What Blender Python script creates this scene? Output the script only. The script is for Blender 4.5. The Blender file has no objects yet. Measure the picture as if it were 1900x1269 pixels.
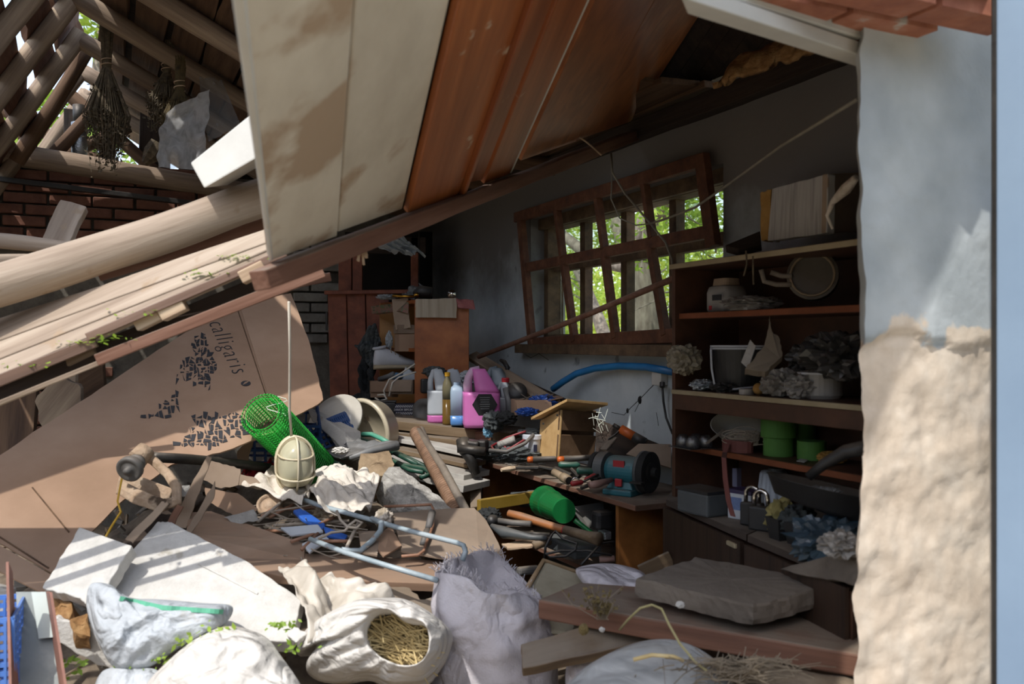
import bpy, bmesh, math, random
from mathutils import Vector as V, Matrix, noise
random.seed(7)
F = 1650.0                       # focal length in pixels of the 1900 px wide frame
CAMZ = 1.45
sc = bpy.context.scene
COL = sc.collection
# ------------------------------------------------------------------ camera, sky, sun, exposure
cam_d = bpy.data.cameras.new('camera'); cam = bpy.data.objects.new('camera', cam_d); COL.objects.link(cam)
cam.location = (0, 0, CAMZ); cam.rotation_euler = (math.pi/2, 0, 0)
cam_d.sensor_width = 36; cam_d.lens = 36*F/1900.0; cam_d.clip_start = .05; cam_d.clip_end = 300
cam_d.dof.use_dof = True; cam_d.dof.focus_distance = 4.2; cam_d.dof.aperture_fstop = 3.6
sc.camera = cam
SUN_TO = V((.42, .80, -1.30)).normalized()
w = bpy.data.worlds.new('sky'); sc.world = w; w.use_nodes = True
_n = w.node_tree.nodes; _l = w.node_tree.links
_sky = _n.new('ShaderNodeTexSky'); _sky.sky_type = 'NISHITA'; _sky.sun_disc = False
_sky.sun_elevation = math.asin(-SUN_TO.z); _sky.sun_rotation = math.atan2(-SUN_TO.x, -SUN_TO.y)
_sky.air_density = 1.0; _sky.dust_density = 1.6; _sky.ozone_density = 1.2
_hs = _n.new('ShaderNodeHueSaturation'); _hs.inputs['Saturation'].default_value = .6; _l.new(_sky.outputs[0], _hs.inputs['Color']); _l.new(_hs.outputs[0], _n['Background'].inputs[0]); _n['Background'].inputs[1].default_value = .42
sun_d = bpy.data.lights.new('sun', 'SUN'); sun = bpy.data.objects.new('sun', sun_d); COL.objects.link(sun)
sun_d.energy = 4.6; sun_d.angle = math.radians(.6); sun_d.color = (1, .96, .90)
sun.rotation_euler = SUN_TO.to_track_quat('-Z', 'Y').to_euler()
sc.view_settings.view_transform = 'Standard'; sc.view_settings.look = 'None'
sc.view_settings.gamma = 1; sc.view_settings.use_curve_mapping = False
sc.view_settings.exposure = -.25
# ------------------------------------------------------------------ frames of the room
DV = V((-750/F, 1, 0)).normalized()          # along the window wall, away from the camera
NV = V((DV.y, -DV.x, 0))                     # out through the window wall
UP = V((0, 0, 1))
CORNER = V((-.6, 6.6, 0))
WALL = NV.dot(CORNER)
def P(px, py, D): return V(((px-950)/F*D, D, CAMZ-(py-634.5)/F*D))
def RP(px, py, p, n):
    r = V(((px-950)/F, 1, -(py-634.5)/F)); o = V((0, 0, CAMZ))
    return o + r*((V(p)-o).dot(V(n))/r.dot(V(n)))
def HP(px, py, z): return RP(px, py, (0, 0, z), (0, 0, 1))
def WPt(px, py, off=0): return RP(px, py, NV*(WALL-off), NV)
def proj(p): return (950+p.x/p.y*F, 634.5-(p.z-CAMZ)/p.y*F)
# ------------------------------------------------------------------ materials
def lin(h):
    if not isinstance(h, str): return tuple(h)+((1,) if len(h) == 3 else ())
    v = [int(h[i:i+2], 16)/255 for i in (0, 2, 4)]
    return tuple((c/12.92 if c <= .04045 else ((c+.055)/1.055)**2.4) for c in v)+(1,)
MATS = {}
def M(name, cols, scale=5, st=(1, 1, 1), rough=.8, bump=.15, bs=45, dust=0, metal=0, detail=6, dcol='7b7063', spot=None, alpha=None, trans=0, contrast=(.3, .7), sss=0, wr=0, wd=.012, ws=.6):
    m = bpy.data.materials.new(name); m.use_nodes = True; MATS[name] = m
    nt = m.node_tree; N = nt.nodes; L = nt.links; b = N['Principled BSDF']
    tc = N.new('ShaderNodeTexCoord'); oi = N.new('ShaderNodeObjectInfo')
    mul = N.new('ShaderNodeVectorMath'); mul.operation = 'SCALE'; mul.inputs[0].default_value = (37, 51, 23); L.new(oi.outputs['Random'], mul.inputs['Scale'])
    add = N.new('ShaderNodeVectorMath'); L.new(tc.outputs['Object'], add.inputs[0]); L.new(mul.outputs[0], add.inputs[1])
    mp = N.new('ShaderNodeMapping'); mp.inputs['Scale'].default_value = [s*scale for s in st]; L.new(add.outputs[0], mp.inputs[0])
    nz = N.new('ShaderNodeTexNoise'); nz.inputs['Scale'].default_value = 1; nz.inputs['Detail'].default_value = detail; nz.inputs['Roughness'].default_value = .62; L.new(mp.outputs[0], nz.inputs[0])
    cr = N.new('ShaderNodeValToRGB'); L.new(nz.outputs[0], cr.inputs[0])
    cols = [cols] if isinstance(cols, str) else list(cols)
    if len(cols) == 1: cols = cols*2
    el = cr.color_ramp.elements
    while len(el) < len(cols): el.new(.5)
    for i, c in enumerate(cols):
        el[i].position = contrast[0]+(contrast[1]-contrast[0])*i/(len(cols)-1); el[i].color = lin(c)
    out = cr.outputs[0]
    if spot:                                   # (colour, scale, threshold): stains with a shape of their own
        n2 = N.new('ShaderNodeTexNoise'); n2.inputs['Scale'].default_value = spot[1]; n2.inputs['Detail'].default_value = 5; L.new(add.outputs[0], n2.inputs[0])
        r2 = N.new('ShaderNodeMapRange'); r2.inputs[1].default_value = spot[2]; r2.inputs[2].default_value = spot[2]+.06; L.new(n2.outputs[0], r2.inputs[0])
        mx = N.new('ShaderNodeMix'); mx.data_type = 'RGBA'; L.new(r2.outputs[0], mx.inputs[0]); L.new(out, mx.inputs[6]); mx.inputs[7].default_value = lin(spot[0]); out = mx.outputs[2]
    if dust:                                   # settled dust on faces that look up
        g = N.new('ShaderNodeNewGeometry'); sx = N.new('ShaderNodeSeparateXYZ'); L.new(g.outputs['Normal'], sx.inputs[0])
        r3 = N.new('ShaderNodeMapRange'); r3.inputs[1].default_value = .25; r3.inputs[2].default_value = .85; L.new(sx.outputs[2], r3.inputs[0])
        n3 = N.new('ShaderNodeTexNoise'); n3.inputs['Scale'].default_value = 9; n3.inputs['Detail'].default_value = 6; L.new(add.outputs[0], n3.inputs[0])
        r4 = N.new('ShaderNodeMapRange'); r4.inputs[1].default_value = .25; r4.inputs[2].default_value = .6; L.new(n3.outputs[0], r4.inputs[0])
        mm = N.new('ShaderNodeMath'); mm.operation = 'MULTIPLY'; L.new(r3.outputs[0], mm.inputs[0]); L.new(r4.outputs[0], mm.inputs[1])
        m2 = N.new('ShaderNodeMath'); m2.operation = 'MULTIPLY'; L.new(mm.outputs[0], m2.inputs[0]); m2.inputs[1].default_value = dust
        mx = N.new('ShaderNodeMix'); mx.data_type = 'RGBA'; L.new(m2.outputs[0], mx.inputs[0]); L.new(out, mx.inputs[6]); mx.inputs[7].default_value = lin(dcol); out = mx.outputs[2]
    L.new(out, b.inputs['Base Color'])
    b.inputs['Roughness'].default_value = rough; b.inputs['Metallic'].default_value = metal
    if trans: b.inputs['Transmission Weight'].default_value = trans; b.inputs['IOR'].default_value = 1.3
    if alpha is not None: b.inputs['Alpha'].default_value = alpha
    if sss: b.inputs['Subsurface Weight'].default_value = sss; b.inputs['Subsurface Radius'].default_value = (.02, .02, .02)
    if bump:
        nb = N.new('ShaderNodeTexNoise'); nb.inputs['Scale'].default_value = 1; nb.inputs['Detail'].default_value = 5
        m3 = N.new('ShaderNodeMapping'); m3.inputs['Scale'].default_value = [s*bs for s in st]; L.new(add.outputs[0], m3.inputs[0]); L.new(m3.outputs[0], nb.inputs[0])
        bp = N.new('ShaderNodeBump'); bp.inputs['Strength'].default_value = min(1, bump*2); bp.inputs['Distance'].default_value = .006; L.new(nb.outputs[0], bp.inputs['Height']); L.new(bp.outputs[0], b.inputs['Normal'])
    if wr:                                     # creases of cloth and film
        n5 = N.new('ShaderNodeTexNoise'); n5.inputs['Scale'].default_value = wr; n5.inputs['Detail'].default_value = 3; n5.inputs['Distortion'].default_value = .8; L.new(add.outputs[0], n5.inputs[0])
        s5 = N.new('ShaderNodeMath'); s5.operation = 'SUBTRACT'; L.new(n5.outputs[0], s5.inputs[0]); s5.inputs[1].default_value = .5
        a5 = N.new('ShaderNodeMath'); a5.operation = 'ABSOLUTE'; L.new(s5.outputs[0], a5.inputs[0])
        b5 = N.new('ShaderNodeBump'); b5.inputs['Strength'].default_value = ws; b5.inputs['Distance'].default_value = wd*6; L.new(a5.outputs[0], b5.inputs['Height'])
        if bump: L.new(bp.outputs[0], b5.inputs['Normal'])
        L.new(b5.outputs[0], b.inputs['Normal'])
    return m
GR = (.07, 1, 1)                                # grain along local X
GZ = (1, 1, .07)
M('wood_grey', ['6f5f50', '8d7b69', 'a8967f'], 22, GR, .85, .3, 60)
M('wood_pale', ['8c7259', 'b29a80', 'c9b69c'], 20, GR, .85, .25, 60)
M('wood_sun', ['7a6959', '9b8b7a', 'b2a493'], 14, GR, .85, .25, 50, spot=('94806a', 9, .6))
M('wood_brown', ['3d2a1c', '5a4330', '6d543d'], 20, GR, .85, .3, 60)
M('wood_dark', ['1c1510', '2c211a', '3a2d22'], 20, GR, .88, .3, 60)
M('wood_dusty', ['4c3c2e', '67553f', '7c6a54'], 16, GR, .9, .3, 50, dust=.9)
M('wood_red', ['55382a', '6e4c3b', '81604f'], 18, GR, .8, .25, 50, dust=.85)
M('paint_brown', ['77401f', '95552c', 'a96638'], 14, GR, .5, .12, 30, spot=('b49c84', 13, .66))
M('paint_brown2', ['6c3819', '874a25', '9c5b31'], 14, GR, .5, .14, 30, spot=('9b8468', 15, .69))
M('paint_grain', ['74401f', 'a06236', '87502b', 'ad6e40'], 9, (.5, 1, 1), .5, .12, 40, detail=2, contrast=(.2, .8))
M('paint_white', ['b5aa98', 'cbc1af', 'd6cebd'], 3.2, (.5, 1, 1), .6, .12, 18, spot=('a8927a', 3.4, .55))
M('paint_white_clean', ['b2b0a9', 'c6c4bd'], 4, (1, 1, 1), .6, .1, 20, spot=('b79a80', 7, .68))
M('rail_steel', ['4a3a31', '6a5244', '7d6455'], 12, GR, .55, .2, 40, dust=.3)
M('steel_dark', ['2c2b2a', '403d3a'], 9, (1, 1, 1), .5, .15, 40, metal=.5, dust=.5)
M('plaster_blue', ['9aa2a6', 'b4bcbf', 'c2c8ca'], 1.6, (1, 1, 1), .9, .3, 14, spot=('858a8c', 9, .66))
M('plaster_grey', ['77797a', '8e9191'], 2.2, (1, 1, 1), .9, .3, 14)
M('brick', ['54352a', '6b4637', '7d5645'], 9, (1, 1, 1), .92, .45, 40, dust=.3)
M('brick_pale', ['77726b', '8f8b84', 'a5a29b'], 7, (1, 1, 1), .92, .45, 40, dust=.3)
M('mortar', ['5c574f', '7a746a'], 14, (1, 1, 1), .95, .4, 50)
M('earth', ['5b5043', '7a6d5c', '8f8270'], 6, (1, 1, 1), .95, .5, 30)
M('ground', ['b3a88e', 'c4b99f', '9a9a72'], 1.2, (1, 1, 1), .95, .3, 8)
M('straw_clay', ['6e4d2c', '8b6840', 'a38258'], 30, (1, 1, 1), .95, .7, 60)
M('black', ['101010', '1a1a1a'], 6, (1, 1, 1), .5, .1)
# ------------------------------------------------------------------ objects
WM = {}
def link(name, data, mat4, parent=None):
    o = bpy.data.objects.new(name, data); COL.objects.link(o)
    if parent is not None:
        o.parent = parent; o.matrix_parent_inverse = WM[parent].inverted()
    o.matrix_basis = mat4; WM[o] = mat4.copy()
    return o
def tag(o, label=None, cat=None, group=None, kind=None):
    if label: o['label'] = label
    if cat: o['category'] = cat
    if group: o['group'] = group
    if kind: o['kind'] = kind
    return o
def thing(name, label, cat, loc=(0, 0, 0), group=None, kind=None):
    e = link(name, None, Matrix.Translation(V(loc))); e.empty_display_size = .05
    return tag(e, label, cat, group, kind)
def frame(x, z=UP, o=(0, 0, 0)):
    x = V(x).normalized(); z = V(z); z = (z-x*z.dot(x))
    z = (z if z.length > 1e-5 else x.orthogonal()).normalized(); y = z.cross(x)
    m = Matrix((x, y, z)).transposed().to_4x4(); m.translation = V(o); return m
class B:
    def __init__(s): s.v = []; s.f = []; s.mi = []; s.cur = 0
    def add(s, vs, fs):
        k = len(s.v); s.v += [V(p) for p in vs]
        s.f += [tuple(i+k for i in f) for f in fs]; s.mi += [s.cur]*len(fs); return s
    def box(s, c, sz, m=None):
        x, y, z = [a/2 for a in sz]; c = V(c)
        vs = [V((i*x, j*y, k*z)) for k in (-1, 1) for j in (-1, 1) for i in (-1, 1)]
        vs = [c+((m @ p) if m else p) for p in vs]
        return s.add(vs, [(0, 2, 3, 1), (4, 5, 7, 6), (0, 1, 5, 4), (2, 6, 7, 3), (0, 4, 6, 2), (1, 3, 7, 5)])
    def bar(s, p0, p1, w, h, up=UP):
        p0, p1 = V(p0), V(p1); m = frame(p1-p0, up).to_3x3()
        return s.box((p0+p1)/2, ((p1-p0).length, w, h), m)
    def prism(s, pts, t):
        pts = [V(p) for p in pts]; t = V(t); n = len(pts)
        return s.add(pts+[p+t for p in pts], [tuple(range(n)), tuple(range(2*n-1, n-1, -1))]+[(i, n+i, n+(i+1) % n, (i+1) % n) for i in range(n)])
    def loft(s, rings, cap0=True, cap1=True, closed=True):
        n = len(rings[0]); vs = [p for r in rings for p in r]; fs = []
        for i in range(len(rings)-1):
            for j in range(n if closed else n-1):
                a = i*n+j; b = i*n+(j+1) % n; fs.append((a, b, b+n, a+n))
        if cap0: fs.append(tuple(range(n-1, -1, -1)))
        if cap1: fs.append(tuple((len(rings)-1)*n+j for j in range(n)))
        return s.add(vs, fs)
    def tube(s, path, r, n=8, cap=True, closed=False):
        path = [V(p) for p in path]; k = len(path); rings = []; prev = None
        for i, p in enumerate(path):
            t = (path[(i+1) % k]-path[i-1]) if closed else (path[min(i+1, k-1)]-path[max(i-1, 0)])
            t = t.normalized() if t.length > 1e-9 else V((0, 0, 1))
            a = (prev-t*prev.dot(t)) if prev is not None else t.orthogonal()
            a = (a if a.length > 1e-6 else t.orthogonal()).normalized(); prev = a; b = t.cross(a)
            rr = r[i] if isinstance(r, (list, tuple)) else r
            rings.append([p+(a*math.cos(2*math.pi*j/n)+b*math.sin(2*math.pi*j/n))*rr for j in range(n)])
        if closed: rings.append(rings[0]); cap = False
        return s.loft(rings, cap, cap)
    def lathe(s, prof, o=(0, 0, 0), m=None, n=24, sx=1, sy=1):
        o = V(o); rings = []
        for r, z in prof:
            r = max(r, 1e-4)
            ring = [V((r*sx*math.cos(2*math.pi*j/n), r*sy*math.sin(2*math.pi*j/n), z)) for j in range(n)]
            rings.append([o+((m @ p) if m else p) for p in ring])
        return s.loft(rings)
    def grid(s, fn, nu, nv):
        vs = [fn(i/nu, j/nv) for j in range(nv+1) for i in range(nu+1)]; k = nu+1
        return s.add(vs, [(j*k+i, j*k+i+1, (j+1)*k+i+1, (j+1)*k+i) for j in range(nv) for i in range(nu)])
    def ell(s, c, r, m=None, nu=12, nv=8):
        prof = [(math.sin(math.pi*i/nv), -math.cos(math.pi*i/nv)) for i in range(nv+1)]
        r = (r, r, r) if not isinstance(r, (list, tuple, V)) else r
        mm = Matrix.Diagonal(V(r)); mm = (m @ mm) if m else mm
        return s.lathe(prof, c, mm, nu)
    def build(s, name, mat, parent=None, smooth=False, bevel=0, solid=0, sub=0, local=None, wm=None, weld=False):
        me = bpy.data.meshes.new(name)
        if wm is None:
            if local is not None: wm = local
            else:
                lo = V([min(p[i] for p in s.v) for i in range(3)]); hi = V([max(p[i] for p in s.v) for i in range(3)])
                wm = Matrix.Translation(V(((lo.x+hi.x)/2, (lo.y+hi.y)/2, lo.z)))
            inv = wm.inverted(); vs = [inv @ p for p in s.v]
        else: vs = s.v
        me.from_pydata([tuple(p) for p in vs], [], s.f)
        mats = mat if isinstance(mat, (list, tuple)) else [mat]
        for q in mats: me.materials.append(MATS[q])
        if len(mats) > 1: me.polygons.foreach_set('material_index', s.mi)
        me.validate()
        bm = bmesh.new(); bm.from_mesh(me)
        if weld: bmesh.ops.remove_doubles(bm, verts=bm.verts, dist=1e-5)
        bmesh.ops.recalc_face_normals(bm, faces=bm.faces); bm.to_mesh(me); bm.free()
        if smooth: me.polygons.foreach_set('use_smooth', [True]*len(me.polygons))
        o = link(name, me, wm, parent)
        if solid:
            q = o.modifiers.new('solid', 'SOLIDIFY'); q.thickness = solid; q.offset = 0
        if bevel:
            q = o.modifiers.new('bevel', 'BEVEL'); q.width = bevel; q.segments = 2; q.limit_method = 'ANGLE'; q.angle_limit = .6
        if sub:
            q = o.modifiers.new('sub', 'SUBSURF'); q.levels = q.render_levels = sub
        return o
def fz(p, s, seed=0): return noise.noise(V(p)*s+V((seed*7.31, seed*3.17, seed*1.93)))
def bar(name, p0, p1, w, h, mat, up=UP, parent=None, bevel=.003, wob=0, seg=1, jag=0, taper=1):
    """a board or beam with its own frame: local X runs along it"""
    p0, p1 = V(p0), V(p1); L = (p1-p0).length; m = frame(p1-p0, up, p0); b = B(); rings = []; sd = random.random()*50
    seg = max(seg, 10 if wob else seg)
    for i in range(seg+1):
        t = i/seg; k = 1+(taper-1)*t; ring = []
        for (y, z) in ((-1, -1), (1, -1), (1, 1), (-1, 1)):
            q = V((t*L, y*w/2*k, z*h/2*k))
            if wob: q += V((0, fz((t*L*3, y, z), 1, sd)*wob, fz((t*L*3, y*2, z), 1.3, sd+9)*wob))
            if jag and i in (0, seg): q.x += random.uniform(-1, 1)*jag
            ring.append(q)
        rings.append(ring)
    b.loft(rings)
    return b.build(name, mat, parent, bevel=bevel, wm=m)
def log(name, p0, p1, r0, r1, mat, parent=None, wob=.006, n=14, seg=16):
    p0, p1 = V(p0), V(p1); L = (p1-p0).length; m = frame(p1-p0, UP, p0); b = B(); rings = []; sd = random.random()*50
    for i in range(seg+1):
        t = i/seg; r = r0+(r1-r0)*t; off = V((0, fz((t*L*1.5, 0, 0), 1, sd), fz((t*L*1.5, 5, 0), 1, sd)))*wob*2
        rings.append([V((t*L, 0, 0))+off+V((0, math.cos(a), math.sin(a)))*(r+wob*fz((t*L*5, math.cos(a)*1.5, math.sin(a)*1.5), 1, sd)) for a in [2*math.pi*j/n for j in range(n)]])
    b.loft(rings)
    return b.build(name, mat, parent, smooth=True, wm=m)
def slab(name, pts, thick, mat, parent=None, bevel=.003, jag=0, sub=6, away=None, xdir=None):
    """a flat polygon given its corners in order, extruded away from the camera (or along away)"""
    pts = [V(p) for p in pts]; n = sum(((pts[i]-pts[0]).cross(pts[(i+1) % len(pts)]-pts[0]) for i in range(1, len(pts))), V()).normalized()
    c = sum(pts, V())/len(pts)
    a = V(away) if away is not None else c-V((0, 0, CAMZ))
    if n.dot(a) < 0: n = -n
    if jag:
        q = []
        for i, p in enumerate(pts):
            e = pts[(i+1) % len(pts)]-p
            for k in range(sub):
                s_ = n.cross(e).normalized(); q.append(p+e*(k/sub)+s_*(0 if k == 0 else random.uniform(-1, 1)*jag))
        pts = q
    m = frame(xdir if xdir is not None else pts[1]-pts[0] if not jag else pts[sub]-pts[0], n, c)
    return B().prism(pts, n*thick).build(name, mat, parent, bevel=bevel, local=m)
def sheet(name, cs, nu, nv, mat, amp=.01, fr=4, thick=.004, parent=None, smooth=True, bow=0, seed=None, curl=None):
    """a warped sheet through four corners (in order)"""
    a, b_, c, d = [V(p) for p in cs]; n = (b_-a).cross(d-a).normalized(); sd = random.random()*90 if seed is None else seed
    if n.dot(a-V((0, 0, CAMZ))) > 0: n = -n
    def fn(u, v):
        p = a*(1-u)*(1-v)+b_*u*(1-v)+c*u*v+d*(1-u)*v
        h = amp*(fz((u*fr, v*fr, 0), 1, sd)+.5*fz((u*fr*2.3, v*fr*2.3, 4), 1, sd))+bow*math.sin(math.pi*u)*math.sin(math.pi*v)
        if curl: h += curl(u, v)
        return p+n*h
    m = frame(b_-a, n, (a+b_+c+d)/4)
    return B().grid(fn, nu, nv).build(name, mat, parent, smooth=smooth, solid=thick, local=m)
def crumple(name, c, r, mat, parent=None, amp=.4, fr=2.6, seed=None, n=4, flat=None, smooth=None):
    bm = bmesh.new(); bmesh.ops.create_icosphere(bm, subdivisions=n, radius=1); sd = random.random()*90 if seed is None else seed
    b = B(); r = V(r)
    vs = []
    for v in bm.verts:
        p = v.co.normalized(); h = .85+amp*(1-3*abs(fz(p, fr, sd)))*.55+amp*.5*fz(p, fr*1.1, sd+3)+amp*.35*(1-3*abs(fz(p, fr*2.6, sd+6)))
        q = V((p.x*r.x, p.y*r.y, p.z*r.z))*h
        if flat is not None: q.z = max(q.z, -r.z*flat)
        vs.append(V(c)+q)
    fs = [tuple(v.index for v in f.verts) for f in bm.faces]; bm.free()
    return b.add(vs, fs).build(name, mat, parent, smooth=(('cloth' in mat) if smooth is None else smooth))
def text(name, s, size, mat, wm, parent=None, ext=.0004, off=0, space=1):
    cu = bpy.data.curves.new(name, 'FONT'); cu.body = s; cu.size = size; cu.extrude = ext; cu.align_x = 'CENTER'; cu.align_y = 'CENTER'; cu.resolution_u = 3; cu.offset = off; cu.space_character = space
    t = bpy.data.objects.new(name, cu); COL.objects.link(t); bpy.context.view_layer.update()
    me = bpy.data.meshes.new_from_object(t.evaluated_get(bpy.context.evaluated_depsgraph_get())); bpy.data.objects.remove(t)
    me.materials.clear(); me.materials.append(MATS[mat])
    return link(name, me, wm, parent)
def ring_pts(c, a, b, n=16, sq=1.0):
    out = []
    for j in range(n):
        t = 2*math.pi*j/n; x, y = math.cos(t), math.sin(t)
        out.append(V(c)+V(a)*(abs(x)**sq*(1 if x > 0 else -1))+V(b)*(abs(y)**sq*(1 if y > 0 else -1)))
    return out
# ================================================================== THE SETTING
fl = B().box((-1.5, 4.0, -.05), (9, 9.5, .1)).build('floor', 'earth'); tag(fl, kind='structure')
gd = B().box((0, 10, -.16), (80, 80, .1)).build('ground', 'ground'); tag(gd, kind='structure')
# --- window wall with its opening
def W(s, z, off=0): return CORNER - DV*s - NV*off + UP*z          # s metres from the far corner towards the camera
def s_of(px, off=0):
    p = WPt(px, 634, off); return (CORNER-p).dot(DV)
WT = 2.36
sL, sR = s_of(985), s_of(1342); zB, zT = WPt(985, 640).z, WPt(1342, 303).z
wr = B(); TH = .22
def wbox(s0, s1, z0, z1, b=wr, t=TH, off=0):
    b.prism([W(s0, z0, off), W(s1, z0, off), W(s1, z1, off), W(s0, z1, off)], NV*t)
wbox(-.3, sL, 0, WT); wbox(sR, 5.2, 0, WT); wbox(sL, sR, 0, zB); wbox(sL, sR, zT, WT)
def wall_mat():                                  # pale whitewash below, darker grey above a ragged line
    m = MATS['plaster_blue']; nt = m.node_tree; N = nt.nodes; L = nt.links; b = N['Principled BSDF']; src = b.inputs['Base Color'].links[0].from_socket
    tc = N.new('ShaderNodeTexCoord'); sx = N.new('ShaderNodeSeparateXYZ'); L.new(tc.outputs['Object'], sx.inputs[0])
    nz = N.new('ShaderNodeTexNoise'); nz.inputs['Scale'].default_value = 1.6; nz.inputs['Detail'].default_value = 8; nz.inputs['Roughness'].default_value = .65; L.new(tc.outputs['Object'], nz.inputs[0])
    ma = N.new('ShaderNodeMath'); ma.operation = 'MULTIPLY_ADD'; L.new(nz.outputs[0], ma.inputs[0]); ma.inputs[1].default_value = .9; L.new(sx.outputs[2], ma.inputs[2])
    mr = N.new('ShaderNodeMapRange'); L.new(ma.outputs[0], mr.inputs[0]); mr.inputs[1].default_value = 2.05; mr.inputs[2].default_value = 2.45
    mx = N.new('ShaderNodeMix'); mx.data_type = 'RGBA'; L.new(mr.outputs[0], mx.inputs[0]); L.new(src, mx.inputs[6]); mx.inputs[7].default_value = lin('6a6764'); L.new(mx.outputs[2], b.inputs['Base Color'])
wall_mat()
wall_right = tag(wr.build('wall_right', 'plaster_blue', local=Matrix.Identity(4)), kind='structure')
# cracks in the plaster, as thin fissure strips
cb = B()
for path in ([(1135, 765), (1158, 770), (1170, 757), (1190, 738), (1205, 722), (1215, 712)], [(1190, 735), (1186, 748), (1178, 764)], [(975, 658), (985, 664), (1000, 656), (1018, 668)], [(1218, 765), (1222, 790)]):
    cb.tube([WPt(x, y, .0) for x, y in path], .0018, 4)
cb.build('crack', 'black', wall_right)
cwb = B()
for px, py, r in ((1188, 742, .012), (1165, 762, .008)):
    cwb.ell(WPt(px, py, 0), (r, r, r*1.6), None, 6, 4)
cwb.build('plaster_hole', 'black', wall_right)
# wooden wall plate on top of the window wall
wp = bar('trim_1', W(-.2, WT+.03, -.02), W(5.1, WT+.03, -.02), .16, .08, 'wood_dark', wob=.008, seg=24); tag(wp, kind='structure')
# --- back wall: mortar core and bricks where the photo shows them
def K(t, z, off=0): return CORNER - NV*t - DV*off + UP*z           # t metres left of the corner
wall_back = tag(B().prism([K(-.3, 0, -.02), K(5, 0, -.02), K(5, 2.56, -.02), K(-.3, 2.56, -.02)], DV*.3).build('wall_back', 'mortar'), kind='structure')
def brick_mesh(nm, mat, L=.235, H=.06, T=.05):
    b = B().box((0, 0, 0), (L, T, H)); o = b.build(nm, mat, bevel=.004, wm=Matrix.Identity(4)); me = o.data; bpy.data.objects.remove(o); return me
bm1, bm2 = brick_mesh('brick', 'brick'), brick_mesh('brick_grey', 'brick_pale')
nb = 0
for row in range(8, 36):
    z = .035+row*.072
    for i in range(22):
        t = -.1+i*.25+(.125 if row % 2 else 0); c = K(t, z, .015); x, y = proj(c)
        red = (x < 420 and 318 < y < 470); low = (x < 200 and 650 < y < 860); grey = (535 < x < 625 and 430 < y < 640)
        if not (red or low or grey): continue
        mm = frame(NV, UP, c+V((0, random.uniform(-.008, .008), 0)))
        o = link('brick', bm2 if grey else bm1, mm @ Matrix.Rotation(random.uniform(-.02, .02), 4, 'Z'), wall_back)
        mo = o.modifiers.new('bevel', 'BEVEL'); mo.width = .005; mo.segments = 1; nb += 1
# tie log lying on the back wall, and steel angle below it
lg = log('wall_log', P(-60, 272, 5.36), P(520, 368, 6.1), .072, .062, 'wood_grey'); tag(lg, 'weathered grey tie log lying across the top of the brick wall', 'log')
tag(bar('steel_angle', P(-60, 325, 5.30), P(520, 398, 6.0), .05, .03, 'steel_dark'), 'thin dark steel angle running just below the weathered tie log', 'steel angle')
# --- remaining ceiling over the right side of the room
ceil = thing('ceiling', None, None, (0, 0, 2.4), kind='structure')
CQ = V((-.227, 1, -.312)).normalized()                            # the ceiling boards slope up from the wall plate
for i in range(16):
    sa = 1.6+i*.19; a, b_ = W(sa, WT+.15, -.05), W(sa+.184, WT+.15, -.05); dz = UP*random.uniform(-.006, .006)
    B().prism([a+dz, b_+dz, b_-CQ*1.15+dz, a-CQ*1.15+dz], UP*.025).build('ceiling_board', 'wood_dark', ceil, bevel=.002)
# straw clay hanging from the broken ceiling
b = B()
def scf(u, v):
    p = P(1325, 160, 2.95)*(1-u)+P(1560, 80, 2.75)*u
    q = P(1365, 118, 3.0)*(1-u)+P(1560, 20, 2.8)*u
    r = p*(1-v)+q*v
    return r+V((0, -.03, 0))*math.sin(v*3.14)+V((fz(r, 30), fz(r, 30, 2), fz(r, 25, 3)))*.016
b.grid(scf, 40, 10)
tag(b.build('straw_clay', 'straw_clay', smooth=True, solid=.02), 'ragged brown straw clay hanging from the dark broken ceiling', 'clay')
# --- front wall: the pillar at the right with peeling paint and bare clay
def clay_mat():
    m = M('clay_paint', ['bfae9a', 'd0c0ac', 'dbcebc'], 9, (1, 1, 1), .95, .3, 26)
    nt = m.node_tree; N = nt.nodes; L = nt.links; b = N['Principled BSDF']; src = b.inputs['Base Color'].links[0].from_socket
    tc = N.new('ShaderNodeTexCoord'); sx = N.new('ShaderNodeSeparateXYZ'); L.new(tc.outputs['Object'], sx.inputs[0])
    nz = N.new('ShaderNodeTexNoise'); nz.inputs['Scale'].default_value = 7; nz.inputs['Detail'].default_value = 6; L.new(tc.outputs['Object'], nz.inputs[0])
    ma = N.new('ShaderNodeMath'); ma.operation = 'MULTIPLY_ADD'; L.new(nz.outputs[0], ma.inputs[0]); ma.inputs[1].default_value = -.28; L.new(sx.outputs[2], ma.inputs[2])
    mr = N.new('ShaderNodeMapRange'); L.new(ma.outputs[0], mr.inputs[0]); mr.inputs[1].default_value = 1.322; mr.inputs[2].default_value = 1.334
    n2 = N.new('ShaderNodeTexNoise'); n2.inputs['Scale'].default_value = 4; n2.inputs['Detail'].default_value = 8; L.new(tc.outputs['Object'], n2.inputs[0])
    cr = N.new('ShaderNodeValToRGB'); L.new(n2.outputs[0], cr.inputs[0]); cr.color_ramp.elements[0].position = .35; cr.color_ramp.elements[1].position = .65
    cr.color_ramp.elements[0].color = lin('9aa1a3'); cr.color_ramp.elements[1].color = lin('b9bfc0')
    mx = N.new('ShaderNodeMix'); mx.data_type = 'RGBA'; L.new(mr.outputs[0], mx.inputs[0]); L.new(src, mx.inputs[6]); L.new(cr.outputs[0], mx.inputs[7]); L.new(mx.outputs[2], b.inputs['Base Color'])
clay_mat()
PIL = P(1595, 634, 1.9); PIL.z = 0
def edge(z): return .012*fz((0, 0, z*6), 1, 4)+.008*fz((0, 0, z*22), 1, 5)+.012*math.sin(z*5+1)
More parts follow.
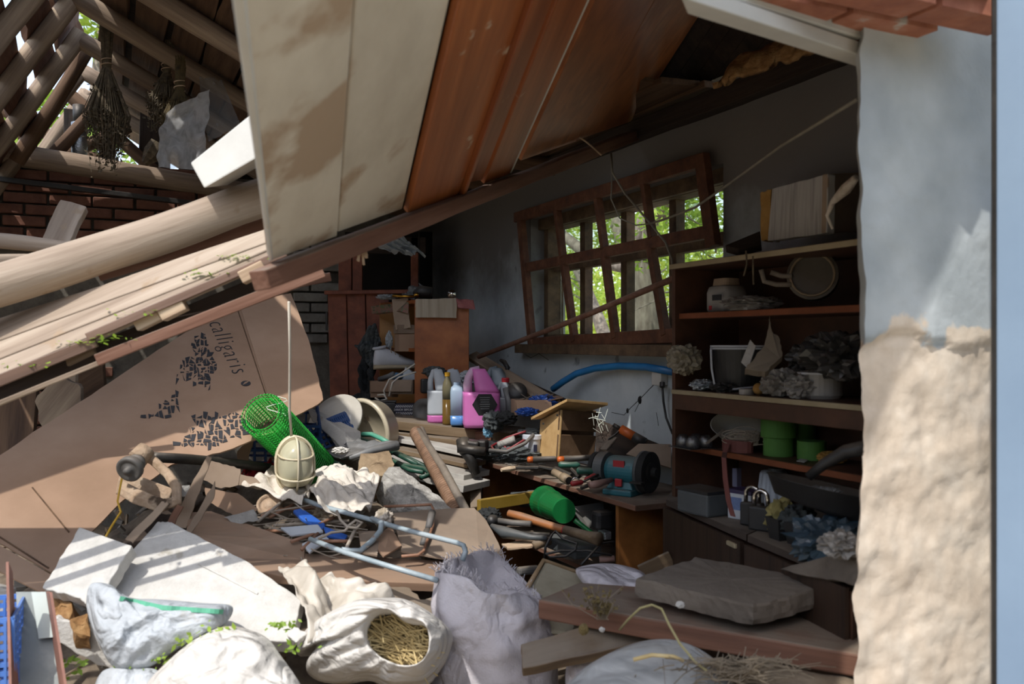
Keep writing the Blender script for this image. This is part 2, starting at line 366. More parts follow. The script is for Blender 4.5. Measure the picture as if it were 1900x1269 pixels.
def pil(u, v):
    z = v*2.3; base = PIL+NV*((edge(z)) if u == 0 else u*1.0)
    rough = .5+1.2*(z < 1.45)
    depth = (.007*fz((u*10, 0, z*10), 1, 7)+.0026*fz((u*34, 1, z*34), 1, 8)+.0014*fz((u*80, 1, z*80), 1, 9))*rough + (.012 if z > 1.46+.04*fz((u*6, 3, 0), 1, 2) else 0)
    return base - DV*depth + UP*z
bp = B(); NU, NVV = 90, 210
bp.grid(pil, NU, NVV)
bp.grid(lambda u, v: PIL+NV*(edge(v*2.3)+.02*fz((u*5, 2, v*9), 1, 3)*(u > 0))+V((.46, .89, 0))*(u*.3)+UP*(v*2.3)-(DV*((.007*fz((0, 0, v*23), 1, 7)+.0026*fz((0, 1, v*2.3*34), 1, 8)+.0014*fz((0, 1, v*2.3*80), 1, 9))*(.5+1.2*(v*2.3 < 1.45))+(.012 if v*2.3 > 1.46+.04*fz((0, 3, 0), 1, 2) else 0)) if u == 0 else V()), 8, NVV)
bp.prism([PIL+V((.46, .89, 0))*.3, PIL+NV*1.0+DV*.2, PIL+NV*1.0+DV*.2+UP*2.3, PIL+V((.46, .89, 0))*.3+UP*2.3], -DV*.02)
wf = tag(bp.build('wall_front', 'clay_paint', smooth=True, local=Matrix.Identity(4)), kind='structure')
if wf.data.polygons[40].normal.y > 0: wf.data.flip_normals()
# front wall seen from outside continues left of the opening, out of the picture
# white lintel boards and the brick soffit above the opening
LZ = 2.07
def LP(px, py, z=LZ): return HP(px, py, z)
a, b_ = LP(1612, 108), LP(1262, -6)
t2 = tag(slab('trim_2', [a, b_, b_+V((.03, .085, 0)), a+V((.03, .085, 0))], .03, 'paint_white_clean', away=(0, 0, 1)), kind='structure')
t3 = tag(bar('trim_3', LP(1580, 66, 2.12), LP(1335, -8, 2.12), .06, .03, 'paint_white_clean', bevel=.004), kind='structure')
sof = tag(slab('trim_4', [LP(1606, 92, 2.15), LP(1330, -14, 2.15), LP(1420, -30, 2.15), LP(1800, -30, 2.15), LP(1838, 3, 2.15)], .12, 'mortar', away=(0, 0, 1)), kind='structure')
m_sof = brick_mesh('soffit_brick', 'brick', .24, .05, .085)
MATS['brick_lint'] = M('brick_lint', ['8a5442', 'a66a52', 'b98b76'], 9, (1, 1, 1), .9, .4, 30, spot=('b9b3ab', 9, .6)); m_sof.materials[0] = MATS['brick_lint']
def inside(pt, poly):
    c = False; j = len(poly)-1
    for i in range(len(poly)):
        (xi, yi), (xj, yj) = poly[i], poly[j]
        if (yi > pt[1]) != (yj > pt[1]) and pt[0] < (xj-xi)*(pt[1]-yi)/(yj-yi)+xi: c = not c
        j = i
    return c
c0 = LP(1606, 92, 2.14)
for i in range(-8, 9):
    for j in range(0, 9):
        c = c0 - DV*(.06+j*.105)+NV*(i*.258+(.13 if j % 2 else 0)); c.z = 2.143
        if c.y < .3 or not inside(proj(c), [(1606, 90), (1330, -14), (1420, -40), (1790, -36), (1835, 3)]): continue
        link('brick', m_sof, frame(NV, UP, c), sof)
# upper front wall over the lintel and an added, unseen roof that shades the right side
tag(B().prism([PIL-NV*.42+UP*2.28-DV*.05, PIL+NV*1.2+UP*2.28-DV*.05, PIL+NV*1.2+UP*2.86-DV*.05, PIL-NV*.42+UP*2.86-DV*.05], DV*.25).build('wall_above', 'plaster_grey'), kind='structure')
roof_r = thing('added_roof_right', None, None, (1, 3, 2.9), kind='structure')
def cast(p, z): return p-SUN_TO*((z-p.z)/-SUN_TO.z)
ea, eb = cast(P(1592, 885, 1.9), 2.9), cast(P(1842, 300, 2.06), 2.9)      # edge of the added roof, set to drop its shadow across the pillar
ea, eb = ea-(eb-ea)*.25, eb+(eb-ea)*1.6; ed = (eb-ea)
for i in range(11):
    a, b_ = ea+ed*(i/11), ea+ed*((i+1.01)/11); L_ = 3.6
    B().prism([a, b_, b_+V((0, 1, 0))*L_+UP*-.25, a+V((0, 1, 0))*L_+UP*-.25], UP*.03).build('roof_board', 'wood_dark', roof_r)
# --- blue-grey steel gate leaf at the right edge
M('gate_blue', ['7d93ab', '8ba1b8'], 2, (1, 1, 1), .45, .05, 10)
g0 = P(1848, 634, 1.78); g0.z = .2
gt = thing('door_1', None, None, (g0.x+.1, g0.y, .2), kind='structure')
B().prism([g0, g0+V((.30, -.34, 0)), g0+V((.30, -.34, 2.2)), g0+UP*2.2], V((.02, .02, 0))).build('gate_panel', 'gate_blue', gt, bevel=.004)
bar('gate_frame', g0+V((.012, .02, 0)), g0+V((.012, .02, 2.2)), .012, .03, 'steel_dark', parent=gt)
bar('gate_rib', g0+V((.078, -.10, 0)), g0+V((.052, -.066, .62)), .03, .02, 'steel_dark', parent=gt, up=(0, 1, 0))
# ================================================================== ROOF over the attic
AP = V((-2.44, 5.0, 0))
def RF(s, k, h=0):
    z = 3.2-(.57*k if k < 1.3 else .57*1.3+.06*(k-1.3)) if k >= 0 else 3.2+1.7*k
    return AP+DV*s+NV*k+UP*(z+h)
roof = thing('roof', None, None, RF(0, 0), kind='structure')
for s in (-1.3, -.65, 0, .65, 1.3):
    log('rafter', RF(s, -.02), RF(s, 1.35), .05, .045, 'wood_grey', roof)
    log('rafter', RF(s, 0.02), RF(s, -.62), .048, .046, 'wood_grey', roof)
    log('rafter', RF(s, 1.3), RF(s, 2.75), .05, .045, 'wood_brown', roof)
k = .10
S0 = -1.9
while k < 2.9:
    wd = random.uniform(.15, .2)
    a, b_ = RF((S0 if k < .8 else -2.6)+random.uniform(-.1, .1), k+wd/2, .07), RF(2.2, k+wd/2, .07)
    nrm = V((-NV.x*-.57, -NV.y*-.57, 1)) if k < 1.3 else UP
    nrm = (NV*.57+UP).normalized() if k < 1.3 else UP
    bar('roof_board', a, b_, wd, .025, 'wood_brown', up=nrm, parent=roof, wob=.012, seg=16)
    k += wd+(random.uniform(.004, .02) if k < .3 else -.012)
B().prism([RF(-1.85, .16, .10), RF(2.2, .16, .10), RF(2.2, 1.3, .10), RF(-1.85, 1.3, .10)], UP*.01).build('roof_closing_sheet', 'wood_dark', roof)
B().prism([RF(-2.5, 1.3, .10), RF(2.2, 1.3, .10), RF(2.2, 2.9, .10), RF(-2.5, 2.9, .10)], UP*.01).build('roof_closing_sheet', 'wood_dark', roof)
B().prism([RF(-2.6, -.02, .13), RF(-1.25, -.02, .13), RF(-1.25, -1.0, .13), RF(-2.6, -1.0, .13)], UP*.01).build('roof_closing_sheet', 'wood_dark', roof)  # unseen sheet added to keep sun streaks off the carton
nl = (-NV*1.7+UP).normalized()
for k0, wd in ((-.05, .10), (-.165, .085), (-.30, .09), (-.42, .10), (-.55, .10), (-.67, .1), (-.79, .1), (-.91, .1)):
    bar('roof_board', RF(-2.55, k0, .09), RF(.25 if k0 > -.2 else .9, k0, .09), wd*2.1, .025, 'wood_red', up=nl, parent=roof, wob=.03, seg=16)  # outer boards and near ends are out of view, added to shade the carton
# far boards of the roof over the room continue to the gable
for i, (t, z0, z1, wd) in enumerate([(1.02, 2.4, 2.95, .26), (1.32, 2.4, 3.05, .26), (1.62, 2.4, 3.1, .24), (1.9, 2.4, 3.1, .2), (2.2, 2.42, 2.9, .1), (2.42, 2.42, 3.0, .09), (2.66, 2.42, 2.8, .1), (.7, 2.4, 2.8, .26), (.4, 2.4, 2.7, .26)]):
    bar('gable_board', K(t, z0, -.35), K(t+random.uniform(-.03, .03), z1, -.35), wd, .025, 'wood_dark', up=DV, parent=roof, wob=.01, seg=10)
for (x0, y0, x1, y1, D0, D1) in ((60, 330, 205, 175, 5.6, 5.8), (95, 300, 240, 235, 5.9, 6.0), (30, 300, 160, 95, 5.3, 5.3), (-20, 190, 240, 330, 6.1, 6.3), (120, 170, 300, 330, 5.9, 6.1)):
    log('attic_pole', P(x0, y0, D0), P(x1, y1, D1), .045, .04, 'wood_brown', roof)

# unseen walls added behind and left of the camera to hide the low sky
M('skyblock', ['6f6558', '857a6b'], 1.5, (1, 1, 1), .9, .2, 10)
tag(B().box((0, -7.2, 2.2), (22, .3, 4.6)).build('wall_skyblock_rear', 'skyblock'), kind='structure')
tag(B().box((-9, 1.0, 1.4), (.2, 16, 3.0)).build('wall_skyblock_left', 'skyblock'), kind='structure')
# ================================================================== WINDOW
M('frame_brown', ['3f2416', '56331f', '6b4630'], 16, (1, 1, 1), .7, .2, 40, dust=.35)
M('frame_dark', ['3a2c20', '54422f', '6a563f'], 14, (1, 1, 1), .75, .2, 40)
M('frame_white', ['8f9694', 'b3b8b3'], 8, (1, 1, 1), .6, .1, 30)
def glass_mat(name, col, rough=.05, mixf=.12, dif=False):
    m = bpy.data.materials.new(name); m.use_nodes = True; MATS[name] = m; N = m.node_tree.nodes; L = m.node_tree.links
    for n in list(N): N.remove(n)
    o = N.new('ShaderNodeOutputMaterial'); t = N.new('ShaderNodeBsdfTransparent'); g = N.new('ShaderNodeBsdfDiffuse' if dif else 'ShaderNodeBsdfGlossy'); x = N.new('ShaderNodeMixShader')
    t.inputs[0].default_value = lin(col); g.inputs['Roughness'].default_value = rough; x.inputs[0].default_value = mixf
    nz = N.new('ShaderNodeTexNoise'); nz.inputs['Scale'].default_value = 6; mr = N.new('ShaderNodeMapRange'); mr.inputs[3].default_value = mixf*.4; mr.inputs[4].default_value = mixf*1.6
    L.new(nz.outputs[0], mr.inputs[0]); L.new(mr.outputs[0], x.inputs[0])
    L.new(t.outputs[0], x.inputs[1]); L.new(g.outputs[0], x.inputs[2]); L.new(x.outputs[0], o.inputs[0]); return m
glass_mat('glass', 'eef3ee')
win = thing('window_1', None, None, W((sL+sR)/2, zB), kind='structure')
def wb(name, a, b_, off, w, h, mat): return bar(name, WPt(a[0], a[1], off), WPt(b_[0], b_[1], off), w, h, mat, up=NV, parent=win, bevel=.003)
for s0, s1, z0, z1 in ((sL, sL, zB, zT), (sR, sR, zB, zT)):
    bar('window_frame', W(s0+(.03 if s0 == sL else -.03), z0, -.13), W(s0+(.03 if s0 == sL else -.03), z1, -.13), .05, .10, 'frame_dark', up=NV, parent=win)
bar('window_frame', W(sL, zT-.03, -.13), W(sR, zT-.03, -.13), .06, .10, 'frame_dark', up=NV, parent=win)
bar('window_frame', W(sL, zB+.03, -.13), W(sR, zB+.03, -.13), .06, .10, 'frame_dark', up=NV, parent=win)
bar('window_sill', W(sL-.05, zB-.02, -.02), W(sR, zB-.02, -.02), .05, .2, 'frame_dark', up=NV, parent=win)
bar('window_head', W(sL, zT-.03, -.06), W(sR, zT-.03, -.06), .06, .03, 'frame_dark', up=NV, parent=win)
ms = [s_of(px, -.15) for px in (1024, 1088, 1165, 1256)]
for i, s in enumerate(ms):
    bar('mullion', W(s, zB+.05, -.15), W(s, zT-.05, -.15), .055 if i else .05, .05, 'frame_white' if i == 0 else 'frame_dark', up=NV, parent=win)
zm = zB+(zT-zB)*.62
bar('transom', W(sL, zm, -.145), W(sR, zm, -.145), .06, .05, 'frame_dark', up=NV, parent=win)
ss = [sL+.04]+ms+[sR-.04]
for i in range(len(ss)-1):
    for z0, z1 in ((zB+.05, zm-.03), (zm+.03, zT-.05)):
        if (i, z0 > zm) in ((2, False), (3, True)): continue       # broken out
        B().prism([W(ss[i]+.02, z0, -.16), W(ss[i+1]-.02, z0, -.16), W(ss[i+1]-.02, z1, -.16), W(ss[i]+.02, z1, -.16)], NV*.003).build('pane', 'glass', win)
# inner sash torn from the wall and racked
isash = thing('window_sash', 'racked brown inner window sash torn loose and leaning in the opening', 'window sash', WPt(985, 640, .05))
def sb(name, a, b_, w, off=.045, d=.035): return bar(name, WPt(a[0], a[1], off), WPt(b_[0], b_[1], off), w, d, 'frame_brown', up=NV, parent=isash, bevel=.003)
sb('rail', (958, 404), (1306, 297), .055, .06); sb('rail', (975, 497), (1318, 430), .05, .05); sb('rail', (985, 637), (1262, 622), .06, .045)
sb('stile', (966, 398), (988, 645), .05, .058); sb('stile', (1302, 288), (1324, 458), .06, .062)
for a, b_ in (((1033, 383), (1045, 478)), ((1108, 360), (1122, 462)), ((1195, 334), (1211, 442))): sb('glazing_bar', a, b_, .03, .055)
for a, b_ in (((1046, 486), (1067, 634)), ((1122, 470), (1143, 628)), ((1207, 452), (1236, 622))): sb('glazing_bar', a, b_, .035, .05)
# ================================================================== OUTSIDE THE WINDOW
M('bark', ['5a5148', '7b7166', '948b7e'], 20, (1, 1, .25), .95, .8, 50)
M('leaf', ['5d7d27', '8cab3c', 'b6c75c'], 3, (1, 1, 1), .6, 0, contrast=(.25, .75))
M('leaf2', ['7f9f3c', 'a9bd4d', 'd6c966'], 3, (1, 1, 1), .6, 0, contrast=(.25, .75))
for nm in ('leaf', 'leaf2'):
    nt = MATS[nm].node_tree; bs = nt.nodes['Principled BSDF']; tr = nt.nodes.new('ShaderNodeBsdfTranslucent'); mx = nt.nodes.new('ShaderNodeMixShader'); mx.inputs[0].default_value = .45
    nt.links.new(bs.inputs['Base Color'].links[0].from_socket, tr.inputs[0]); out = nt.nodes['Material Output']
    nt.links.new(bs.outputs[0], mx.inputs[1]); nt.links.new(tr.outputs[0], mx.inputs[2]); nt.links.new(mx.outputs[0], out.inputs[0])
def leaves(name, blobs, n, size, mat, parent, seed=1):
    rnd = random.Random(seed); b = B()
    for i in range(n):
        c, r = rnd.choice(blobs); d = V((rnd.gauss(0, 1), rnd.gauss(0, 1), rnd.gauss(0, 1))).normalized()*rnd.random()**.4
        p = V(c)+V((d.x*r[0], d.y*r[1], d.z*r[2])); a = V((rnd.gauss(0, 1), rnd.gauss(0, 1), rnd.gauss(0, .6))).normalized(); c2 = a.orthogonal().normalized()
        q = Matrix.Rotation(rnd.random()*6, 3, a) @ c2; s = size*rnd.uniform(.6, 1.3)
        b.add([p-a*s, p+q*s*.45, p+a*s, p-q*s*.45], [(0, 1, 2, 3)])
    o = b.build(name, mat, parent); o['kind'] = 'stuff'; return o
T0 = WPt(1190, 800, -2.4); T0.z = -.1
tree = thing('garden_tree', 'rough barked garden tree growing outside the racked window', 'tree', T0)
def TP(px, py, off=-2.4): return WPt(px, py, off)
b = B(); b.tube([T0, TP(1192, 620), TP(1190, 560), TP(1184, 500), TP(1176, 478)], [.2, .17, .15, .15, .14], 12)
b.tube([TP(1182, 500), TP(1160, 492, -2.3), TP(1130, 489, -2.2), TP(1080, 465, -2.1), TP(1040, 432, -2.0), TP(985, 415, -2)], [.10, .08, .06, .06, .05, .03], 8)
b.tube([TP(1180, 490), TP(1200, 430), TP(1222, 385), TP(1245, 320), TP(1260, 240)], [.15, .14, .13, .11, .09], 10)
b.tube([TP(1172, 490), TP(1150, 430, -2.7), TP(1130, 380, -2.8), TP(1100, 300, -3)], [.10, .08, .07, .05], 8)
b.tube([TP(1060, 480, -3.2), TP(1090, 540, -3.2), TP(1110, 590, -3.2), TP(1128, 640, -3.2), TP(1130, 760, -3.2)], [.05, .07, .08, .09, .1], 8)
b.tube([TP(1215, 400), TP(1270, 350, -2.2), TP(1330, 320, -2.0), TP(1380, 300, -2)], [.06, .05, .04, .02], 7)
b.build('trunk', 'bark', tree, smooth=True)
rnd = random.Random(5); tw = B()
for i in range(60):
    a = TP(rnd.uniform(1000, 1350), rnd.uniform(330, 620), -rnd.uniform(1.6, 2.8)); d = V((rnd.gauss(0, 1), rnd.gauss(0, 1), rnd.gauss(0, 1))).normalized()*.35
    tw.tube([a, a+d*.5+V((0, 0, rnd.uniform(-.05, .05))), a+d], [.009, .007, .003], 5)
o = tw.build('twigs', 'bark', tree); o['kind'] = 'stuff'
leaves('foliage', [(TP(x, y, -o_), (.5, .5, .35)) for x, y, o_ in ((1000, 380, 2.4), (1060, 400, 2.2), (1110, 430, 3), (1180, 380, 3.2), (1230, 430, 2.0), (1300, 400, 2.4), (1340, 420, 2.6), (1300, 330, 2.4), (1100, 350, 2.6), (1060, 500, 3.6), (1130, 540, 3.8))], 5200, .034, 'leaf', tree, 2)
hb = thing('hedge', 'sunny yellow green bushes beyond the tree outside the window', 'hedge', TP(1100, 700, -5))
leaves('foliage', [(TP(x, y, -o_), (1.3, 1.0, .9)) for x, y, o_ in ((1000, 560, 6), (1060, 520, 6), (1120, 580, 6), (1200, 540, 6), (1280, 560, 6), (1080, 620, 5), (1150, 430, 8), (1250, 470, 8), (1340, 500, 7), (1000, 450, 8), (1100, 640, 7), (1200, 640, 7), (1400, 520, 7))], 22000, .055, 'leaf2', hb, 3)
hb2 = B()
for x, y, o_ in ((980, 640, 7), (1060, 640, 7), (1150, 640, 7), (1240, 640, 7), (1330, 640, 7)):
    q = TP(x, y, -o_); B().tube([V((q.x, q.y, -.1)), q], [.06, .03], 6).build('stem', 'bark', hb)
at = thing('roadside_tree', 'pale green treetop seen through the gap at the roof ridge', 'tree', (-4.6, 9.6, -.1))
B().tube([V((-4.6, 9.6, -.1)), V((-4.6, 9.5, 2.5)), P(190, 40, 9.3)], [.12, .1, .05], 8).build('trunk', 'bark', at, smooth=True)
leaves('foliage', [(P(x, y, 9.2), (.32, .32, .3)) for x, y in ((175, 15), (165, 55), (190, 30), (150, 10), (185, 75))], 420, .05, 'leaf2', at, 8)
leaves('foliage', [(P(x, y, 9.2), (.5, .4, .4)) for x, y in ((110, 250), (140, 290), (90, 270), (60, 250), (130, 220), (200, 270))], 900, .07, 'leaf', at, 9)
# ================================================================== FALLEN CEILING PANEL
B0, B1 = P(515, 497, 2.0), P(1185, 243, 4.02)
Q = V((-.227, 1, -.312)).normalized()
PN = (B1-B0).cross(Q).normalized(); PN = PN if PN.z > 0 else -PN
def bmp(px):
    x = (px-950)/F; d = B1-B0; t = (x*B0.y-B0.x)/(d.x-x*d.y); return B0+d*t
bd = (B1-B0).normalized()
tag(bar('ceiling_joist', B0-bd*.06-UP*.012, B1+bd*.25-UP*.012, .05, .045, 'wood_red', wob=.006, seg=20), 'long rough joist carrying the far ends of the fallen ceiling planks', 'beam')
def plank(px0, px1, ln, mat, label, up=.0, ext=.01, th=.022, ext2=None):
    a, b_ = bmp(px0), bmp(px1); o = PN*(.022+up); e2 = ext if ext2 is None else ext2
    return tag(slab('ceiling_plank', [a+Q*ext+o, b_+Q*e2+o, b_-Q*ln+o, a-Q*ln+o], th, mat, away=PN, xdir=Q, bevel=.004), label, 'plank')
plank(517, 637, 1.5, 'paint_white', 'wide white painted ceiling plank at the left end of the fallen panel', ext=.0)
plank(642, 760, 1.7, 'paint_white', 'stained white ceiling plank second from the left', up=.008, ext=-.005)
plank(765, 858, 1.8, 'paint_brown', 'scuffed orange brown ceiling plank next to the white ones', up=-.006)
plank(864, 905, 1.7, 'paint_brown2', 'narrow brown ceiling plank right of the loose batten', up=.006, ext=-.04, ext2=-.01)
plank(907, 955, 1.7, 'paint_brown', 'brown ceiling plank with a pale right edge beside the dark gap', up=.0)
plank(985, 1085, 1.25, 'paint_grain', 'broad brown ceiling plank past the dark gap', up=.03, ext=.0)
plank(1087, 1186, 1.2, 'paint_grain', 'rightmost brown ceiling plank with curved dark grain marks', up=.034, ext=.0)
# board above the gap, and a hidden one added to block sky at the seam
slab('backing', [bmp(950)+PN*.12, bmp(1000)+PN*.12, bmp(1000)+PN*.12-Q*1.5, bmp(950)+PN*.12-Q*1.5], .02, 'wood_dark', away=PN, xdir=Q)
slab('seam_blocker', [bmp(560)+PN*.07, bmp(900)+PN*.07, bmp(900)+PN*.07-Q*1.7, bmp(560)+PN*.07-Q*1.45], .02, 'wood_dark', away=PN, xdir=Q)
tag(bpy.data.objects['seam_blocker'], 'added dark board blocking sky at the seam of white and brown planks', 'board')
tag(bpy.data.objects['backing'], 'dark rough roof board above the gap between brown planks', 'board'); bpy.data.objects['backing'].name = 'backing_board'
a = bmp(860); o = PN*.0
tag(slab('batten', [a+Q*.10+o-bd*.008, a+Q*.03+o+bd*.012, a-Q*1.7+o+bd*.03, a-Q*1.7+o-bd*.012], .018, 'paint_brown2', away=PN, xdir=Q), 'thin loose batten with a pointed end across the brown planks', 'batten')
a = bmp(955)+PN*.02
tag(slab('lit_edge_strip', [a+Q*.0, a+bd*.008, a+bd*.008-Q*1.7, a-Q*1.7], .006, 'paint_white_clean', away=PN, xdir=Q), 'thin pale strip painting the lit edge of the brown plank by the gap', 'strip')  # light on the plank edge, put into colour as a pale strip
# white edge board turned to the light at the left of the panel
a = B0+PN*.02
tag(slab('edge_board', [a-bd*.0+Q*.0, a-Q*1.5, a-Q*1.5+V((-.03, .03, 0)), a+V((-.012, .02, 0))], .012, 'paint_white_clean', xdir=Q), 'bright white edge board along the left side of the fallen ceiling panel', 'board')
for nm, px, off in (('nail', 640, 0), ('nail', 705, 1)): pass
sb_ = B(); rnd = random.Random(3)
for i in range(7):
    a = P(670+rnd.uniform(-8, 8), 455+rnd.uniform(-4, 8), 2.28); sb_.tube([a, a+V((rnd.uniform(-.01, .02), -.01, -rnd.uniform(.02, .05)))], .004, 4)
tag(sb_.build('splinter_tuft', 'wood_pale'), 'tuft of pale wood splinters hanging under the long joist', 'splinters')
def straw(name, px, label):
    pts = [P(*p) for p in px]
    return tag(B().tube(pts, .0035, 5).build(name, 'wood_pale'), label, 'stalk')
straw('straw_stalk', [(1063, 246, 3.5), (1090, 265, 3.5), (1116, 288, 3.48)], 'single pale stalk sticking out of the joist near the window')
# ================================================================== COLLAPSED ROOF AT THE LEFT
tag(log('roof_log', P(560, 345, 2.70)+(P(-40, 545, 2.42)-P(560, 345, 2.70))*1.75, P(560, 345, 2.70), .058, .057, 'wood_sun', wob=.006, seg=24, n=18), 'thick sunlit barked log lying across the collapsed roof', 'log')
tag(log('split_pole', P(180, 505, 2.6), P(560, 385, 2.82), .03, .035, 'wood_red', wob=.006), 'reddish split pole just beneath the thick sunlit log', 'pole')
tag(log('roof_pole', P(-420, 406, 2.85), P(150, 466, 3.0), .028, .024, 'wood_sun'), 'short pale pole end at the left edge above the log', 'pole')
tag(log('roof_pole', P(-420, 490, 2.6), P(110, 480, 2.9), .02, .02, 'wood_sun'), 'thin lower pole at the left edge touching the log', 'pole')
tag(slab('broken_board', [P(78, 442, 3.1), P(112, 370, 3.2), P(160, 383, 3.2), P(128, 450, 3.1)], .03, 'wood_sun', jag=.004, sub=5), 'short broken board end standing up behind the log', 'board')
# white block
def wedge():
    b = B(); a0, a1, a2, a3 = P(355, 312, 2.62), P(500, 190, 2.45), P(500, 290, 2.42), P(380, 345, 2.58)
    n = V((.1, .16, .03)); a4, a5, a6, a7 = [p+n for p in (a0, a1, a2, a3)]
    b.add([a0, a1, a2, a3, a4, a5, a6, a7], [(0, 1, 2, 3), (7, 6, 5, 4), (0, 4, 5, 1), (1, 5, 6, 2), (2, 6, 7, 3), (3, 7, 4, 0)])
    return b.build('white_beam', 'paint_white_clean', bevel=.008)
def beam4(name, e, mat, bevel=.006):
    """a squared timber from two end rings of four points"""
    return B().loft([[V(p) for p in r] for r in e]).build(name, mat, bevel=bevel)
tag(beam4('white_beam', [[P(352, 303, 2.55), P(378, 350, 2.5), P(420, 345, 2.66), P(400, 290, 2.72)], [P(530, 160, 2.42), P(530, 262, 2.38), P(560, 262, 2.55), P(560, 160, 2.6)]], 'paint_white_clean'), 'bright white squared beam end jutting out beside the white plank', 'beam')
# deck boards, sunlit, tipped towards the camera
def deckp(px, py): return RP(px, py, P(0, 650, 2.36), (P(500, 440, 2.62)-P(0, 650, 2.36)).cross(V((0, .34, .12)))) if False else None
DK0, DK1 = P(0, 700, 2.30), P(505, 470, 2.42)
DKN = (DK1-DK0).cross(V((0.05, .15, .16))).normalized()
def DP(px, py): return RP(px, py, DK0, DKN)
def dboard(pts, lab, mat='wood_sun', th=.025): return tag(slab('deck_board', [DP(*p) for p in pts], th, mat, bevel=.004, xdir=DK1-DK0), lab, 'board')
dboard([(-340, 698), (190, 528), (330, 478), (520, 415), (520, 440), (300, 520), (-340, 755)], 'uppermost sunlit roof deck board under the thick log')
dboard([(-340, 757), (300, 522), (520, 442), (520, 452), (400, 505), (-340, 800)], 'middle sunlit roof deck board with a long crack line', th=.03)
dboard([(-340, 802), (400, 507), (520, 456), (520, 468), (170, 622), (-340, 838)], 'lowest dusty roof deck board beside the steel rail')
def rail(p0, p1, w, h, lab, mat='rail_steel'): return tag(bar('roof_rail', p0, p1, w, h, mat, bevel=.002, wob=.002, seg=12), lab, 'rail')
rail(P(-340, 845, 2.18), P(178, 633, 2.33), .02, .03, 'dark steel rail under the lowest deck board at far left')
rail(P(162, 626, 2.32), P(530, 468, 2.42), .02, .022, 'rusty upper rail running to the white ceiling plank')
rail(P(-340, 885, 2.15), P(188, 672, 2.30), .022, .012, 'thin pale lower rail at the left edge', 'wood_grey')
rail(P(180, 668, 2.28), P(600, 504, 2.42), .03, .03, 'brown timber rail below the row of spacer blocks', 'wood_red')
rail(P(-340, 869, 2.28), P(560, 497, 2.52), .02, .05, 'dark back rail seen between the two outer rails', 'wood_dark')
for i, (x, y) in enumerate(((322, 574), (276, 592), (470, 505))):
    tag(bar('spacer_block', P(x-22, y+12, 2.38), P(x+22, y-10, 2.39), .06, .034, 'wood_pale'), ['larger pale wooden spacer block between the two rails', 'smaller orange spacer block left of the larger one', 'spacer block between the rails near the white plank'][i], 'block')
tag(slab('end_plate', [P(120, 665, 2.32), P(172, 640, 2.33), P(176, 655, 2.33), P(124, 680, 2.32)], .02, 'wood_dusty'), 'short grey wooden plate tucked under the left rail', 'plate')
tag(bar('joist_stub', P(500, 535, 2.9), P(605, 515, 3.0), .1, .03, 'wood_red'), 'short reddish board stub below the joist at the white plank', 'board')
rnd = random.Random(11); b = B()
for i in range(150):
    t = rnd.random(); c = [(380, 512), (240, 585), (60, 680), (440, 480), (205, 632), (150, 640)][rnd.randrange(6)]
    p = DP(c[0]+rnd.gauss(0, 22), c[1]+rnd.gauss(0, 3)-0); p += V((0, -.01, .006)); a = V((rnd.gauss(0, 1), rnd.gauss(0, 1), .2)).normalized(); q = a.cross(UP).normalized(); s = rnd.uniform(.004, .012)
    b.add([p-a*s, p+q*s*.5, p+a*s, p-q*s*.5], [(0, 1, 2, 3)])
tag(b.build('leaf_litter', 'leaf'), 'tiny green leaf bits strewn along the deck boards', 'leaf litter', kind='stuff')
# attic things
M('herb', ['3b3329', '5a5040', '7a6d55'], 40, (1, 1, 1), .9, 0)
M('herb_yellow', ['453b28', '5f5236', '3a3328'], 30, (1, 1, 1), .9, 0)
M('foil', ['8f979e', 'b7bec4'], 9, (1, 1, 3), .28, .4, 60, metal=.9)
def bundle(label, top, bot, r, n, mat, D, seed):
    rnd = random.Random(seed); t = P(*top, D); e = P(*bot, D); tie = t*.62+e*.38; root = thing('herb_bundle', label, 'herbs', e)
    b = B(); lv = B(); L = (t-e).length
    for i in range(n):
        a = rnd.random()*6.28; u = V((math.cos(a), math.sin(a), 0)); k = rnd.random()**.5
        p0 = t+u*.03*k*r/.1+UP*rnd.uniform(-.05, .02); p1 = tie+u*.02*k; p2 = tie*.45+e*.55+u*r*k; p3 = e+u*r*k*rnd.uniform(.4, .9)+UP*rnd.uniform(-.05, .12)*L*3
        b.tube([p0, p1, p2, p3], [.002, .0025, .0022, .001], 3, False)
        for j in range(9):
            q = p2*(1-j/8)+p3*(j/8) if j else p1*.5+p2*.5; d = V((rnd.gauss(0, 1), rnd.gauss(0, 1), rnd.gauss(0, 1))).normalized(); c = d.orthogonal().normalized(); s = rnd.uniform(.006, .016)
            q = q+V((rnd.gauss(0, 1), rnd.gauss(0, 1), rnd.gauss(0, 1)))*.012
            lv.add([q-d*s, q+c*s*.5, q+d*s, q-c*s*.5], [(0, 1, 2, 3)])
    o1 = b.build('stalks', 'herb' if mat == 'herb' else 'herb_yellow', root); o1['kind'] = 'stuff'; o2 = lv.build('dry_leaves', mat, root); o2['kind'] = 'stuff'
    B().tube([tie+V((.026*math.cos(a), .026*math.sin(a), .004*a)) for a in [i*.5 for i in range(26)]], .003, 4).build('string', 'wood_pale', root)
bundle('large dark bundle of dried herbs hanging by the ridge gap', (198, 30), (198, 285), .115, 150, 'herb', 4.55, 1)
bundle('dark herb bundle hanging behind the yellow flowers', (315, 80), (300, 225), .085, 90, 'herb', 4.6, 2)
bundle('dried bundle of yellowish flowers above the clear plastic bag', (335, 110), (330, 265), .085, 110, 'herb_yellow', 4.4, 3)
tag(B().tube([P(268, 303, 5.2), P(285, 285, 5.2), P(296, 265, 5.2)], [.02, .06, .05], 8).build('herb_clump', 'herb'), 'small dry herb clump on the log beside the plastic bag', 'herbs')
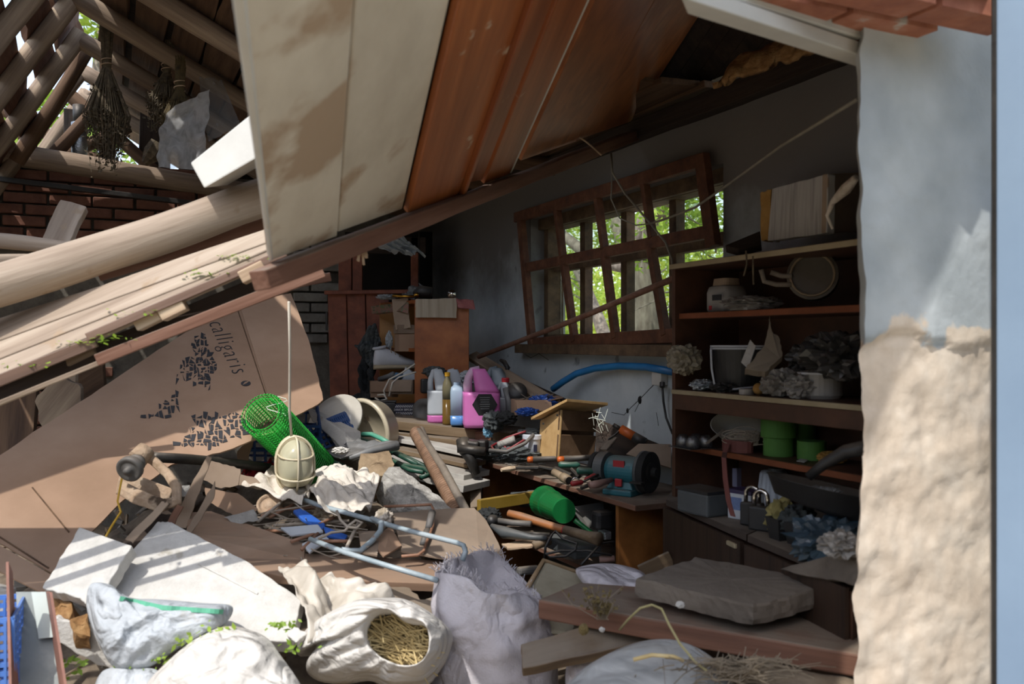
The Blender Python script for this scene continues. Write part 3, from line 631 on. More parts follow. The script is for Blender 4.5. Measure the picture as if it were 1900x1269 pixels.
glass_mat('film', 'd9dde0', .42, .34, True); glass_mat('film_dim', 'c8cccf', .45, .16, True)
o = sheet('plastic_bag', [P(302, 210, 4.3), P(388, 165, 4.25), P(378, 315, 4.25), P(292, 310, 4.3)], 26, 26, 'film', .035, 3.2, 0, smooth=True); tag(o, 'clear crinkled plastic bag hanging over the tie log', 'plastic bag')
o = sheet('plastic_film', [P(368, 140, 4.5), P(412, 150, 4.5), P(448, 235, 4.4), P(385, 260, 4.4)], 20, 20, 'film_dim', .03, 3, 0); tag(o, 'torn plastic film hanging right of the dried flowers', 'plastic film')
pr = thing('stove_pipe', 'stove pipe wrapped in shiny foil standing behind the tie log', 'pipe', P(147, 300, 5.75))
B().tube([P(147, 310, 5.75), P(147, 228, 5.75)], .048, 16).build('foil_wrap', 'foil', pr, smooth=True)
B().tube([P(147, 230, 5.75), P(146, 195, 5.75)], .036, 14).build('pipe', 'steel_dark', pr, smooth=True)
# ================================================================== RUBBLE MOUND
def lerp(xs, x):
    if x <= xs[0][0]: return xs[0][1]
    for (a, b_), (c, d) in zip(xs, xs[1:]):
        if x <= c: return b_+(d-b_)*(x-a)/(c-a)
    return xs[-1][1]
MY = [(1.2, .0), (1.8, .2), (2.3, .36), (2.6, .46), (2.95, .56), (3.3, .68), (3.8, .82), (4.2, .92), (4.6, .96), (5.2, .98), (6.8, 1.0)]
def mound(x, y):
    p = V((x, y, 0)); n = NV.dot(p)
    z = lerp(MY, y)
    k = lerp([(1.05, 1), (1.45, .25), (2.2, .2)], n)          # lower in front of and under the bench
    if y < 2.75: k = max(k, lerp([(2.3, .8), (2.75, .0)], y))
    z *= k
    z *= lerp([(-2.6, .3), (-1.9, .75), (-1.2, 1)], x-.2*(y-3))
    return z
def mfn(u, v):
    p = NV*(-3.3+u*(WALL-.03+3.3))+DV*(1.47+v*(DV.dot(CORNER)-.06-1.47)); x, y = p.x, p.y; z = mound(x, y)
    return V((x, y, z-.02+(.05*fz((x, y, 0), 4)+.03*fz((x, y, 0), 11, 2)+.015*fz((x, y, 0), 30, 3))*(1 if z > .05 else .2)))
M('rubble', ['4a4036', '6b5e4f', '857865'], 9, (1, 1, 1), .95, .6, 30)
tag(B().grid(mfn, 110, 120).build('rubble_mound', 'rubble', smooth=True), 'heap of grey brown earth and rubble under the debris', 'rubble', kind='stuff')
rnd = random.Random(21); b = B(); b2 = B()
for i in range(420):                                           # uncountable broken bits in the heap
    y = rnd.uniform(2.2, 5.0); x = rnd.uniform(-.60, .26)*y; z = mound(x, y)
    if z < .1: continue
    c = V((x, y, z+rnd.uniform(-.01, .03))); a = V((rnd.gauss(0, 1), rnd.gauss(0, 1), rnd.gauss(0, .25))).normalized()
    (b if i % 2 else b2).box(c, (rnd.uniform(.02, .2)*rnd.random()+.015, rnd.uniform(.008, .06)*rnd.random()+.006, rnd.uniform(.004, .02)), frame(a, V((rnd.gauss(0, .4), rnd.gauss(0, .4), 1))).to_3x3())
M('scrap', ['5c4c3c', '83705a', 'a08d74'], 8, (1, 1, 1), .9, .2, 30, dust=.4)
tag(b.build('wood_scraps', 'scrap'), 'splintered wood scraps scattered through the whole heap', 'scraps', kind='stuff')
M('scrap_grey', ['56524c', '7d786f', '9b968c'], 8, (1, 1, 1), .9, .2, 30, dust=.4)
tag(b2.build('plaster_scraps', 'scrap_grey'), 'grey plaster and cardboard bits scattered through the heap', 'scraps', kind='stuff')
# ================================================================== BIG CARDBOARD
M('cardboard', ['846a55', '977b65', 'a68b75'], 1.6, (1, 1, 1), .9, .06, 12)
M('cardboard_dusty', ['7d6b5b', '93806e', 'a18f7d'], 3, (1, 1, 1), .9, .1, 14, dust=.4)
M('ink', ['26272b', '303136'], 6, (1, 1, 1), .8, 0)
c_a, c_b, c_c = P(-30, 880, 3.05), P(520, 545, 4.4), P(80, 1062, 2.72)
CN = (c_b-c_a).cross(c_c-c_a).normalized()
if CN.dot(V((0, 0, CAMZ))-c_a) < 0: CN = -CN
def CP(px, py, h=0): return RP(px, py, c_a, CN)+CN*h
card = thing('flat_carton', 'huge flattened brown carton with printed map and lettering leaning at left', 'cardboard', CP(100, 1060))
def cwarp(poly, name, h=0):
    """cardboard panel with a gently warped surface, cut to a pixel polygon"""
    b = B(); n = 46; xs = [p[0] for p in poly]; ys = [p[1] for p in poly]; x0, x1, y0, y1 = min(xs), max(xs), min(ys), max(ys); idx = {}
    def vid(i, j):
        if (i, j) not in idx:
            px, py = x0+(x1-x0)*i/n, y0+(y1-y0)*j/n; p = CP(px, py, h); p = p+CN*(.012*fz(p, 2.2, 3)+.004*math.sin((py*1.0+px*.55)/9)*.4)
            idx[(i, j)] = len(b.v); b.v.append(p)
        return idx[(i, j)]
    for i in range(n):
        for j in range(n):
            if inside((x0+(x1-x0)*(i+.5)/n, y0+(y1-y0)*(j+.5)/n), poly): b.f.append((vid(i, j), vid(i+1, j), vid(i+1, j+1), vid(i, j+1))); b.mi.append(0)
    return b.build(name, 'cardboard', card, smooth=True, solid=.006)
def cpanel(poly, name, h=0):
    q = []
    for i, p in enumerate(poly):
        r = poly[(i+1) % len(poly)]
        for k in range(8): q.append((p[0]+(r[0]-p[0])*k/8+random.uniform(-.7, .7), p[1]+(r[1]-p[1])*k/8+random.uniform(-.7, .7)))
    return B().prism([CP(x, y, h) for x, y in q], -CN*.006).build(name, 'cardboard', card)
cpanel([(-130, 934), (60, 803), (185, 722), (330, 625), (440, 565), (436, 548), (505, 548), (512, 800), (420, 836), (318, 862), (225, 930), (96, 1062)], 'main_panel')
cpanel([(-128, 938), (94, 1064), (84, 1100), (-120, 1000)], 'lower_flap', -.004)
cpanel([(444, 563), (540, 545), (575, 640), (600, 742), (590, 752), (514, 790)], 'right_flap', .004)
for a, b_ in (((436, 560), (512, 790)), ((-30, 978), (90, 1055)), ((60, 905), (128, 988))):
    B().bar(CP(*a, .002), CP(*b_, .002), .004, .003, CN).build('crease', 'wood_brown', card)
def on_card(px0, px1, h=.0008):
    a, b_ = CP(*px0), CP(*px1); x = (b_-a).normalized(); m = frame(x, CN, (a+b_)/2+CN*h); return m, (b_-a).length
mm, ln = on_card((400, 598), (446, 692), .002)
t = text('lettering', 'calligaris', .19, 'ink', mm, card, off=-.0035, space=1.18); 
w_ = max(v.co.x for v in t.data.vertices)-min(v.co.x for v in t.data.vertices); sc_ = ln*1.0/w_
for v in t.data.vertices: v.co.x *= sc_; v.co.y *= sc_*1.0
mm, ln = on_card((447, 712), (465, 712), .002)
lb = B().lathe([(0, 0), (ln/2, 0), (ln/2, .001), (0, .001)], n=20); o = lb.build('round_emblem', 'ink', card, wm=mm)
lb = B().prism([V(p) for p in ((-.012, -.014, .0014), (.004, .0, .0014), (.014, .018, .0014), (-.004, .008, .0014))], V((0, 0, .0004))); lb.build('emblem_leaf', 'cardboard', card, wm=mm)
def mosaic(name, poly, cell, seed):
    """dense print of odd dark shapes inside a pixel outline"""
    rnd = random.Random(seed); b = B(); xs = [p[0] for p in poly]; ys = [p[1] for p in poly]; J = {}
    def lat(i, j):
        if (i, j) not in J: J[(i, j)] = (min(xs)+i*cell+rnd.uniform(-.42, .42)*cell, min(ys)+j*cell+rnd.uniform(-.42, .42)*cell)
        return J[(i, j)]
    used = set()
    for i in range(int((max(xs)-min(xs))/cell)+1):
        for j in range(int((max(ys)-min(ys))/cell)+1):
            if (i, j) in used or rnd.random() < .1: continue
            di, dj = rnd.choice(((1, 1), (1, 1), (2, 1), (1, 2)))
            if (i+di-1, j+dj-1) in used: di = dj = 1
            for a in range(di):
                for c in range(dj): used.add((i+a, j+c))
            q = [lat(i, j), lat(i+di, j), lat(i+di, j+dj), lat(i, j+dj)]; cx, cy = sum(p[0] for p in q)/4, sum(p[1] for p in q)/4
            if not inside((cx, cy), poly): continue
            k = rnd.choice((.8, .72, .85, .55)); q = [(cx+(x-cx)*k, cy+(y-cy)*k) for x, y in q]
            if rnd.random() < .3: q.pop(rnd.randrange(4))
            b.prism([CP(x, y, .0025) for x, y in q], -CN*.001)
    o = b.build(name, 'ink', card); o['kind'] = 'stuff'
mosaic('printed_map', [(368, 618), (384, 617), (386, 640), (392, 650), (396, 668), (404, 682), (396, 690), (384, 698), (394, 705), (388, 724), (376, 716), (360, 716), (345, 706), (334, 705), (326, 700), (330, 686), (346, 668), (362, 655), (356, 634)], 6.4, 1)
mosaic('printed_map', [(324, 702), (330, 704), (328, 730), (333, 742), (328, 770), (308, 774), (292, 772), (276, 776), (258, 782), (262, 774), (290, 760), (305, 742), (312, 733), (322, 734)], 7.4, 2)
mosaic('printed_map', [(352, 772), (372, 772), (392, 768), (412, 772), (432, 764), (450, 766), (468, 800), (454, 808), (420, 818), (400, 830), (372, 832), (350, 826), (326, 832), (320, 826), (346, 806), (360, 786)], 7.2, 3)
# ------------------------------------------------------------------ old boards and bricks showing above the carton at far left
tag(bar('door_board', P(20, 855, 4.3), P(34, 690, 4.5), .22, .03, 'wood_brown', up=(0, -1, 0)), 'dark upright board standing behind the carton at far left', 'board')
tag(slab('broken_plank', [P(64, 745, 4.0), P(108, 690, 4.0), P(150, 720, 4.0), P(150, 850, 4.0), P(92, 850, 4.0)], .03, 'wood_grey', jag=.01), 'tilted broken grey plank peeking over the carton edge', 'plank')
tag(slab('broken_plank', [P(115, 700, 4.1), P(140, 690, 4.1), P(160, 850, 4.1), P(135, 850, 4.1)], .03, 'wood_pale', jag=.01), 'pale splintered plank over the carton edge', 'plank')
tag(slab('broken_plank', [P(142, 690, 4.2), P(190, 660, 4.2), P(200, 840, 4.2), P(150, 840, 4.2)], .03, 'wood_brown', jag=.006), 'brown plank end behind the carton under the rails', 'plank')
# ================================================================== MIDDLE OF THE HEAP
M('net_green', ['1c8f2a', '2fb541'], 6, (1, 1, 1), .45, 0)
def mesh_roll():
    root = thing('mesh_roll', 'roll of bright green plastic garden mesh leaning on the carton', 'mesh roll', P(600, 880, 3.7))
    a, e = P(487, 768, 3.35), P(618, 902, 3.95); m = frame(e-a, UP, a); L = (e-a).length
    for i, r in enumerate((.083, .066)):
        b = B(); b.loft([[m @ V((L*k/46, math.cos(2*math.pi*j/30)*r, math.sin(2*math.pi*j/30)*r)) for j in range(30)] for k in range(47)], False, False)
        o = b.build('mesh_layer', 'net_green', root); q = o.modifiers.new('wire', 'WIREFRAME'); q.thickness = .0042 if i == 0 else .0045; q.use_even_offset = False
    b = B(); 
    for j in range(40):
        c = [m @ V((x, math.cos(2*math.pi*j/40)*.083, math.sin(2*math.pi*j/40)*.083)) for x in (0, -.006)]; b.tube(c, .002, 4)
    o = b.build('cut_ends', 'net_green', root); o['kind'] = 'stuff'
    M('string_white', ['c9d0c2', 'd9dcd0'], 9, (1, 1, 1), .8, 0)
    B().tube([m @ V((.02, -.03+.0*i, .085)) + V((.04*math.sin(i*.9), -.012*i*.3, -.008*i)) for i in range(10)], .002, 5).build('tie_string', 'string_white', root)
mesh_roll()
# hanging bulkhead lamp
M('lamp_glass', ['b3ae92', 'c0bca2'], 3, (1, 1, 1), .15, .02)
M('lamp_white', ['cdbfa0', 'dcd2b8'], 6, (1, 1, 1), .4, .05)
M('cord_white', ['c9c2b4', 'd8d2c6'], 20, (1, 1, 1), .7, 0)
def lamp():
    c = P(547, 858, 3.3); root = thing('bulkhead_lamp', 'oval caged bulkhead lamp hanging from a pale cord', 'lamp', P(545, 905, 3.3))
    mm = frame(V((1, .38, 0)), V((.06, 0, 1)), c); hx, hz = .066, .092      # local x right, z up, y = away from the camera
    def oval(k, y, n=36):
        out = []
        for j in range(n):
            t = 2*math.pi*j/n; x = math.cos(t)*hx; z = math.sin(t)*hz
            if z < 0: x = hx*(1 if math.cos(t) > 0 else -1)*abs(math.cos(t))**.55; z = -hz*abs(math.sin(t))**.75
            out.append(mm @ V((x*k, y, z*k)))
        return out
    B().loft([oval(1.06, .045), oval(1.08, .02), oval(1.0, .0), oval(.98, .0)]).build('base_plate', 'lamp_white', root, smooth=False, bevel=.003)
    B().loft([oval(.96, .0), oval(.95, -.03), oval(.88, -.06), oval(.68, -.085), oval(.4, -.096), oval(.02, -.1)]).build('glass_dome', 'lamp_glass', root, smooth=True)
    B().tube(oval(1.06, -.012), .0045, 7, closed=True).build('cage_ring', 'lamp_white', root, smooth=True)
    def arch(f): return [mm @ V(f(t/14)) for t in range(15)]
    B().tube(arch(lambda t: (0.0, -.012-.094*math.sin(math.pi*t)**.6, hz*1.06*math.cos(math.pi*t))), .004, 6).build('cage_wire', 'lamp_white', root, smooth=True)
    for zz, kk in ((.035, .95), (-.035, 1.05)):
        B().tube(arch(lambda t: (hx*kk*math.cos(math.pi*t), -.012-.085*math.sin(math.pi*t)**.6, zz-.02*math.sin(math.pi*t)*(1 if zz < 0 else .6))), .004, 6).build('cage_wire', 'lamp_white', root, smooth=True)
    B().tube([P(536, 560, 3.1), P(538, 650, 3.2), P(537, 760, 3.27), P(541, 812, 3.3)], .005, 7).build('cord', 'cord_white', root, smooth=True)
lamp()
# blue crates behind the roll
M('crate_blue', ['2a4c84', '385f9c'], 5, (1, 1, 1), .45, .05, dust=.3)
def crate(name, label, o, ax, ay, az, parent_grp, nx=7, nz=3, mat='crate_blue', gap=.5):
    """an open lattice crate with slotted sides; o is a lower corner"""
    root = thing(name, label, 'crate', o); o, ax, ay, az = V(o), V(ax), V(ay), V(az)
    for (p, u) in ((o, ax), (o+ay, ax), (o, ay), (o+ax, ay)):
        b = B()
        for k in range(nz+1): b.bar(p+az*(k/nz), p+u+az*(k/nz), .006, .012, az)
        for k in range(nx+1):
            b.bar(p+u*(k/nx), p+u*(k/nx)+az, .009, .006, u)
        o2 = b.build('side', mat, root)
    b = B()
    for k in range(nx+1): b.bar(o+ax*(k/nx), o+ax*(k/nx)+ay, .012, .005, az)
    for k in range(5): b.bar(o+ay*(k/4), o+ay*(k/4)+ax, .012, .005, az)
    b.build('bottom', mat, root)
    return root
crate('plastic_crate', 'blue lattice crate tipped behind the green mesh roll', P(452, 858, 3.85), V((.30, .12, -.02)), V((-.06, .2, .10)), V((.02, -.06, .17)), 0)
crate('plastic_crate', 'broken blue lattice crate under the white lids', P(555, 850, 4.0), V((.18, .02, .07)), V((.05, .15, .02)), V((-.06, .02, .10)), 0, 9, 4)
# white enamel lids
M('enamel', ['c2bdb2', 'd6d2c8'], 5, (1, 1, 1), .3, .05, spot=('8f7f6c', 12, .68), dust=.25)
M('enamel_cream', ['b5a98f', 'cdc3ab'], 5, (1, 1, 1), .35, .05, spot=('7f6f5c', 12, .66), dust=.2)
def disc_thing(name, label, cat, c, n_dir, prof, mat, up=UP, nn=40):
    z = V(n_dir).normalized(); m = frame(up if abs(z.dot(V(up))) < .95 else V((1, 0, 0)), z, c)
    x = V(up); x = (x-z*x.dot(z)).normalized(); y = z.cross(x); m = Matrix((x, y, z)).transposed()
    return tag(B().lathe(prof, c, m, nn).build(name, mat, smooth=True, bevel=0), label, cat)
disc_thing('enamel_lid', 'white enamel pan lid with slots standing behind the foam channel', 'lid', P(622, 782, 4.25), (-.35, -.75, .55), [(0, .05), (.05, .048), (.09, .03), (.115, .028), (.12, .012), (.145, .01), (.148, 0), (.14, -.002), (.11, .005), (0, .03)], 'enamel')  # this is the slotted pan lid
for i in range(5):
    pass
disc_thing('enamel_basin', 'cream enamel basin rim standing on edge behind the green frames', 'basin', P(678, 800, 4.35), (-.55, -.8, -.12), [(.165, 0), (.165, .015), (.15, .02), (.135, .0), (.13, -.08), (0, -.09), (0, -.095), (.138, -.088), (.148, -.005), (.16, -.004)], 'enamel_cream')
slots = B()
for i in range(5):
    a = P(594+i*9, 778+i*3, 4.2); slots.bar(a, a+V((-.02, -.01, -.04)), .006, .006)
# EPS channel
M('foam', ['b4b1ab', 'c8c5bf'], 22, (1, 1, 1), .85, .25, 120, spot=('a59f94', 15, .68))
M('foam_grey', ['8f8d88', 'aaa8a3'], 22, (1, 1, 1), .85, .3, 120, dust=.4)
beam = beam4('foam_channel', [[P(568, 754, 4.1), P(578, 780, 4.05), P(600, 800, 4.15), P(590, 762, 4.2)], [P(640, 802, 3.95), P(640, 836, 3.9), P(672, 836, 3.98), P(670, 800, 4.05)]], 'foam', .006)
tag(beam, 'white stepped foam packing channel in the middle of the heap', 'foam')
tag(beam4('foam_strip', [[P(612, 804, 4.05), P(614, 815, 4.0), P(640, 818, 4.05), P(636, 803, 4.1)], [P(630, 826, 3.88), P(633, 842, 3.85), P(668, 838, 3.9), P(666, 826, 3.95)]], 'foam', .004), 'lower step of foam packing beneath the white channel', 'foam')
# green metal frames
M('frame_green', ['16352a', '20493a', '2c5a49'], 9, (1, 1, 1), .45, .05, dust=.35)
M('frame_mint', ['3f8f78', '58a98f'], 9, (1, 1, 1), .45, .05, dust=.3)
def tubes(name, label, cat, paths, r, mat, part='tube', n=8, mats=None):
    root = thing(name, label, cat, V(P(*paths[0][0])))
    for i, path in enumerate(paths): B().tube([P(*p) for p in path], r if not isinstance(r, list) else r[i], n).build(part, mats[i] if mats else mat, root, smooth=True)
    return root
tubes('folding_frame', 'dark green folding tube frame lying behind the concrete chunk', 'tube frame', [[(662, 812, 4.15), (690, 822, 4.1), (740, 842, 4.0), (790, 866, 3.85)], [(700, 840, 4.0), (745, 862, 3.9), (788, 870, 3.8), (800, 880, 3.75), (780, 886, 3.72)], [(715, 848, 3.98), (760, 872, 3.85), (786, 876, 3.8)], [(728, 838, 4.0), (775, 862, 3.88)]], .011, 'frame_green')
tubes('folding_frame', 'dark green tube frame lying behind the pale sack cloth', 'tube frame', [[(578, 832, 3.9), (620, 855, 3.8), (650, 872, 3.72)], [(585, 845, 3.85), (630, 868, 3.75), (655, 878, 3.7)], [(600, 838, 3.9), (640, 850, 3.85)]], .010, 'frame_green')
tubes('mint_tube', 'short mint green tube bent beside the cream basin', 'tube', [[(672, 806, 4.2), (690, 806, 4.18), (708, 814, 4.12), (722, 822, 4.08)]], .012, 'frame_mint')
# grey flat bag / scoop
M('grey_vinyl', ['5b5d5f', '77797a'], 8, (1, 1, 1), .5, .15, dust=.3)
sh = sheet('vinyl_flap', [P(590, 842, 3.8), P(660, 818, 3.95), P(742, 822, 3.95), P(655, 852, 3.75)], 22, 14, 'grey_vinyl', .02, 4, .006); tag(sh, 'grey vinyl flap lying across the green frames', 'vinyl')
tag(B().tube([P(648, 850, 3.72), P(690, 836, 3.8), P(738, 826, 3.86)], [.01, .018, .022], 8).build('vinyl_roll', 'grey_vinyl', smooth=True), 'rolled grey edge lying below the foam channel', 'vinyl')
crumple_ = crumple('paper_wad', P(632, 836, 3.72), (.035, .03, .015), 'foam', seed=4); tag(crumple_, 'small crumpled white paper on the grey flap', 'paper')
# wooden block, concrete chunk, spring covered rod
M('wood_block', ['6b5843', '857158', '9b876c'], 14, (1, 1, 1), .9, .4, 40)
def chunk(name, label, cat, pts, depth, mat, rough=.008, cuts=10):
    pts = [V(p) for p in pts]; c = sum(pts, V())/len(pts); b = B(); q = []
    for i, p in enumerate(pts):
        e = pts[(i+1) % len(pts)]
        for k in range(cuts): q.append(p+(e-p)*(k/cuts))
    n = (pts[1]-pts[0]).cross(pts[2]-pts[0]).normalized()
    if n.dot(c-V((0, 0, CAMZ))) < 0: n = -n
    rings = []
    for t, k in ((0, .02), (0, .35), (0, .7), (0, 1), (.25, 1.03), (.7, 1.03), (1, 1), (1, .1)):
        rings.append([c+(p-c)*k+n*depth*t+V((fz(p+n*t, 22), fz(p+n*t, 22, 2), fz(p*k+n*t, 22, 3)))*rough*(2 if k < 1 else 1.5) for p in q])
    return tag(b.loft(rings).build(name, mat, smooth=False), label, cat)
chunk('wood_block', 'dusty sawn wooden block sitting under the grey flap', 'block', [P(668, 842, 3.7), P(722, 836, 3.75), P(732, 862, 3.68), P(722, 884, 3.62), P(664, 882, 3.6)], .12, 'wood_block', .004)
M('concrete', ['77746f', '95928c', 'aeaba5'], 30, (1, 1, 1), .95, .8, 90)
chunk('concrete_chunk', 'speckled grey concrete chunk lying against the spring rod', 'concrete', [P(706, 892, 3.5), P(722, 868, 3.62), P(742, 866, 3.65), P(800, 910, 3.5), P(838, 945, 3.4), P(822, 952, 3.35), P(742, 938, 3.4)], .08, 'concrete', .008)
M('spring_rust', ['5a4332', '775a44', '8c6e57'], 18, (1, 1, 1), .7, .2)
M('rod_grey', ['5f564c', '7d7367'], 18, (1, 1, 1), .7, .2, dust=.4)
root = thing('spring_rod', 'long rusty coil spring over a grey rod leaning diagonally', 'spring', P(862, 950, 3.35))
a, e = P(772, 802, 4.0), P(850, 952, 3.4); L = (e-a).length; m = frame(e-a, UP, a)
B().tube([m @ V((L*t/700, .024*math.cos(t*.42), .024*math.sin(t*.42))) for t in range(0, 700, 1)], .0075, 5).build('coil', 'spring_rust', root, smooth=True)
B().tube([a+V((.02, .02, .01)), e], .017, 10).build('core', 'rod_grey', root, smooth=True)
B().tube([P(776, 800, 3.98), P(822, 868, 3.65), P(866, 950, 3.35)], .017, 10).build('rod', 'rod_grey', root, smooth=True)
# stack of white boards and planks carrying the jugs
M('board_white', ['8e8a84', 'aaa7a1', 'b8b5af'], 5, (1, 1, 1), .7, .15, 30, dust=.3, spot=('6d5f50', 12, .62))
JZ = HP(860, 792, 1.0).z
def jp(px, py, D): return P(px, py, D)
for i, (a, b_, w_, h_, mt, lab) in enumerate([
    ((680, 776, 4.75), (960, 806, 4.55), .34, .045, 'wood_dusty', 'dusty thick plank on top of the stack carrying the plastic jugs'),
    ((690, 800, 4.6), (905, 826, 4.35), .1, .03, 'wood_dusty', 'second dusty plank in the stack under the jugs'),
    ((720, 808, 4.5), (890, 842, 4.25), .16, .02, 'board_white', 'white laminated board under the planks of the jug stack'),
    ((730, 828, 4.4), (885, 862, 4.15), .16, .02, 'wood_dusty', 'dark dusty board in the lower part of the jug stack'),
    ((745, 845, 4.3), (885, 882, 4.05), .2, .025, 'board_white', 'grimy white board low in the stack behind the spring rod'),
    ((770, 872, 4.15), (885, 902, 3.95), .2, .03, 'board_white', 'lowest off white board behind the spring rod')]):
    A, E = P(*a), P(*b_); tag(bar('stack_board', A, E, w_, h_, mt, bevel=.002, wob=.004), lab, 'board')
tag(bar('board_offcut', P(885, 808, 4.45), P(915, 808, 4.42), .06, .045, 'wood_red'), 'small orange wood offcut at the end of the jug plank', 'offcut')
tag(bar('board_prop', P(880, 870, 4.15), P(884, 945, 3.9), .05, .03, 'wood_dusty', up=(0, -1, 0)), 'grey upright batten beside the bench end panel', 'batten')
tag(chunk('jug_support', 'rough rubble block under the jug stack', 'rubble', [P(700, 815, 4.7), P(860, 835, 4.6), P(870, 900, 4.4), P(720, 880, 4.4)], .3, 'wood_dusty', .02))
# bench vise
root = thing('bench_vise', 'dark grey bench vise lying beside the bench end', 'vise', P(870, 870, 4.05))
B().box(P(872, 828, 4.05), (.10, .07, .06), frame((1, -.3, -.1)).to_3x3()).box(P(895, 826, 4.05), (.05, .06, .05), frame((1, -.3, 0)).to_3x3()).build('vise_jaw', 'steel_dark', root, bevel=.01)
B().tube([P(850, 832, 4.0), P(900, 838, 3.98)], .02, 12).build('vise_screw', 'steel_dark', root, smooth=True)
B().tube([P(858, 815, 4.05), P(862, 832, 4.03), P(872, 850, 4.0), P(884, 880, 4.0)], [.03, .035, .025, .02], 10).build('vise_body', 'steel_dark', root, smooth=True)
# woven sack cloths around the lamp
M('sack_cloth', ['b5aa9c', 'cdc4b7', 'd8d1c6'], 5, (1, 1, 1), .9, .15, 120, spot=('a0937f', 8, .64), wr=9, wd=.008)
def cl(u, v): return .012*math.sin(u*9+v*4)*math.sin(v*5)+.006*abs(math.sin(u*13-v*9))
tag(sheet('sack_cloth', [P(448, 905, 3.3), P(520, 862, 3.55), P(590, 905, 3.35), P(560, 936, 3.12)], 30, 22, 'sack_cloth', .03, 4, .003, curl=cl), 'pale woven sack cloth draped left of the hanging lamp', 'sack cloth')
def cl2(u, v): return .05*math.sin(math.pi*u)*math.sin(math.pi*v)+.02*math.sin(u*5+v*3)*(.3+v)+.014*abs(math.sin(u*7-v*5+.8*math.sin(v*4)))*v+.006*abs(math.sin(u*5+v*11))
tag(sheet('sack_cloth', [P(568, 880, 3.42), P(640, 868, 3.6), P(702, 900, 3.5), P(682, 962, 3.15)], 40, 30, 'sack_cloth', .03, 4, .003, curl=cl2, seed=3), 'wrinkled beige woven sack draped right of the hanging lamp', 'sack cloth')
tag(sheet('sack_cloth', [P(562, 905, 3.35), P(620, 890, 3.42), P(690, 950, 3.1), P(592, 948, 3.05)], 34, 26, 'sack_cloth', .03, 4, .003, curl=cl2, seed=8), 'front fold of beige sack hanging over the rods', 'sack cloth')
tag(crumple('sack_corner', P(712, 962, 3.1), (.03, .03, .035), 'sack_cloth', seed=5), 'small crumpled sack corner beside the blue tube frame', 'sack cloth')
# control arm with rubber boot, bar and yellow wire
M('cast_tan', ['8c755c', 'a8917a', 'b8a690'], 12, (1, 1, 1), .9, .5, 60, spot=('4a3b2c', 10, .62))
M('rubber', ['4b4a49', '63615f'], 8, (1, 1, 1), .6, .1, dust=.6)
root = thing('control_arm', 'clay caked car control arm with rubber boot and yellow wire', 'car part', P(300, 945, 2.85))
def flat_tube(path, w, h, mat, name, parent):
    path = [V(p) for p in path]; rings = []
    for i, p in enumerate(path):
        t = (path[min(i+1, len(path)-1)]-path[max(i-1, 0)]).normalized(); s = t.cross(V((0, -1, .25))).normalized(); n = s.cross(t); wi = w[i] if isinstance(w, list) else w
        rings.append([p+s*wi*a+n*h*c for a, c in ((-1, -.6), (0, -1), (1, -.6), (1, .6), (0, 1), (-1, .6))])
    return B().loft(rings).build(name, mat, parent, smooth=False, bevel=.004)
flat_tube([P(225, 905, 2.95), P(255, 922, 2.9), P(300, 938, 2.87), P(328, 930, 2.88), P(328, 905, 2.92), P(312, 880, 2.97), P(285, 855, 3.0), P(268, 845, 3.0)], [.022, .024, .022, .019, .016, .015, .015, .018], .013, 'cast_tan', 'arm', root)
flat_tube([P(218, 900, 2.98), P(262, 905, 2.98), P(318, 918, 2.95)], [.03, .034, .02], .005, 'cast_tan', 'arm_web', root)
B().tube([P(255, 852, 2.97), P(272, 833, 3.0)], [.034, .03], 12).build('arm_end', 'cast_tan', root, smooth=True)
zax = (P(232, 878, 2.86)-P(262, 850, 2.96)).normalized(); mb = frame(zax.orthogonal(), zax).to_3x3(); oo = P(258, 854, 2.95)
B().lathe([(0, 0), (.022, 0), (.022, .012), (.030, .014), (.030, .022), (.024, .026), (.034, .036), (.042, .05), (.043, .068), (.036, .072), (.030, .068), (.012, .072), (.012, .085), (0, .088)], oo, mb, 24).build('rubber_boot', 'rubber', root, smooth=True)
B().tube([P(226, 888, 2.84), P(218, 930, 2.8), P(224, 950, 2.78), P(206, 978, 2.72), P(196, 996, 2.68)], .0035, 6).build('yellow_wire', M('wire_yellow', ['c99a25', 'd9ad3a'], 9, (1, 1, 1), .5, 0).name, root, smooth=True)
tag(B().tube([P(285, 848, 3.05), P(350, 852, 3.2), P(420, 858, 3.35), P(500, 868, 3.5)], [.018, .019, .018, .018], 12).build('steel_bar', 'steel_dark', smooth=True), 'dark round steel bar running from the car part under the carton', 'bar')
M('red_cloth', ['7f1722', 'a0222e', 'b53540'], 6, (1, 1, 1), .9, .2, 60)
tag(sheet('red_cloth', [P(448, 872, 3.5), P(500, 858, 3.6), P(515, 878, 3.55), P(462, 892, 3.45)], 20, 14, 'red_cloth', .05, 5, .004), 'crumpled red cloth behind the pale sack cloth', 'cloth')
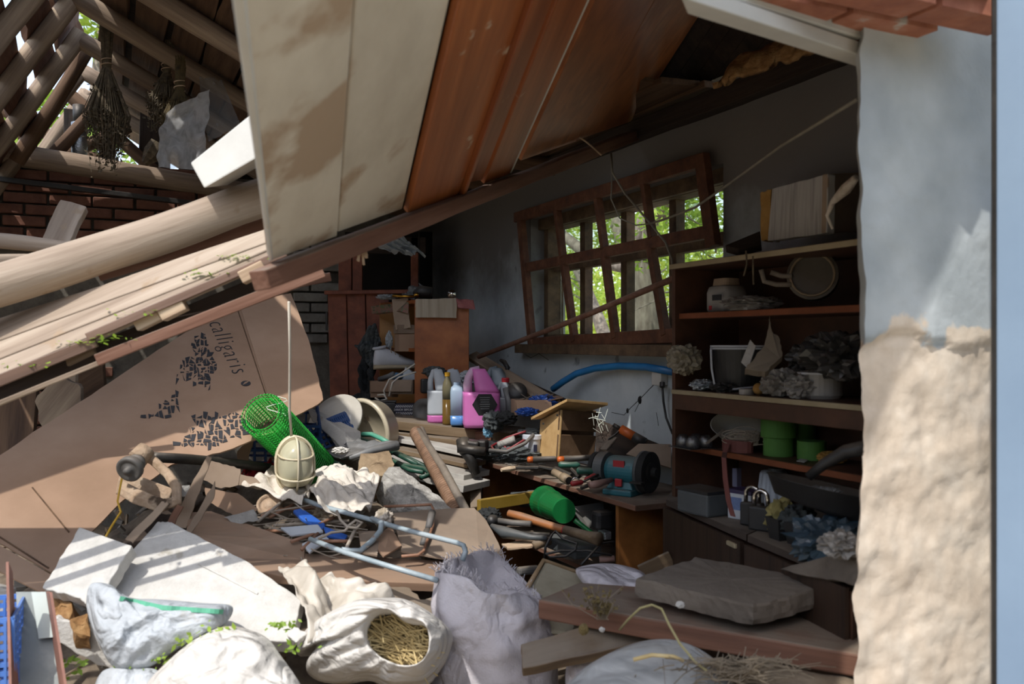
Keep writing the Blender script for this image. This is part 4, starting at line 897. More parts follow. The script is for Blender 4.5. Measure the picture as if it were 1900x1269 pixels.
# torn cardboard, bark and veneer strips in front of the carton
strips = [([(322, 975), (352, 905), (385, 845), (392, 850), (362, 930), (345, 980)], 2.95, 'cardboard_dusty', 'tall curled cardboard strip standing beside the car part'),
          ([(345, 985), (372, 940), (398, 893), (396, 925), (372, 965), (350, 992)], 2.85, 'cardboard_dusty', 'pointed pale cardboard strip in front of the curled one'),
          ([(392, 855), (420, 862), (446, 870), (442, 900), (410, 906), (375, 890)], 3.2, 'cardboard_dusty', 'grey brown torn cardboard flap under the steel bar'),
          ([(380, 905), (440, 915), (478, 945), (450, 962), (420, 950), (385, 930)], 3.05, 'cardboard', 'bent brown cardboard piece left of the brass rods'),
          ([(325, 905), (352, 900), (355, 920), (330, 922)], 2.95, 'foam_grey', 'small torn pale paper label beside the car part'),
          ([(232, 1000), (300, 930), (312, 935), (246, 1008)], 2.72, 'cardboard_dusty', 'narrow leaning cardboard edge beside the dark gap'),
          ([(300, 985), (330, 935), (340, 940), (318, 985)], 2.78, 'wood_red', 'reddish splinter board standing by the car part'),
          ([(415, 960), (470, 945), (480, 965), (440, 972)], 3.0, 'foam_grey', 'grey torn strip lying above the brown plank'),
          ([(440, 838), (462, 815), (470, 820), (455, 870), (442, 872)], 3.55, 'cardboard_dusty', 'torn cardboard shred hanging at the lower carton corner'),
          ([(420, 872), (470, 885), (490, 905), (440, 900)], 3.3, 'cardboard_dusty', 'flat dusty cardboard scrap below the red cloth')]
for pl, D, mt, lab in strips:
    n_ = len(pl); tag(slab('cardboard_strip', [P(x, y, D+.12*(i/n_)+(.10 if y < 900 else 0)) for i, (x, y) in enumerate(pl)] if False else [P(x, y, D+(975-y)/975*.25) for x, y in pl], .006, mt, bevel=0, jag=.003, sub=4), lab, 'cardboard')
tag(slab('dark_board', [P(222, 1010, 2.95), P(300, 935, 3.1), P(360, 960, 3.1), P(300, 1010, 2.9)], .02, 'wood_dark'), 'dark board in the gap behind the foam slabs', 'board')
# planks in front
M('plank_brown', ['7c6350', '96796281'[:6], 'a88d77'], 6, GR, .85, .15, 40, dust=.3)
tag(slab('brown_plank', [P(352, 950, 3.0), P(392, 948, 3.05), P(566, 1008, 2.95), P(566, 1040, 2.85), P(430, 1042, 2.8), P(345, 990, 2.85)], .025, 'plank_brown', bevel=.003), 'smooth brown plank lying behind the big foam slab', 'plank')
tag(slab('long_plank', [P(418, 1024, 2.85), P(560, 1026, 2.9), P(826, 1040, 2.95), P(818, 1083, 2.8), P(640, 1076, 2.76), P(520, 1068, 2.74), P(440, 1050, 2.76)], .03, 'plank_brown', bevel=.003), 'long dusty plank crossing in front of the rods', 'plank')
for i, (pl, D, mt, lab) in enumerate([([(560, 1075), (700, 1080), (690, 1110), (560, 1100)], 2.75, 'wood_dark', 'dark board under the long dusty plank'),
        ([(690, 1085), (760, 1090), (800, 1130), (760, 1140)], 2.7, 'wood_dusty', 'dusty slanted board behind the straw sack'),
        ([(640, 1100), (668, 1095), (690, 1115), (650, 1125)], 2.62, 'wood_red', 'short reddish wood stub behind the straw sack'),
        ([(730, 1120), (815, 1105), (818, 1140), (760, 1150)], 2.68, 'wood_dusty', 'dusty board piece between the straw sack and tall sack')]):
    tag(slab('loose_board', [P(x, y, D+(1140-y)/140*.2) for x, y in pl], .03, mt, jag=.004), lab, 'board')
# bent tube frame, blue grey
M('tube_blue', ['7f8d94', '9aa7ad', 'aab4b8'], 12, (1, 1, 1), .45, .1, spot=('8a6a54', 16, .68))
tubes('tube_frame', 'bent blue grey metal tube frame lying on the rods', 'tube frame', [[(548, 922, 3.2), (600, 940, 3.1), (680, 962, 3.0), (760, 985, 2.9), (848, 1007, 2.8), (860, 1012, 2.78), (864, 1024, 2.76), (858, 1040, 2.75)], [(575, 1000, 2.85), (640, 1025, 2.75), (720, 1050, 2.68), (812, 1077, 2.62)], [(690, 962, 2.99), (708, 970, 2.95), (706, 985, 2.92), (690, 1004, 2.88), (668, 1022, 2.82), (650, 1022, 2.8), (634, 1020, 2.78)]], [.0085, .0085, .0095], 'tube_blue')
# rods and wires
M('rod_copper', ['6b4a38', '8d6750', 'a88069'], 14, (1, 1, 1), .5, .1)
M('rod_pale', ['8f8375', 'b0a596'], 14, (1, 1, 1), .6, .1)
rods = [((508, 975, 3.1), (648, 966, 3.1)), ((592, 1004, 2.9), (650, 1004, 2.9)), ((500, 960, 3.15), (565, 925, 3.25)), ((478, 968, 3.1), (555, 905, 3.3)), ((490, 985, 3.05), (580, 985, 3.0)), ((555, 990, 2.98), (620, 960, 3.1)), ((640, 1022, 2.8), (665, 970, 3.0)), ((520, 945, 3.2), (585, 942, 3.2)), ((540, 1005, 2.92), (600, 985, 3.0)), ((500, 930, 3.25), (570, 935, 3.2)), ((560, 1020, 2.85), (590, 990, 2.95)), ((486, 958, 3.15), (530, 925, 3.3))]
wh = ['uppermost', 'lowest', 'left leaning', 'leftmost', 'second lowest', 'crossing', 'steep right', 'upper short', 'lower slanted', 'level upper', 'short lower', 'short left']
for i, (a, b_) in enumerate(rods):
    tag(B().tube([P(*a), P(*b_)], .006, 8).build('rod', 'rod_copper' if i % 3 else 'rod_pale', smooth=True), wh[i]+' thin brown rod in the tangle under the sack', 'rod', 'thin rods in the tangle')
rnd = random.Random(9); b = B()
for i in range(46):
    c = (rnd.uniform(480, 640), rnd.uniform(935, 1030)); D = 3.25-(c[1]-935)/95*.4+.02; a = P(c[0], c[1], D); d = V((rnd.gauss(0, .09), rnd.gauss(0, .04), rnd.gauss(0, .03)))
    b.tube([a-d, a+V((0, 0, rnd.uniform(-.01, .02))), a+d], rnd.uniform(.0015, .003), 4)
tag(b.build('wire_tangle', 'rod_pale'), 'tangle of thin wires and strings among the brown rods', 'wire', kind='stuff')
M('carton_blue', ['2450a0', '2f62ba'], 4, (1, 1, 1), .5, 0)
M('carton_white', ['aeb4bb', 'c7ccd1'], 4, (1, 1, 1), .5, 0)
tag(slab('blue_carton', [P(544, 946, 3.1), P(560, 942, 3.12), P(604, 972, 3.05), P(598, 984, 3.0), P(560, 962, 3.05)], .012, 'carton_blue'), 'blue carton piece under the rods near the tube frame', 'carton')
tag(slab('blue_carton', [P(600, 975, 3.0), P(645, 992, 2.95), P(640, 1000, 2.92), P(605, 992, 2.95)], .012, 'carton_blue'), 'second blue carton piece right of the copper rods', 'carton')
tag(slab('pale_carton', [P(520, 978, 3.0), P(590, 972, 3.02), P(600, 985, 2.98), P(540, 992, 2.95)], .01, 'carton_white'), 'pale blue and white carton lying under the copper rods', 'carton')
tag(slab('pale_carton', [P(560, 1008, 2.88), P(600, 990, 2.95), P(612, 1000, 2.93), P(575, 1024, 2.84)], .01, 'carton_white'), 'white carton strip beside the lower tube end', 'carton')
disc_thing('wheel_hub', 'small brown wheel hub with round holes under the sack cloth', 'wheel', P(500, 938, 3.22), (.05, -.7, .7), [(0, .01), (.015, .012), (.018, .004), (.035, .004), (.036, .012), (.045, .012), (.045, -.01), (0, -.01)], 'cast_tan')  # this is a wheel hub
rb = B().tube([P(x, y, 3.0-(y-940)*.002) for x, y in ((625, 948), (632, 965), (645, 978), (662, 980), (672, 970), (660, 965), (648, 975), (640, 985), (615, 988), (590, 1000))], .005, 6); tag(rb.build('rope', 'rod_pale', smooth=True), 'knotted grey rope over the tube frame', 'rope')
# cardboard flaps at the right of the heap, with the gripped wire frame
tag(slab('carton_flap', [P(728, 952, 3.15), P(800, 945, 3.2), P(880, 942, 3.25), P(902, 965, 3.2), P(936, 1030, 3.0), P(930, 1045, 2.95), P(850, 1040, 2.9), P(745, 1022, 2.9)], .006, 'cardboard_dusty', bevel=0, jag=.002), 'large dusty cardboard flap right of the tube frame', 'cardboard')
tag(slab('carton_flap', [P(690, 1005, 2.9), P(725, 975, 3.0), P(745, 1012, 2.92), P(712, 1032, 2.82)], .006, 'cardboard', bevel=0), 'small folded cardboard flap beside the tube bend', 'cardboard')
tag(slab('carton_flap', [P(665, 985, 2.95), P(705, 985, 2.98), P(700, 1030, 2.82), P(672, 1025, 2.82)], .006, 'cardboard_dusty', bevel=0), 'brown cardboard flap inside the bent tube', 'cardboard')
root = thing('wire_rack', 'thin rusty wire frame with two dark rubber grips', 'wire frame', P(790, 1030, 2.9))
B().tube([P(712, 940, 3.15), P(760, 938, 3.15), P(800, 936, 3.14), P(804, 945, 3.12), P(803, 975, 3.05), P(792, 1005, 2.95), P(786, 1022, 2.9), P(775, 1030, 2.88), P(745, 1032, 2.86)], .005, 8).build('wire', 'rod_copper', root, smooth=True)
for a, b_ in (((802, 950, 3.1), (795, 980, 3.03)), ((793, 985, 3.02), (785, 1010, 2.95))): B().tube([P(*a), P(*b_)], [.013, .012], 12).build('grip', 'rubber', root, smooth=True)
# ================================================================== BACK OF THE ROOM
M('door_red', ['60301f', '7d432d', '935539'], 10, GZ, .6, .1, 30)
M('cab_orange', ['77401c', '975427', 'ab6633'], 7, GZ, .4, .06, 30)
M('cab_inner', ['96672f', 'ad7c41'], 6, GZ, .5, .05)
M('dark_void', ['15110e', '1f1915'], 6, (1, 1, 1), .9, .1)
DZ = 5.75
root = thing('plank_door', 'brown red painted plank door leaning at the back', 'door', P(650, 770, DZ))
xs = [607, 643, 678, 722]
for i in range(3):
    a = [P(xs[i]+1, 545, DZ), P(xs[i+1]-1, 545, DZ), P(xs[i+1]+5, 800, DZ), P(xs[i]+7, 800, DZ)]
    slab('door_plank', a, .025, 'door_red', root, away=(0, 1, 0), xdir=(1, 0, 0), bevel=.003)
bar('door_rail', P(603, 543, DZ-.02), P(760, 541, DZ-.02), .05, .025, 'door_red', parent=root, up=UP)
B().box(P(606, 596, DZ-.02), (.012, .01, .12)).build('hinge', 'steel_dark', root)
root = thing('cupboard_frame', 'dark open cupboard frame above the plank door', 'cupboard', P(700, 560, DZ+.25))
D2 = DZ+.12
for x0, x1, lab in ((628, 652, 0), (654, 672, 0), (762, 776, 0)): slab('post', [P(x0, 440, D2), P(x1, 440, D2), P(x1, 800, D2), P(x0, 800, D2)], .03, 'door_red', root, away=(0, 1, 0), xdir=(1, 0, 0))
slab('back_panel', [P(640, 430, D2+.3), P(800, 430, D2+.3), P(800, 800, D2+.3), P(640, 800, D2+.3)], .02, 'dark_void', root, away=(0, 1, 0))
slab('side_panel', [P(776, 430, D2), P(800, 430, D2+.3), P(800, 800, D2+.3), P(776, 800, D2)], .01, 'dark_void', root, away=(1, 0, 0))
slab('top_rail', [P(628, 440, D2), P(790, 440, D2), P(790, 470, D2), P(628, 470, D2)], .03, 'wood_dark', root, away=(0, 1, 0), xdir=(1, 0, 0))
M('film_grey', ['8d9499', 'b0b6ba'], 4, (1, 1, 1), .5, .1)
tag(sheet('plastic_scrap', [P(682, 452, 5.5), P(742, 436, 5.5), P(790, 474, 5.45), P(735, 468, 5.45)], 16, 10, 'film_grey', .06, 5, .003, smooth=False), 'grey white plastic scrap hanging above the dark cupboard', 'plastic')
# small open cabinet: side panel to the camera, open front to the left
CD = 5.0
root = thing('nightstand', 'orange brown open wooden cabinet with its side to the camera', 'cabinet', P(815, 762, CD))
c1, c2 = P(769, 556, CD), P(870, 556, CD); zt, zb = c1.z, P(769, 765, CD).z
back = V((-.24, .36, 0))                                      # towards the open left edge
slab('side_panel', [V((c1.x, CD, zt)), V((c2.x, CD, zt)), V((c2.x, CD, zb)), V((c1.x, CD, zb))], .02, 'cab_orange', root, away=(0, 1, 0), xdir=(1, 0, 0))
fx0 = P(704, 556, 5.42); far = V((fx0.x, 5.42, 0))
slab('far_panel', [V((fx0.x, 5.42, zt)), V((fx0.x+.34, 5.42+.02, zt)), V((fx0.x+.34, 5.44, zb)), V((fx0.x, 5.42, zb))], .02, 'cab_inner', root, away=(0, 1, 0), xdir=(1, 0, 0))
def cabz(z, h, nm): return B().prism([V((c1.x+.005, CD+.02, z)), V((c2.x, CD+.02, z)), V((fx0.x+.34, 5.42, z)), V((fx0.x+.005, 5.42, z))], UP*h).build(nm, 'cab_orange', root)
cabz(zt-.02, .02, 'top'); cabz(P(700, 652, 5.2).z, .02, 'shelf'); cabz(zb, .02, 'bottom')
slab('back_panel', [V((c2.x-.01, CD+.02, zt)), V((fx0.x+.33, 5.42, zt)), V((fx0.x+.33, 5.42, zb)), V((c2.x-.01, CD+.02, zb))], .01, 'cab_inner', root, away=(1, 0, 0))
tz = zt+.004
M('oilcloth', ['3f4a35', '7a6a58', '8c5a52', '5d6a4a'], 30, (1, 1, 1), .5, .1, 40, detail=2, contrast=(.35, .65))
def drape(u, v): return 0
tag(slab('oilcloth', [P(688, 568, 5.36), P(758, 560, 5.1), P(757, 582, 5.08), P(742, 577, 5.1), P(728, 580, 5.2), P(700, 584, 5.35), P(690, 582, 5.38)], .004, 'oilcloth', bevel=0), 'flowery oilcloth hanging over the cabinet top edge', 'oilcloth')
M('cloth_pink', ['8a4f50', 'a56a68'], 9, (1, 1, 1), .8, .1)
tag(sheet('pink_cloth', [P(846, 554, 4.96), P(878, 556, 4.96), P(882, 574, 4.95), P(850, 572, 4.95)], 10, 8, 'cloth_pink', .02, 3, .003), 'pink cloth corner hanging at the cabinet right edge', 'cloth')
M('corrugated', ['8e8272', 'a39786', 'b0a594'], 60, (1, .02, .02), .9, .3, 90)
tag(slab('corrugated_flap', [P(771, 555, 4.97), P(848, 553, 4.97), P(847, 590, 4.96), P(771, 589, 4.96)], .005, 'corrugated', bevel=0, jag=.002), 'wide corrugated cardboard flap over the cabinet side', 'cardboard')
tag(slab('corrugated_flap', [P(727, 555, 5.15), P(757, 553, 5.12), P(758, 578, 5.1), P(762, 608, 5.08), P(734, 612, 5.12), P(729, 580, 5.14)], .005, 'cardboard_dusty', bevel=0, jag=.002), 'narrow cardboard flap hanging over the cabinet opening', 'cardboard')
sz = P(700, 652, 5.2).z+.02
tag(B().box(P(752, 636, 5.17)-V((0, 0, .0)), (.1, .16, .1), frame((1, .3, 0)).to_3x3()).build('carton_small', 'cardboard', bevel=.002), 'small brown carton on the upper cabinet shelf', 'carton')
tag(B().box(P(750, 611, 5.18), (.1, .16, .05), frame((1, .3, 0)).to_3x3()).build('carton_small', 'cardboard_dusty', bevel=.002), 'flat carton lying on the small brown carton', 'carton')
tag(crumple('plastic_wad', P(722, 632, 5.25), (.02, .03, .05), 'film_grey', seed=2), 'crumpled clear plastic beside the shelf carton', 'plastic')
# things on the cabinet
M('chrome', ['b7b4ae', 'd5d2cc'], 4, (1, 1, 1), .18, 0, metal=1)
M('brass', ['b98a34', 'd0a24a'], 4, (1, 1, 1), .25, 0, metal=1)
disc_thing('door_knob', 'round polished metal door knob on the cabinet top', 'knob', P(839, 546, 5.0), (-.1, -1, .15), [(0, .03), (.012, .03), (.014, .022), (.022, .02), (.025, .006), (.02, -.01), (.012, -.02), (.012, -.04), (0, -.04)], 'chrome')
M('black_plastic', ['1d1d1e', '2b2b2c'], 6, (1, 1, 1), .5, .1, dust=.4)
root = thing('power_tool', 'black power tool with brass tip lying on the cabinet', 'tool', P(785, 553, 5.1))
B().tube([P(800, 542, 5.1), P(780, 540, 5.12), P(770, 546, 5.1)], [.03, .035, .02], 10).build('tool_body', 'black_plastic', root, smooth=True)
B().tube([P(768, 548, 5.06), P(776, 546, 5.06)], [.008, .014], 10).build('tool_tip', 'brass', root, smooth=True)
B().tube([P(728, 549, 5.1), P(768, 550, 5.08)], .008, 8).build('tool_rod', 'brass', root, smooth=True)
tag(sheet('grey_rag', [P(745, 552, 5.2), P(776, 524, 5.2), P(798, 540, 5.15), P(770, 553, 5.15)], 14, 12, 'grey_vinyl', .05, 4, .004), 'dark grey rag heaped behind the power tool', 'rag')
tag(crumple('paper_wad', P(718, 551, 5.3), (.06, .05, .016), 'film_grey', seed=12), 'flat grey paper on the cabinet left end', 'paper')
# clothes left of the cabinet
M('cloth_black', ['1f2122', '303334'], 8, (1, 1, 1), .9, .2, 50, wr=14)
M('cloth_grey', ['3d4243', '515657'], 8, (1, 1, 1), .9, .2, 50, wr=14)
def fold(u, v): return .05*math.sin(u*7+v*5)*math.sin(v*3+u)+.03*abs(math.sin(u*12-v*7))
tag(sheet('dark_jacket', [P(698, 604, 5.3), P(708, 640, 5.25), P(690, 690, 5.25), P(658, 640, 5.25)], 18, 18, 'cloth_grey', .05, 3, .01, curl=fold, seed=2), 'dark grey jacket bundle hanging on the cabinet corner', 'jacket')
tag(sheet('dark_trousers', [P(672, 664, 5.3), P(702, 650, 5.28), P(700, 740, 5.2), P(676, 748, 5.2)], 14, 26, 'cloth_black', .06, 3, .01, curl=fold, seed=4), 'black trousers hanging down beside the cabinet', 'trousers')
tag(crumple('black_rag', P(682, 752, 5.1), (.12, .1, .065), 'cloth_black', amp=.5, seed=7, n=4), 'black rag heap on the plank below the cabinet', 'rag')
# white sneaker
M('sneaker_white', ['b9bcc4', 'cfd1d6'], 5, (1, 1, 1), .6, .05)
M('sole_tan', ['a8997f', 'bdb096'], 5, (1, 1, 1), .7, .05)
def sneaker():
    m = frame(V((1, .35, 0)), UP, P(693, 686, 5.18)); root = thing('sneaker', 'white high sneaker with tan sole on the cabinet boxes', 'shoe', m.translation)
    def ring(x, z0, z1, w): return [m @ V((x, math.cos(t)*w, (z0+z1)/2+math.sin(t)*(z1-z0)/2)) for t in [2*math.pi*j/16 for j in range(16)]]
    B().loft([ring(x, .0, .03, w) for x, w in ((0, .02), (.01, .036), (.06, .038), (.12, .036), (.18, .045), (.23, .045), (.265, .03), (.275, .01))]).build('sole', 'sole_tan', root, smooth=True)
    B().loft([ring(x, .02, h, w) for x, h, w in ((.0, .06, .012), (.008, .12, .03), (.03, .135, .036), (.07, .125, .036), (.10, .115, .035), (.14, .095, .036), (.19, .072, .042), (.235, .058, .04), (.262, .045, .025), (.27, .035, .005))]).build('upper', 'sneaker_white', root, smooth=True)
    B().tube([m @ V((.035+.034*math.cos(t), .026*math.sin(t), .128+.006*math.cos(t))) for t in [2*math.pi*j/18 for j in range(18)]], .009, 7, closed=True).build('collar', 'sneaker_white', root, smooth=True)
    for k in range(4): B().tube([m @ V((.1+k*.024, -.034, .10-k*.012)), m @ V((.1+k*.024, 0, .118-k*.013)), m @ V((.1+k*.024, .034, .10-k*.012))], .003, 5).build('lace', 'sole_tan', root)
    m2 = m @ Matrix.Translation(V((.06, 0, 0)))
sneaker()
# cartons with junk below the shoe
def open_box(name, label, c, sx, sy, sz, rz, mat, flaps=(), tilt=0):
    m = Matrix.Translation(V(c)) @ Matrix.Rotation(rz, 4, 'Z') @ Matrix.Rotation(tilt, 4, 'X'); root = thing(name, label, 'carton', c)
    t = .005
    for nm, o, s in (('bottom', (0, 0, t/2), (sx, sy, t)), ('side', (-sx/2, 0, sz/2), (t, sy, sz)), ('side', (sx/2, 0, sz/2), (t, sy, sz)), ('side', (0, -sy/2, sz/2), (sx, t, sz)), ('side', (0, sy/2, sz/2), (sx, t, sz))):
        B().box(o, s).build(nm, mat, root, wm=m)
    for (edge, ang, ln) in flaps:
        if edge == 'f': q = m @ Matrix.Translation(V((0, -sy/2, sz))) @ Matrix.Rotation(ang, 4, 'X'); B().box((0, -ln/2, 0), (sx, ln, t)).build('flap', mat, root, wm=q)
        if edge == 'l': q = m @ Matrix.Translation(V((-sx/2, 0, sz))) @ Matrix.Rotation(ang, 4, 'Y'); B().box((-ln/2, 0, 0), (ln, sy, t)).build('flap', mat, root, wm=q)
        if edge == 'r': q = m @ Matrix.Translation(V((sx/2, 0, sz))) @ Matrix.Rotation(ang, 4, 'Y'); B().box((ln/2, 0, 0), (ln, sy, t)).build('flap', mat, root, wm=q)
    return root
open_box('open_carton', 'open brown carton of cables under the white sneaker', P(712, 736, 5.1), .15, .12, .09, .2, 'cardboard', (('f', 1.35, .06),))
open_box('open_carton', 'torn dusty carton below the white paper box', P(748, 730, 5.05), .13, .12, .08, -.1, 'cardboard_dusty', (('f', 1.2, .07),))
tag(slab('white_paper_box', [P(752, 680, 5.1), P(772, 696, 5.05), P(770, 714, 5.04), P(744, 704, 5.08)], .05, 'carton_white'), 'white paper box tilted against the cabinet side', 'paper box')
tag(B().tube([P(704, 704, 5.12), P(722, 698, 5.08), P(730, 694, 5.05)], .016, 10).build('grey_tube', 'grey_vinyl', smooth=True), 'short grey pipe end poking from the cable carton', 'pipe')
tag(crumple('blue_scrap', P(735, 698, 5.08), (.04, .03, .02), M('cloth_blue', ['4a6a86', '5f86a5'], 8, (1, 1, 1), .8, .1).name, seed=6), 'bluish cloth scrap beneath the sneaker toe', 'cloth')
for i, path in enumerate(([(770, 675, 5.0), (745, 692, 5.0), (722, 704, 5.0), (712, 725, 4.98), (718, 745, 4.98)], [(772, 690, 4.99), (740, 700, 4.99), (728, 710, 4.98), (722, 735, 4.97)], [(696, 738, 4.95), (705, 744, 4.93), (718, 740, 4.93), (712, 732, 4.95), (700, 733, 4.95)])):
    tag(B().tube([P(*p) for p in path], .005, 6).build('white_cable', 'cord_white', smooth=True), ['upper white cable draped over the open cartons', 'lower white cable draped over the open cartons', 'white cable loop in front of the black case'][i], 'cable')
root = thing('black_case', 'small black case on the plank below the cartons', 'case', P(716, 768, 4.85))
B().box(P(716, 756, 4.88), (.11, .08, .055), frame((1, .1, 0)).to_3x3()).build('case_body', 'black_plastic', root, bevel=.006)
B().box(P(716, 745, 4.88), (.114, .084, .012), frame((1, .1, 0)).to_3x3()).build('case_lid', 'black_plastic', root, bevel=.004)
M('ink_white', ['d0d0d0', 'dedede'], 5, (1, 1, 1), .7, 0); M('box_navy', ['15182c', '1c2038'], 5, (1, 1, 1), .5, 0)
bc = P(752, 760, 4.84); mm = frame((1, 0.05, 0), V((0, -1, .0)), bc); root = thing('lock_box', 'dark striped cardboard lock box with white Cyrillic lettering', 'box', P(752, 772, 4.84))
B().box((0, 0, -.04), (.112, .062, .08)).build('box_body', 'box_navy', root, wm=mm)
b = B()
for i in range(11):
    x = -.05+i*.0095
    for y in (.018, -.02): b.box((x, y, .0012), (.0028, .016, .001), Matrix.Rotation(-.7, 3, 'Z'))
o = b.build('printed_stripes', 'ink_white', root, wm=mm); o['kind'] = 'stuff'
text('lettering', 'ЗАМОК ВРЕЗНОЙ', .0145, 'ink_white', mm @ Matrix.Translation(V((0, -.001, .0018))), root)
tag(slab('dust_pan', [P(716, 768, 4.8), P(742, 766, 4.8), P(748, 772, 4.76), P(718, 774, 4.76)], .006, 'black_plastic'), 'flat dark scrap on the plank before the black case', 'scrap')
# ------------------------------------------------------------------ jugs
M('jug_clear', ['b9bfc6', 'c9cfd6'], 4, (1, 1, 1), .35, .02, trans=.25, sss=.2)
M('jug_pink', ['c466ab', 'd27cbb'], 3, (1, 1, 1), .3, .02, trans=.15)
M('jug_pink_pale', ['c9a6c2', 'd4b4cd'], 3, (1, 1, 1), .3, .02, trans=.2)
M('jug_blue', ['9fb4c9', 'b0c4d6'], 3, (1, 1, 1), .35, .02, trans=.2)
M('liq_blue', ['4a7ab5', '5a8ac2'], 3, (1, 1, 1), .25, 0)
M('oil_dark', ['5a4420', '73592c'], 3, (1, 1, 1), .2, 0, trans=.2); M('oil_clear', ['6d664e', '837b60'], 3, (1, 1, 1), .2, 0, trans=.35)
M('cap_yellow', ['c48f1c', 'd6a32c'], 4, (1, 1, 1), .45, 0); M('cap_red', ['a5222c', 'bb2f38'], 4, (1, 1, 1), .45, 0); M('label_black', ['121214', '1c1c1f'], 4, (1, 1, 1), .5, 0)
def jug(name, label, px, py, D, w, h, dp, body, low, fill, rz=0, cap=None):
    """five litre canister: tapered shoulder with a loop handle; the filled part is its own part"""
    root = thing(name, label, 'jug', P(px, py, D)); m = Matrix.Translation(P(px, py, D)) @ Matrix.Rotation(rz, 4, 'Z')
    def ring(x0, x1, z, d): return ring_pts(V(((x0+x1)/2, 0, z)), V(((x1-x0)/2, 0, 0)), V((0, d/2, 0)), 20, .45)
    def at(z):                                      # outline: left edge straight, right shoulder slopes
        t = z/h; r = w/2
        if t < .03: k = .94+t*2
        else: k = 1
        x1 = r*k; x0 = -r*k; d = dp*k
        if t > .62: x1 = r-(t-.62)/.38*w*.42; d = dp*(1-(t-.62)*.7)
        return x0, x1, d
    def body_part(nm, z0, z1, mat, cap0, cap1, nn=9):
        b = B(); rs = []
        for i in range(nn+1):
            z = z0+(z1-z0)*i/nn; x0, x1, d = at(z); rs.append(ring(x0, x1, z, d))
        o = b.loft(rs).build(nm, mat, root, smooth=True, wm=m); return o
    zh = h*.60
    if fill >= .6: body_part('liquid_part', 0, zh, low, 1, 1)
    else:
        body_part('liquid_part', 0, h*fill, low, 1, 1, 4); body_part('body', h*fill, zh, body, 1, 1)
    # shoulder: spout column, handle column and bridge around the grip hole
    b = B(); top = h
    rs = []
    for i in range(7):
        t = i/6; z = zh+(top-zh)*t; x1 = w/2-t*w*.40; x0 = x1-w*(.66-.30*t); d = dp*(1-.45*t); rs.append(ring(x0, x1, z-.001, d))
    b.loft(rs)
    b.build('shoulder', body if fill < .6 else low, root, smooth=True, wm=m)
    b = B(); b.tube([V((-w*.36, 0, zh-.01)), V((-w*.37, 0, zh+.04)), V((-w*.34, 0, top-.045)), V((-w*.24, 0, top-.012)), V((-w*.05, 0, top-.008))], [w*.13, w*.12, w*.11, w*.11, w*.12], 12)
    b.build('handle', body, root, smooth=True, wm=m)
    if cap: B().lathe([(0, 0), (.02, 0), (.021, .018), (.019, .024), (0, .025)], (w*.0, 0, top-.002), None, 16).build('cap', cap, root, wm=m, smooth=False)
    return root, m
JY = 791
jug('washer_jug', 'clear jug with pink fluid only at the bottom', 815, 783, 4.62, .125, .275, .11, 'jug_clear', 'jug_pink', .14, .1)
rr, m = jug('washer_jug', 'full pink washer fluid jug with black hexagon label', 893, 792, 4.42, .185, .29, .13, 'jug_pink_pale', 'jug_pink', .6, .12)
hexp = [V((.012+.062*math.cos(math.pi/3*k), -.0665, .115+.052*math.sin(math.pi/3*k)*1.15)) for k in range(6)]
lbl = B().prism(hexp, V((0, .002, 0))).build('hexagon_label', 'label_black', rr, wm=m)
for k in range(6): B().box((.012, -.0672, .15-k*.011), (.05-.004*(k % 3), .0008, .0035)).build('label_print', 'grey_vinyl', lbl, wm=m)
B().box((.03, -.0672, .07), (.026, .0008, .014)).build('barcode', 'ink_white', lbl, wm=m)
rr, m = jug('washer_jug', 'clear jug with black label half hidden behind the oil bottle', 845, 780, 4.78, .13, .275, .11, 'jug_clear', 'jug_clear', .3, .05)
hexp = [V((-.045+.03*math.cos(math.pi/3*k), -.056, .12+.04*math.sin(math.pi/3*k))) for k in range(6)]; B().prism(hexp, V((0, .002, 0))).build('hexagon_label', 'label_black', rr, wm=m)
jug('washer_jug', 'grey blue jug standing behind the pink jug', 925, 768, 4.8, .16, .25, .12, M('jug_grey', ['5f6a72', '77828a'], 4, (1, 1, 1), .4, .02).name, 'jug_grey', .3, -.15)
jug('washer_jug', 'clear jug with red neck band right of the pink jug', 938, 780, 4.62, .10, .2, .10, 'jug_clear', 'jug_pink_pale', .2, -.2, 'cap_red')
root = thing('blue_canister', 'pale blue canister with blue fluid between oil bottle and pink jug', 'canister', P(847, 787, 4.52)); m = Matrix.Translation(P(848, 788, 4.5)) @ Matrix.Rotation(.05, 4, 'Z')
def rr_(w, d, z): return ring_pts(V((0, 0, z)), V((w/2, 0, 0)), V((0, d/2, 0)), 24, .35)
B().loft([rr_(.06, .1, 0), rr_(.068, .11, .008), rr_(.068, .11, .05)]).build('liquid_part', 'liq_blue', root, smooth=True, wm=m)
B().loft([rr_(.068, .11, .05), rr_(.068, .11, .17), rr_(.06, .1, .19), rr_(.035, .05, .2)]).build('body', 'jug_blue', root, smooth=True, wm=m)
B().lathe([(0, .2), (.018, .2), (.018, .215), (0, .216)]).build('cap', 'jug_blue', root, wm=m)
root = thing('oil_bottle', 'slim oil bottle with yellow cap between the jugs', 'bottle', P(830, 788, 4.55)); m = Matrix.Translation(P(830, 788, 4.55))
B().lathe([(0, 0), (.024, 0), (.026, .01), (.026, .13)], n=20).build('oil_part', 'oil_dark', root, smooth=True, wm=m)
B().lathe([(.026, .13), (.026, .19), (.022, .215), (.012, .238), (.011, .25)], n=20).build('body', 'oil_clear', root, smooth=True, wm=m)
B().lathe([(0, .248), (.014, .248), (.014, .268), (0, .27)], n=16).build('cap', 'cap_yellow', root, wm=m)
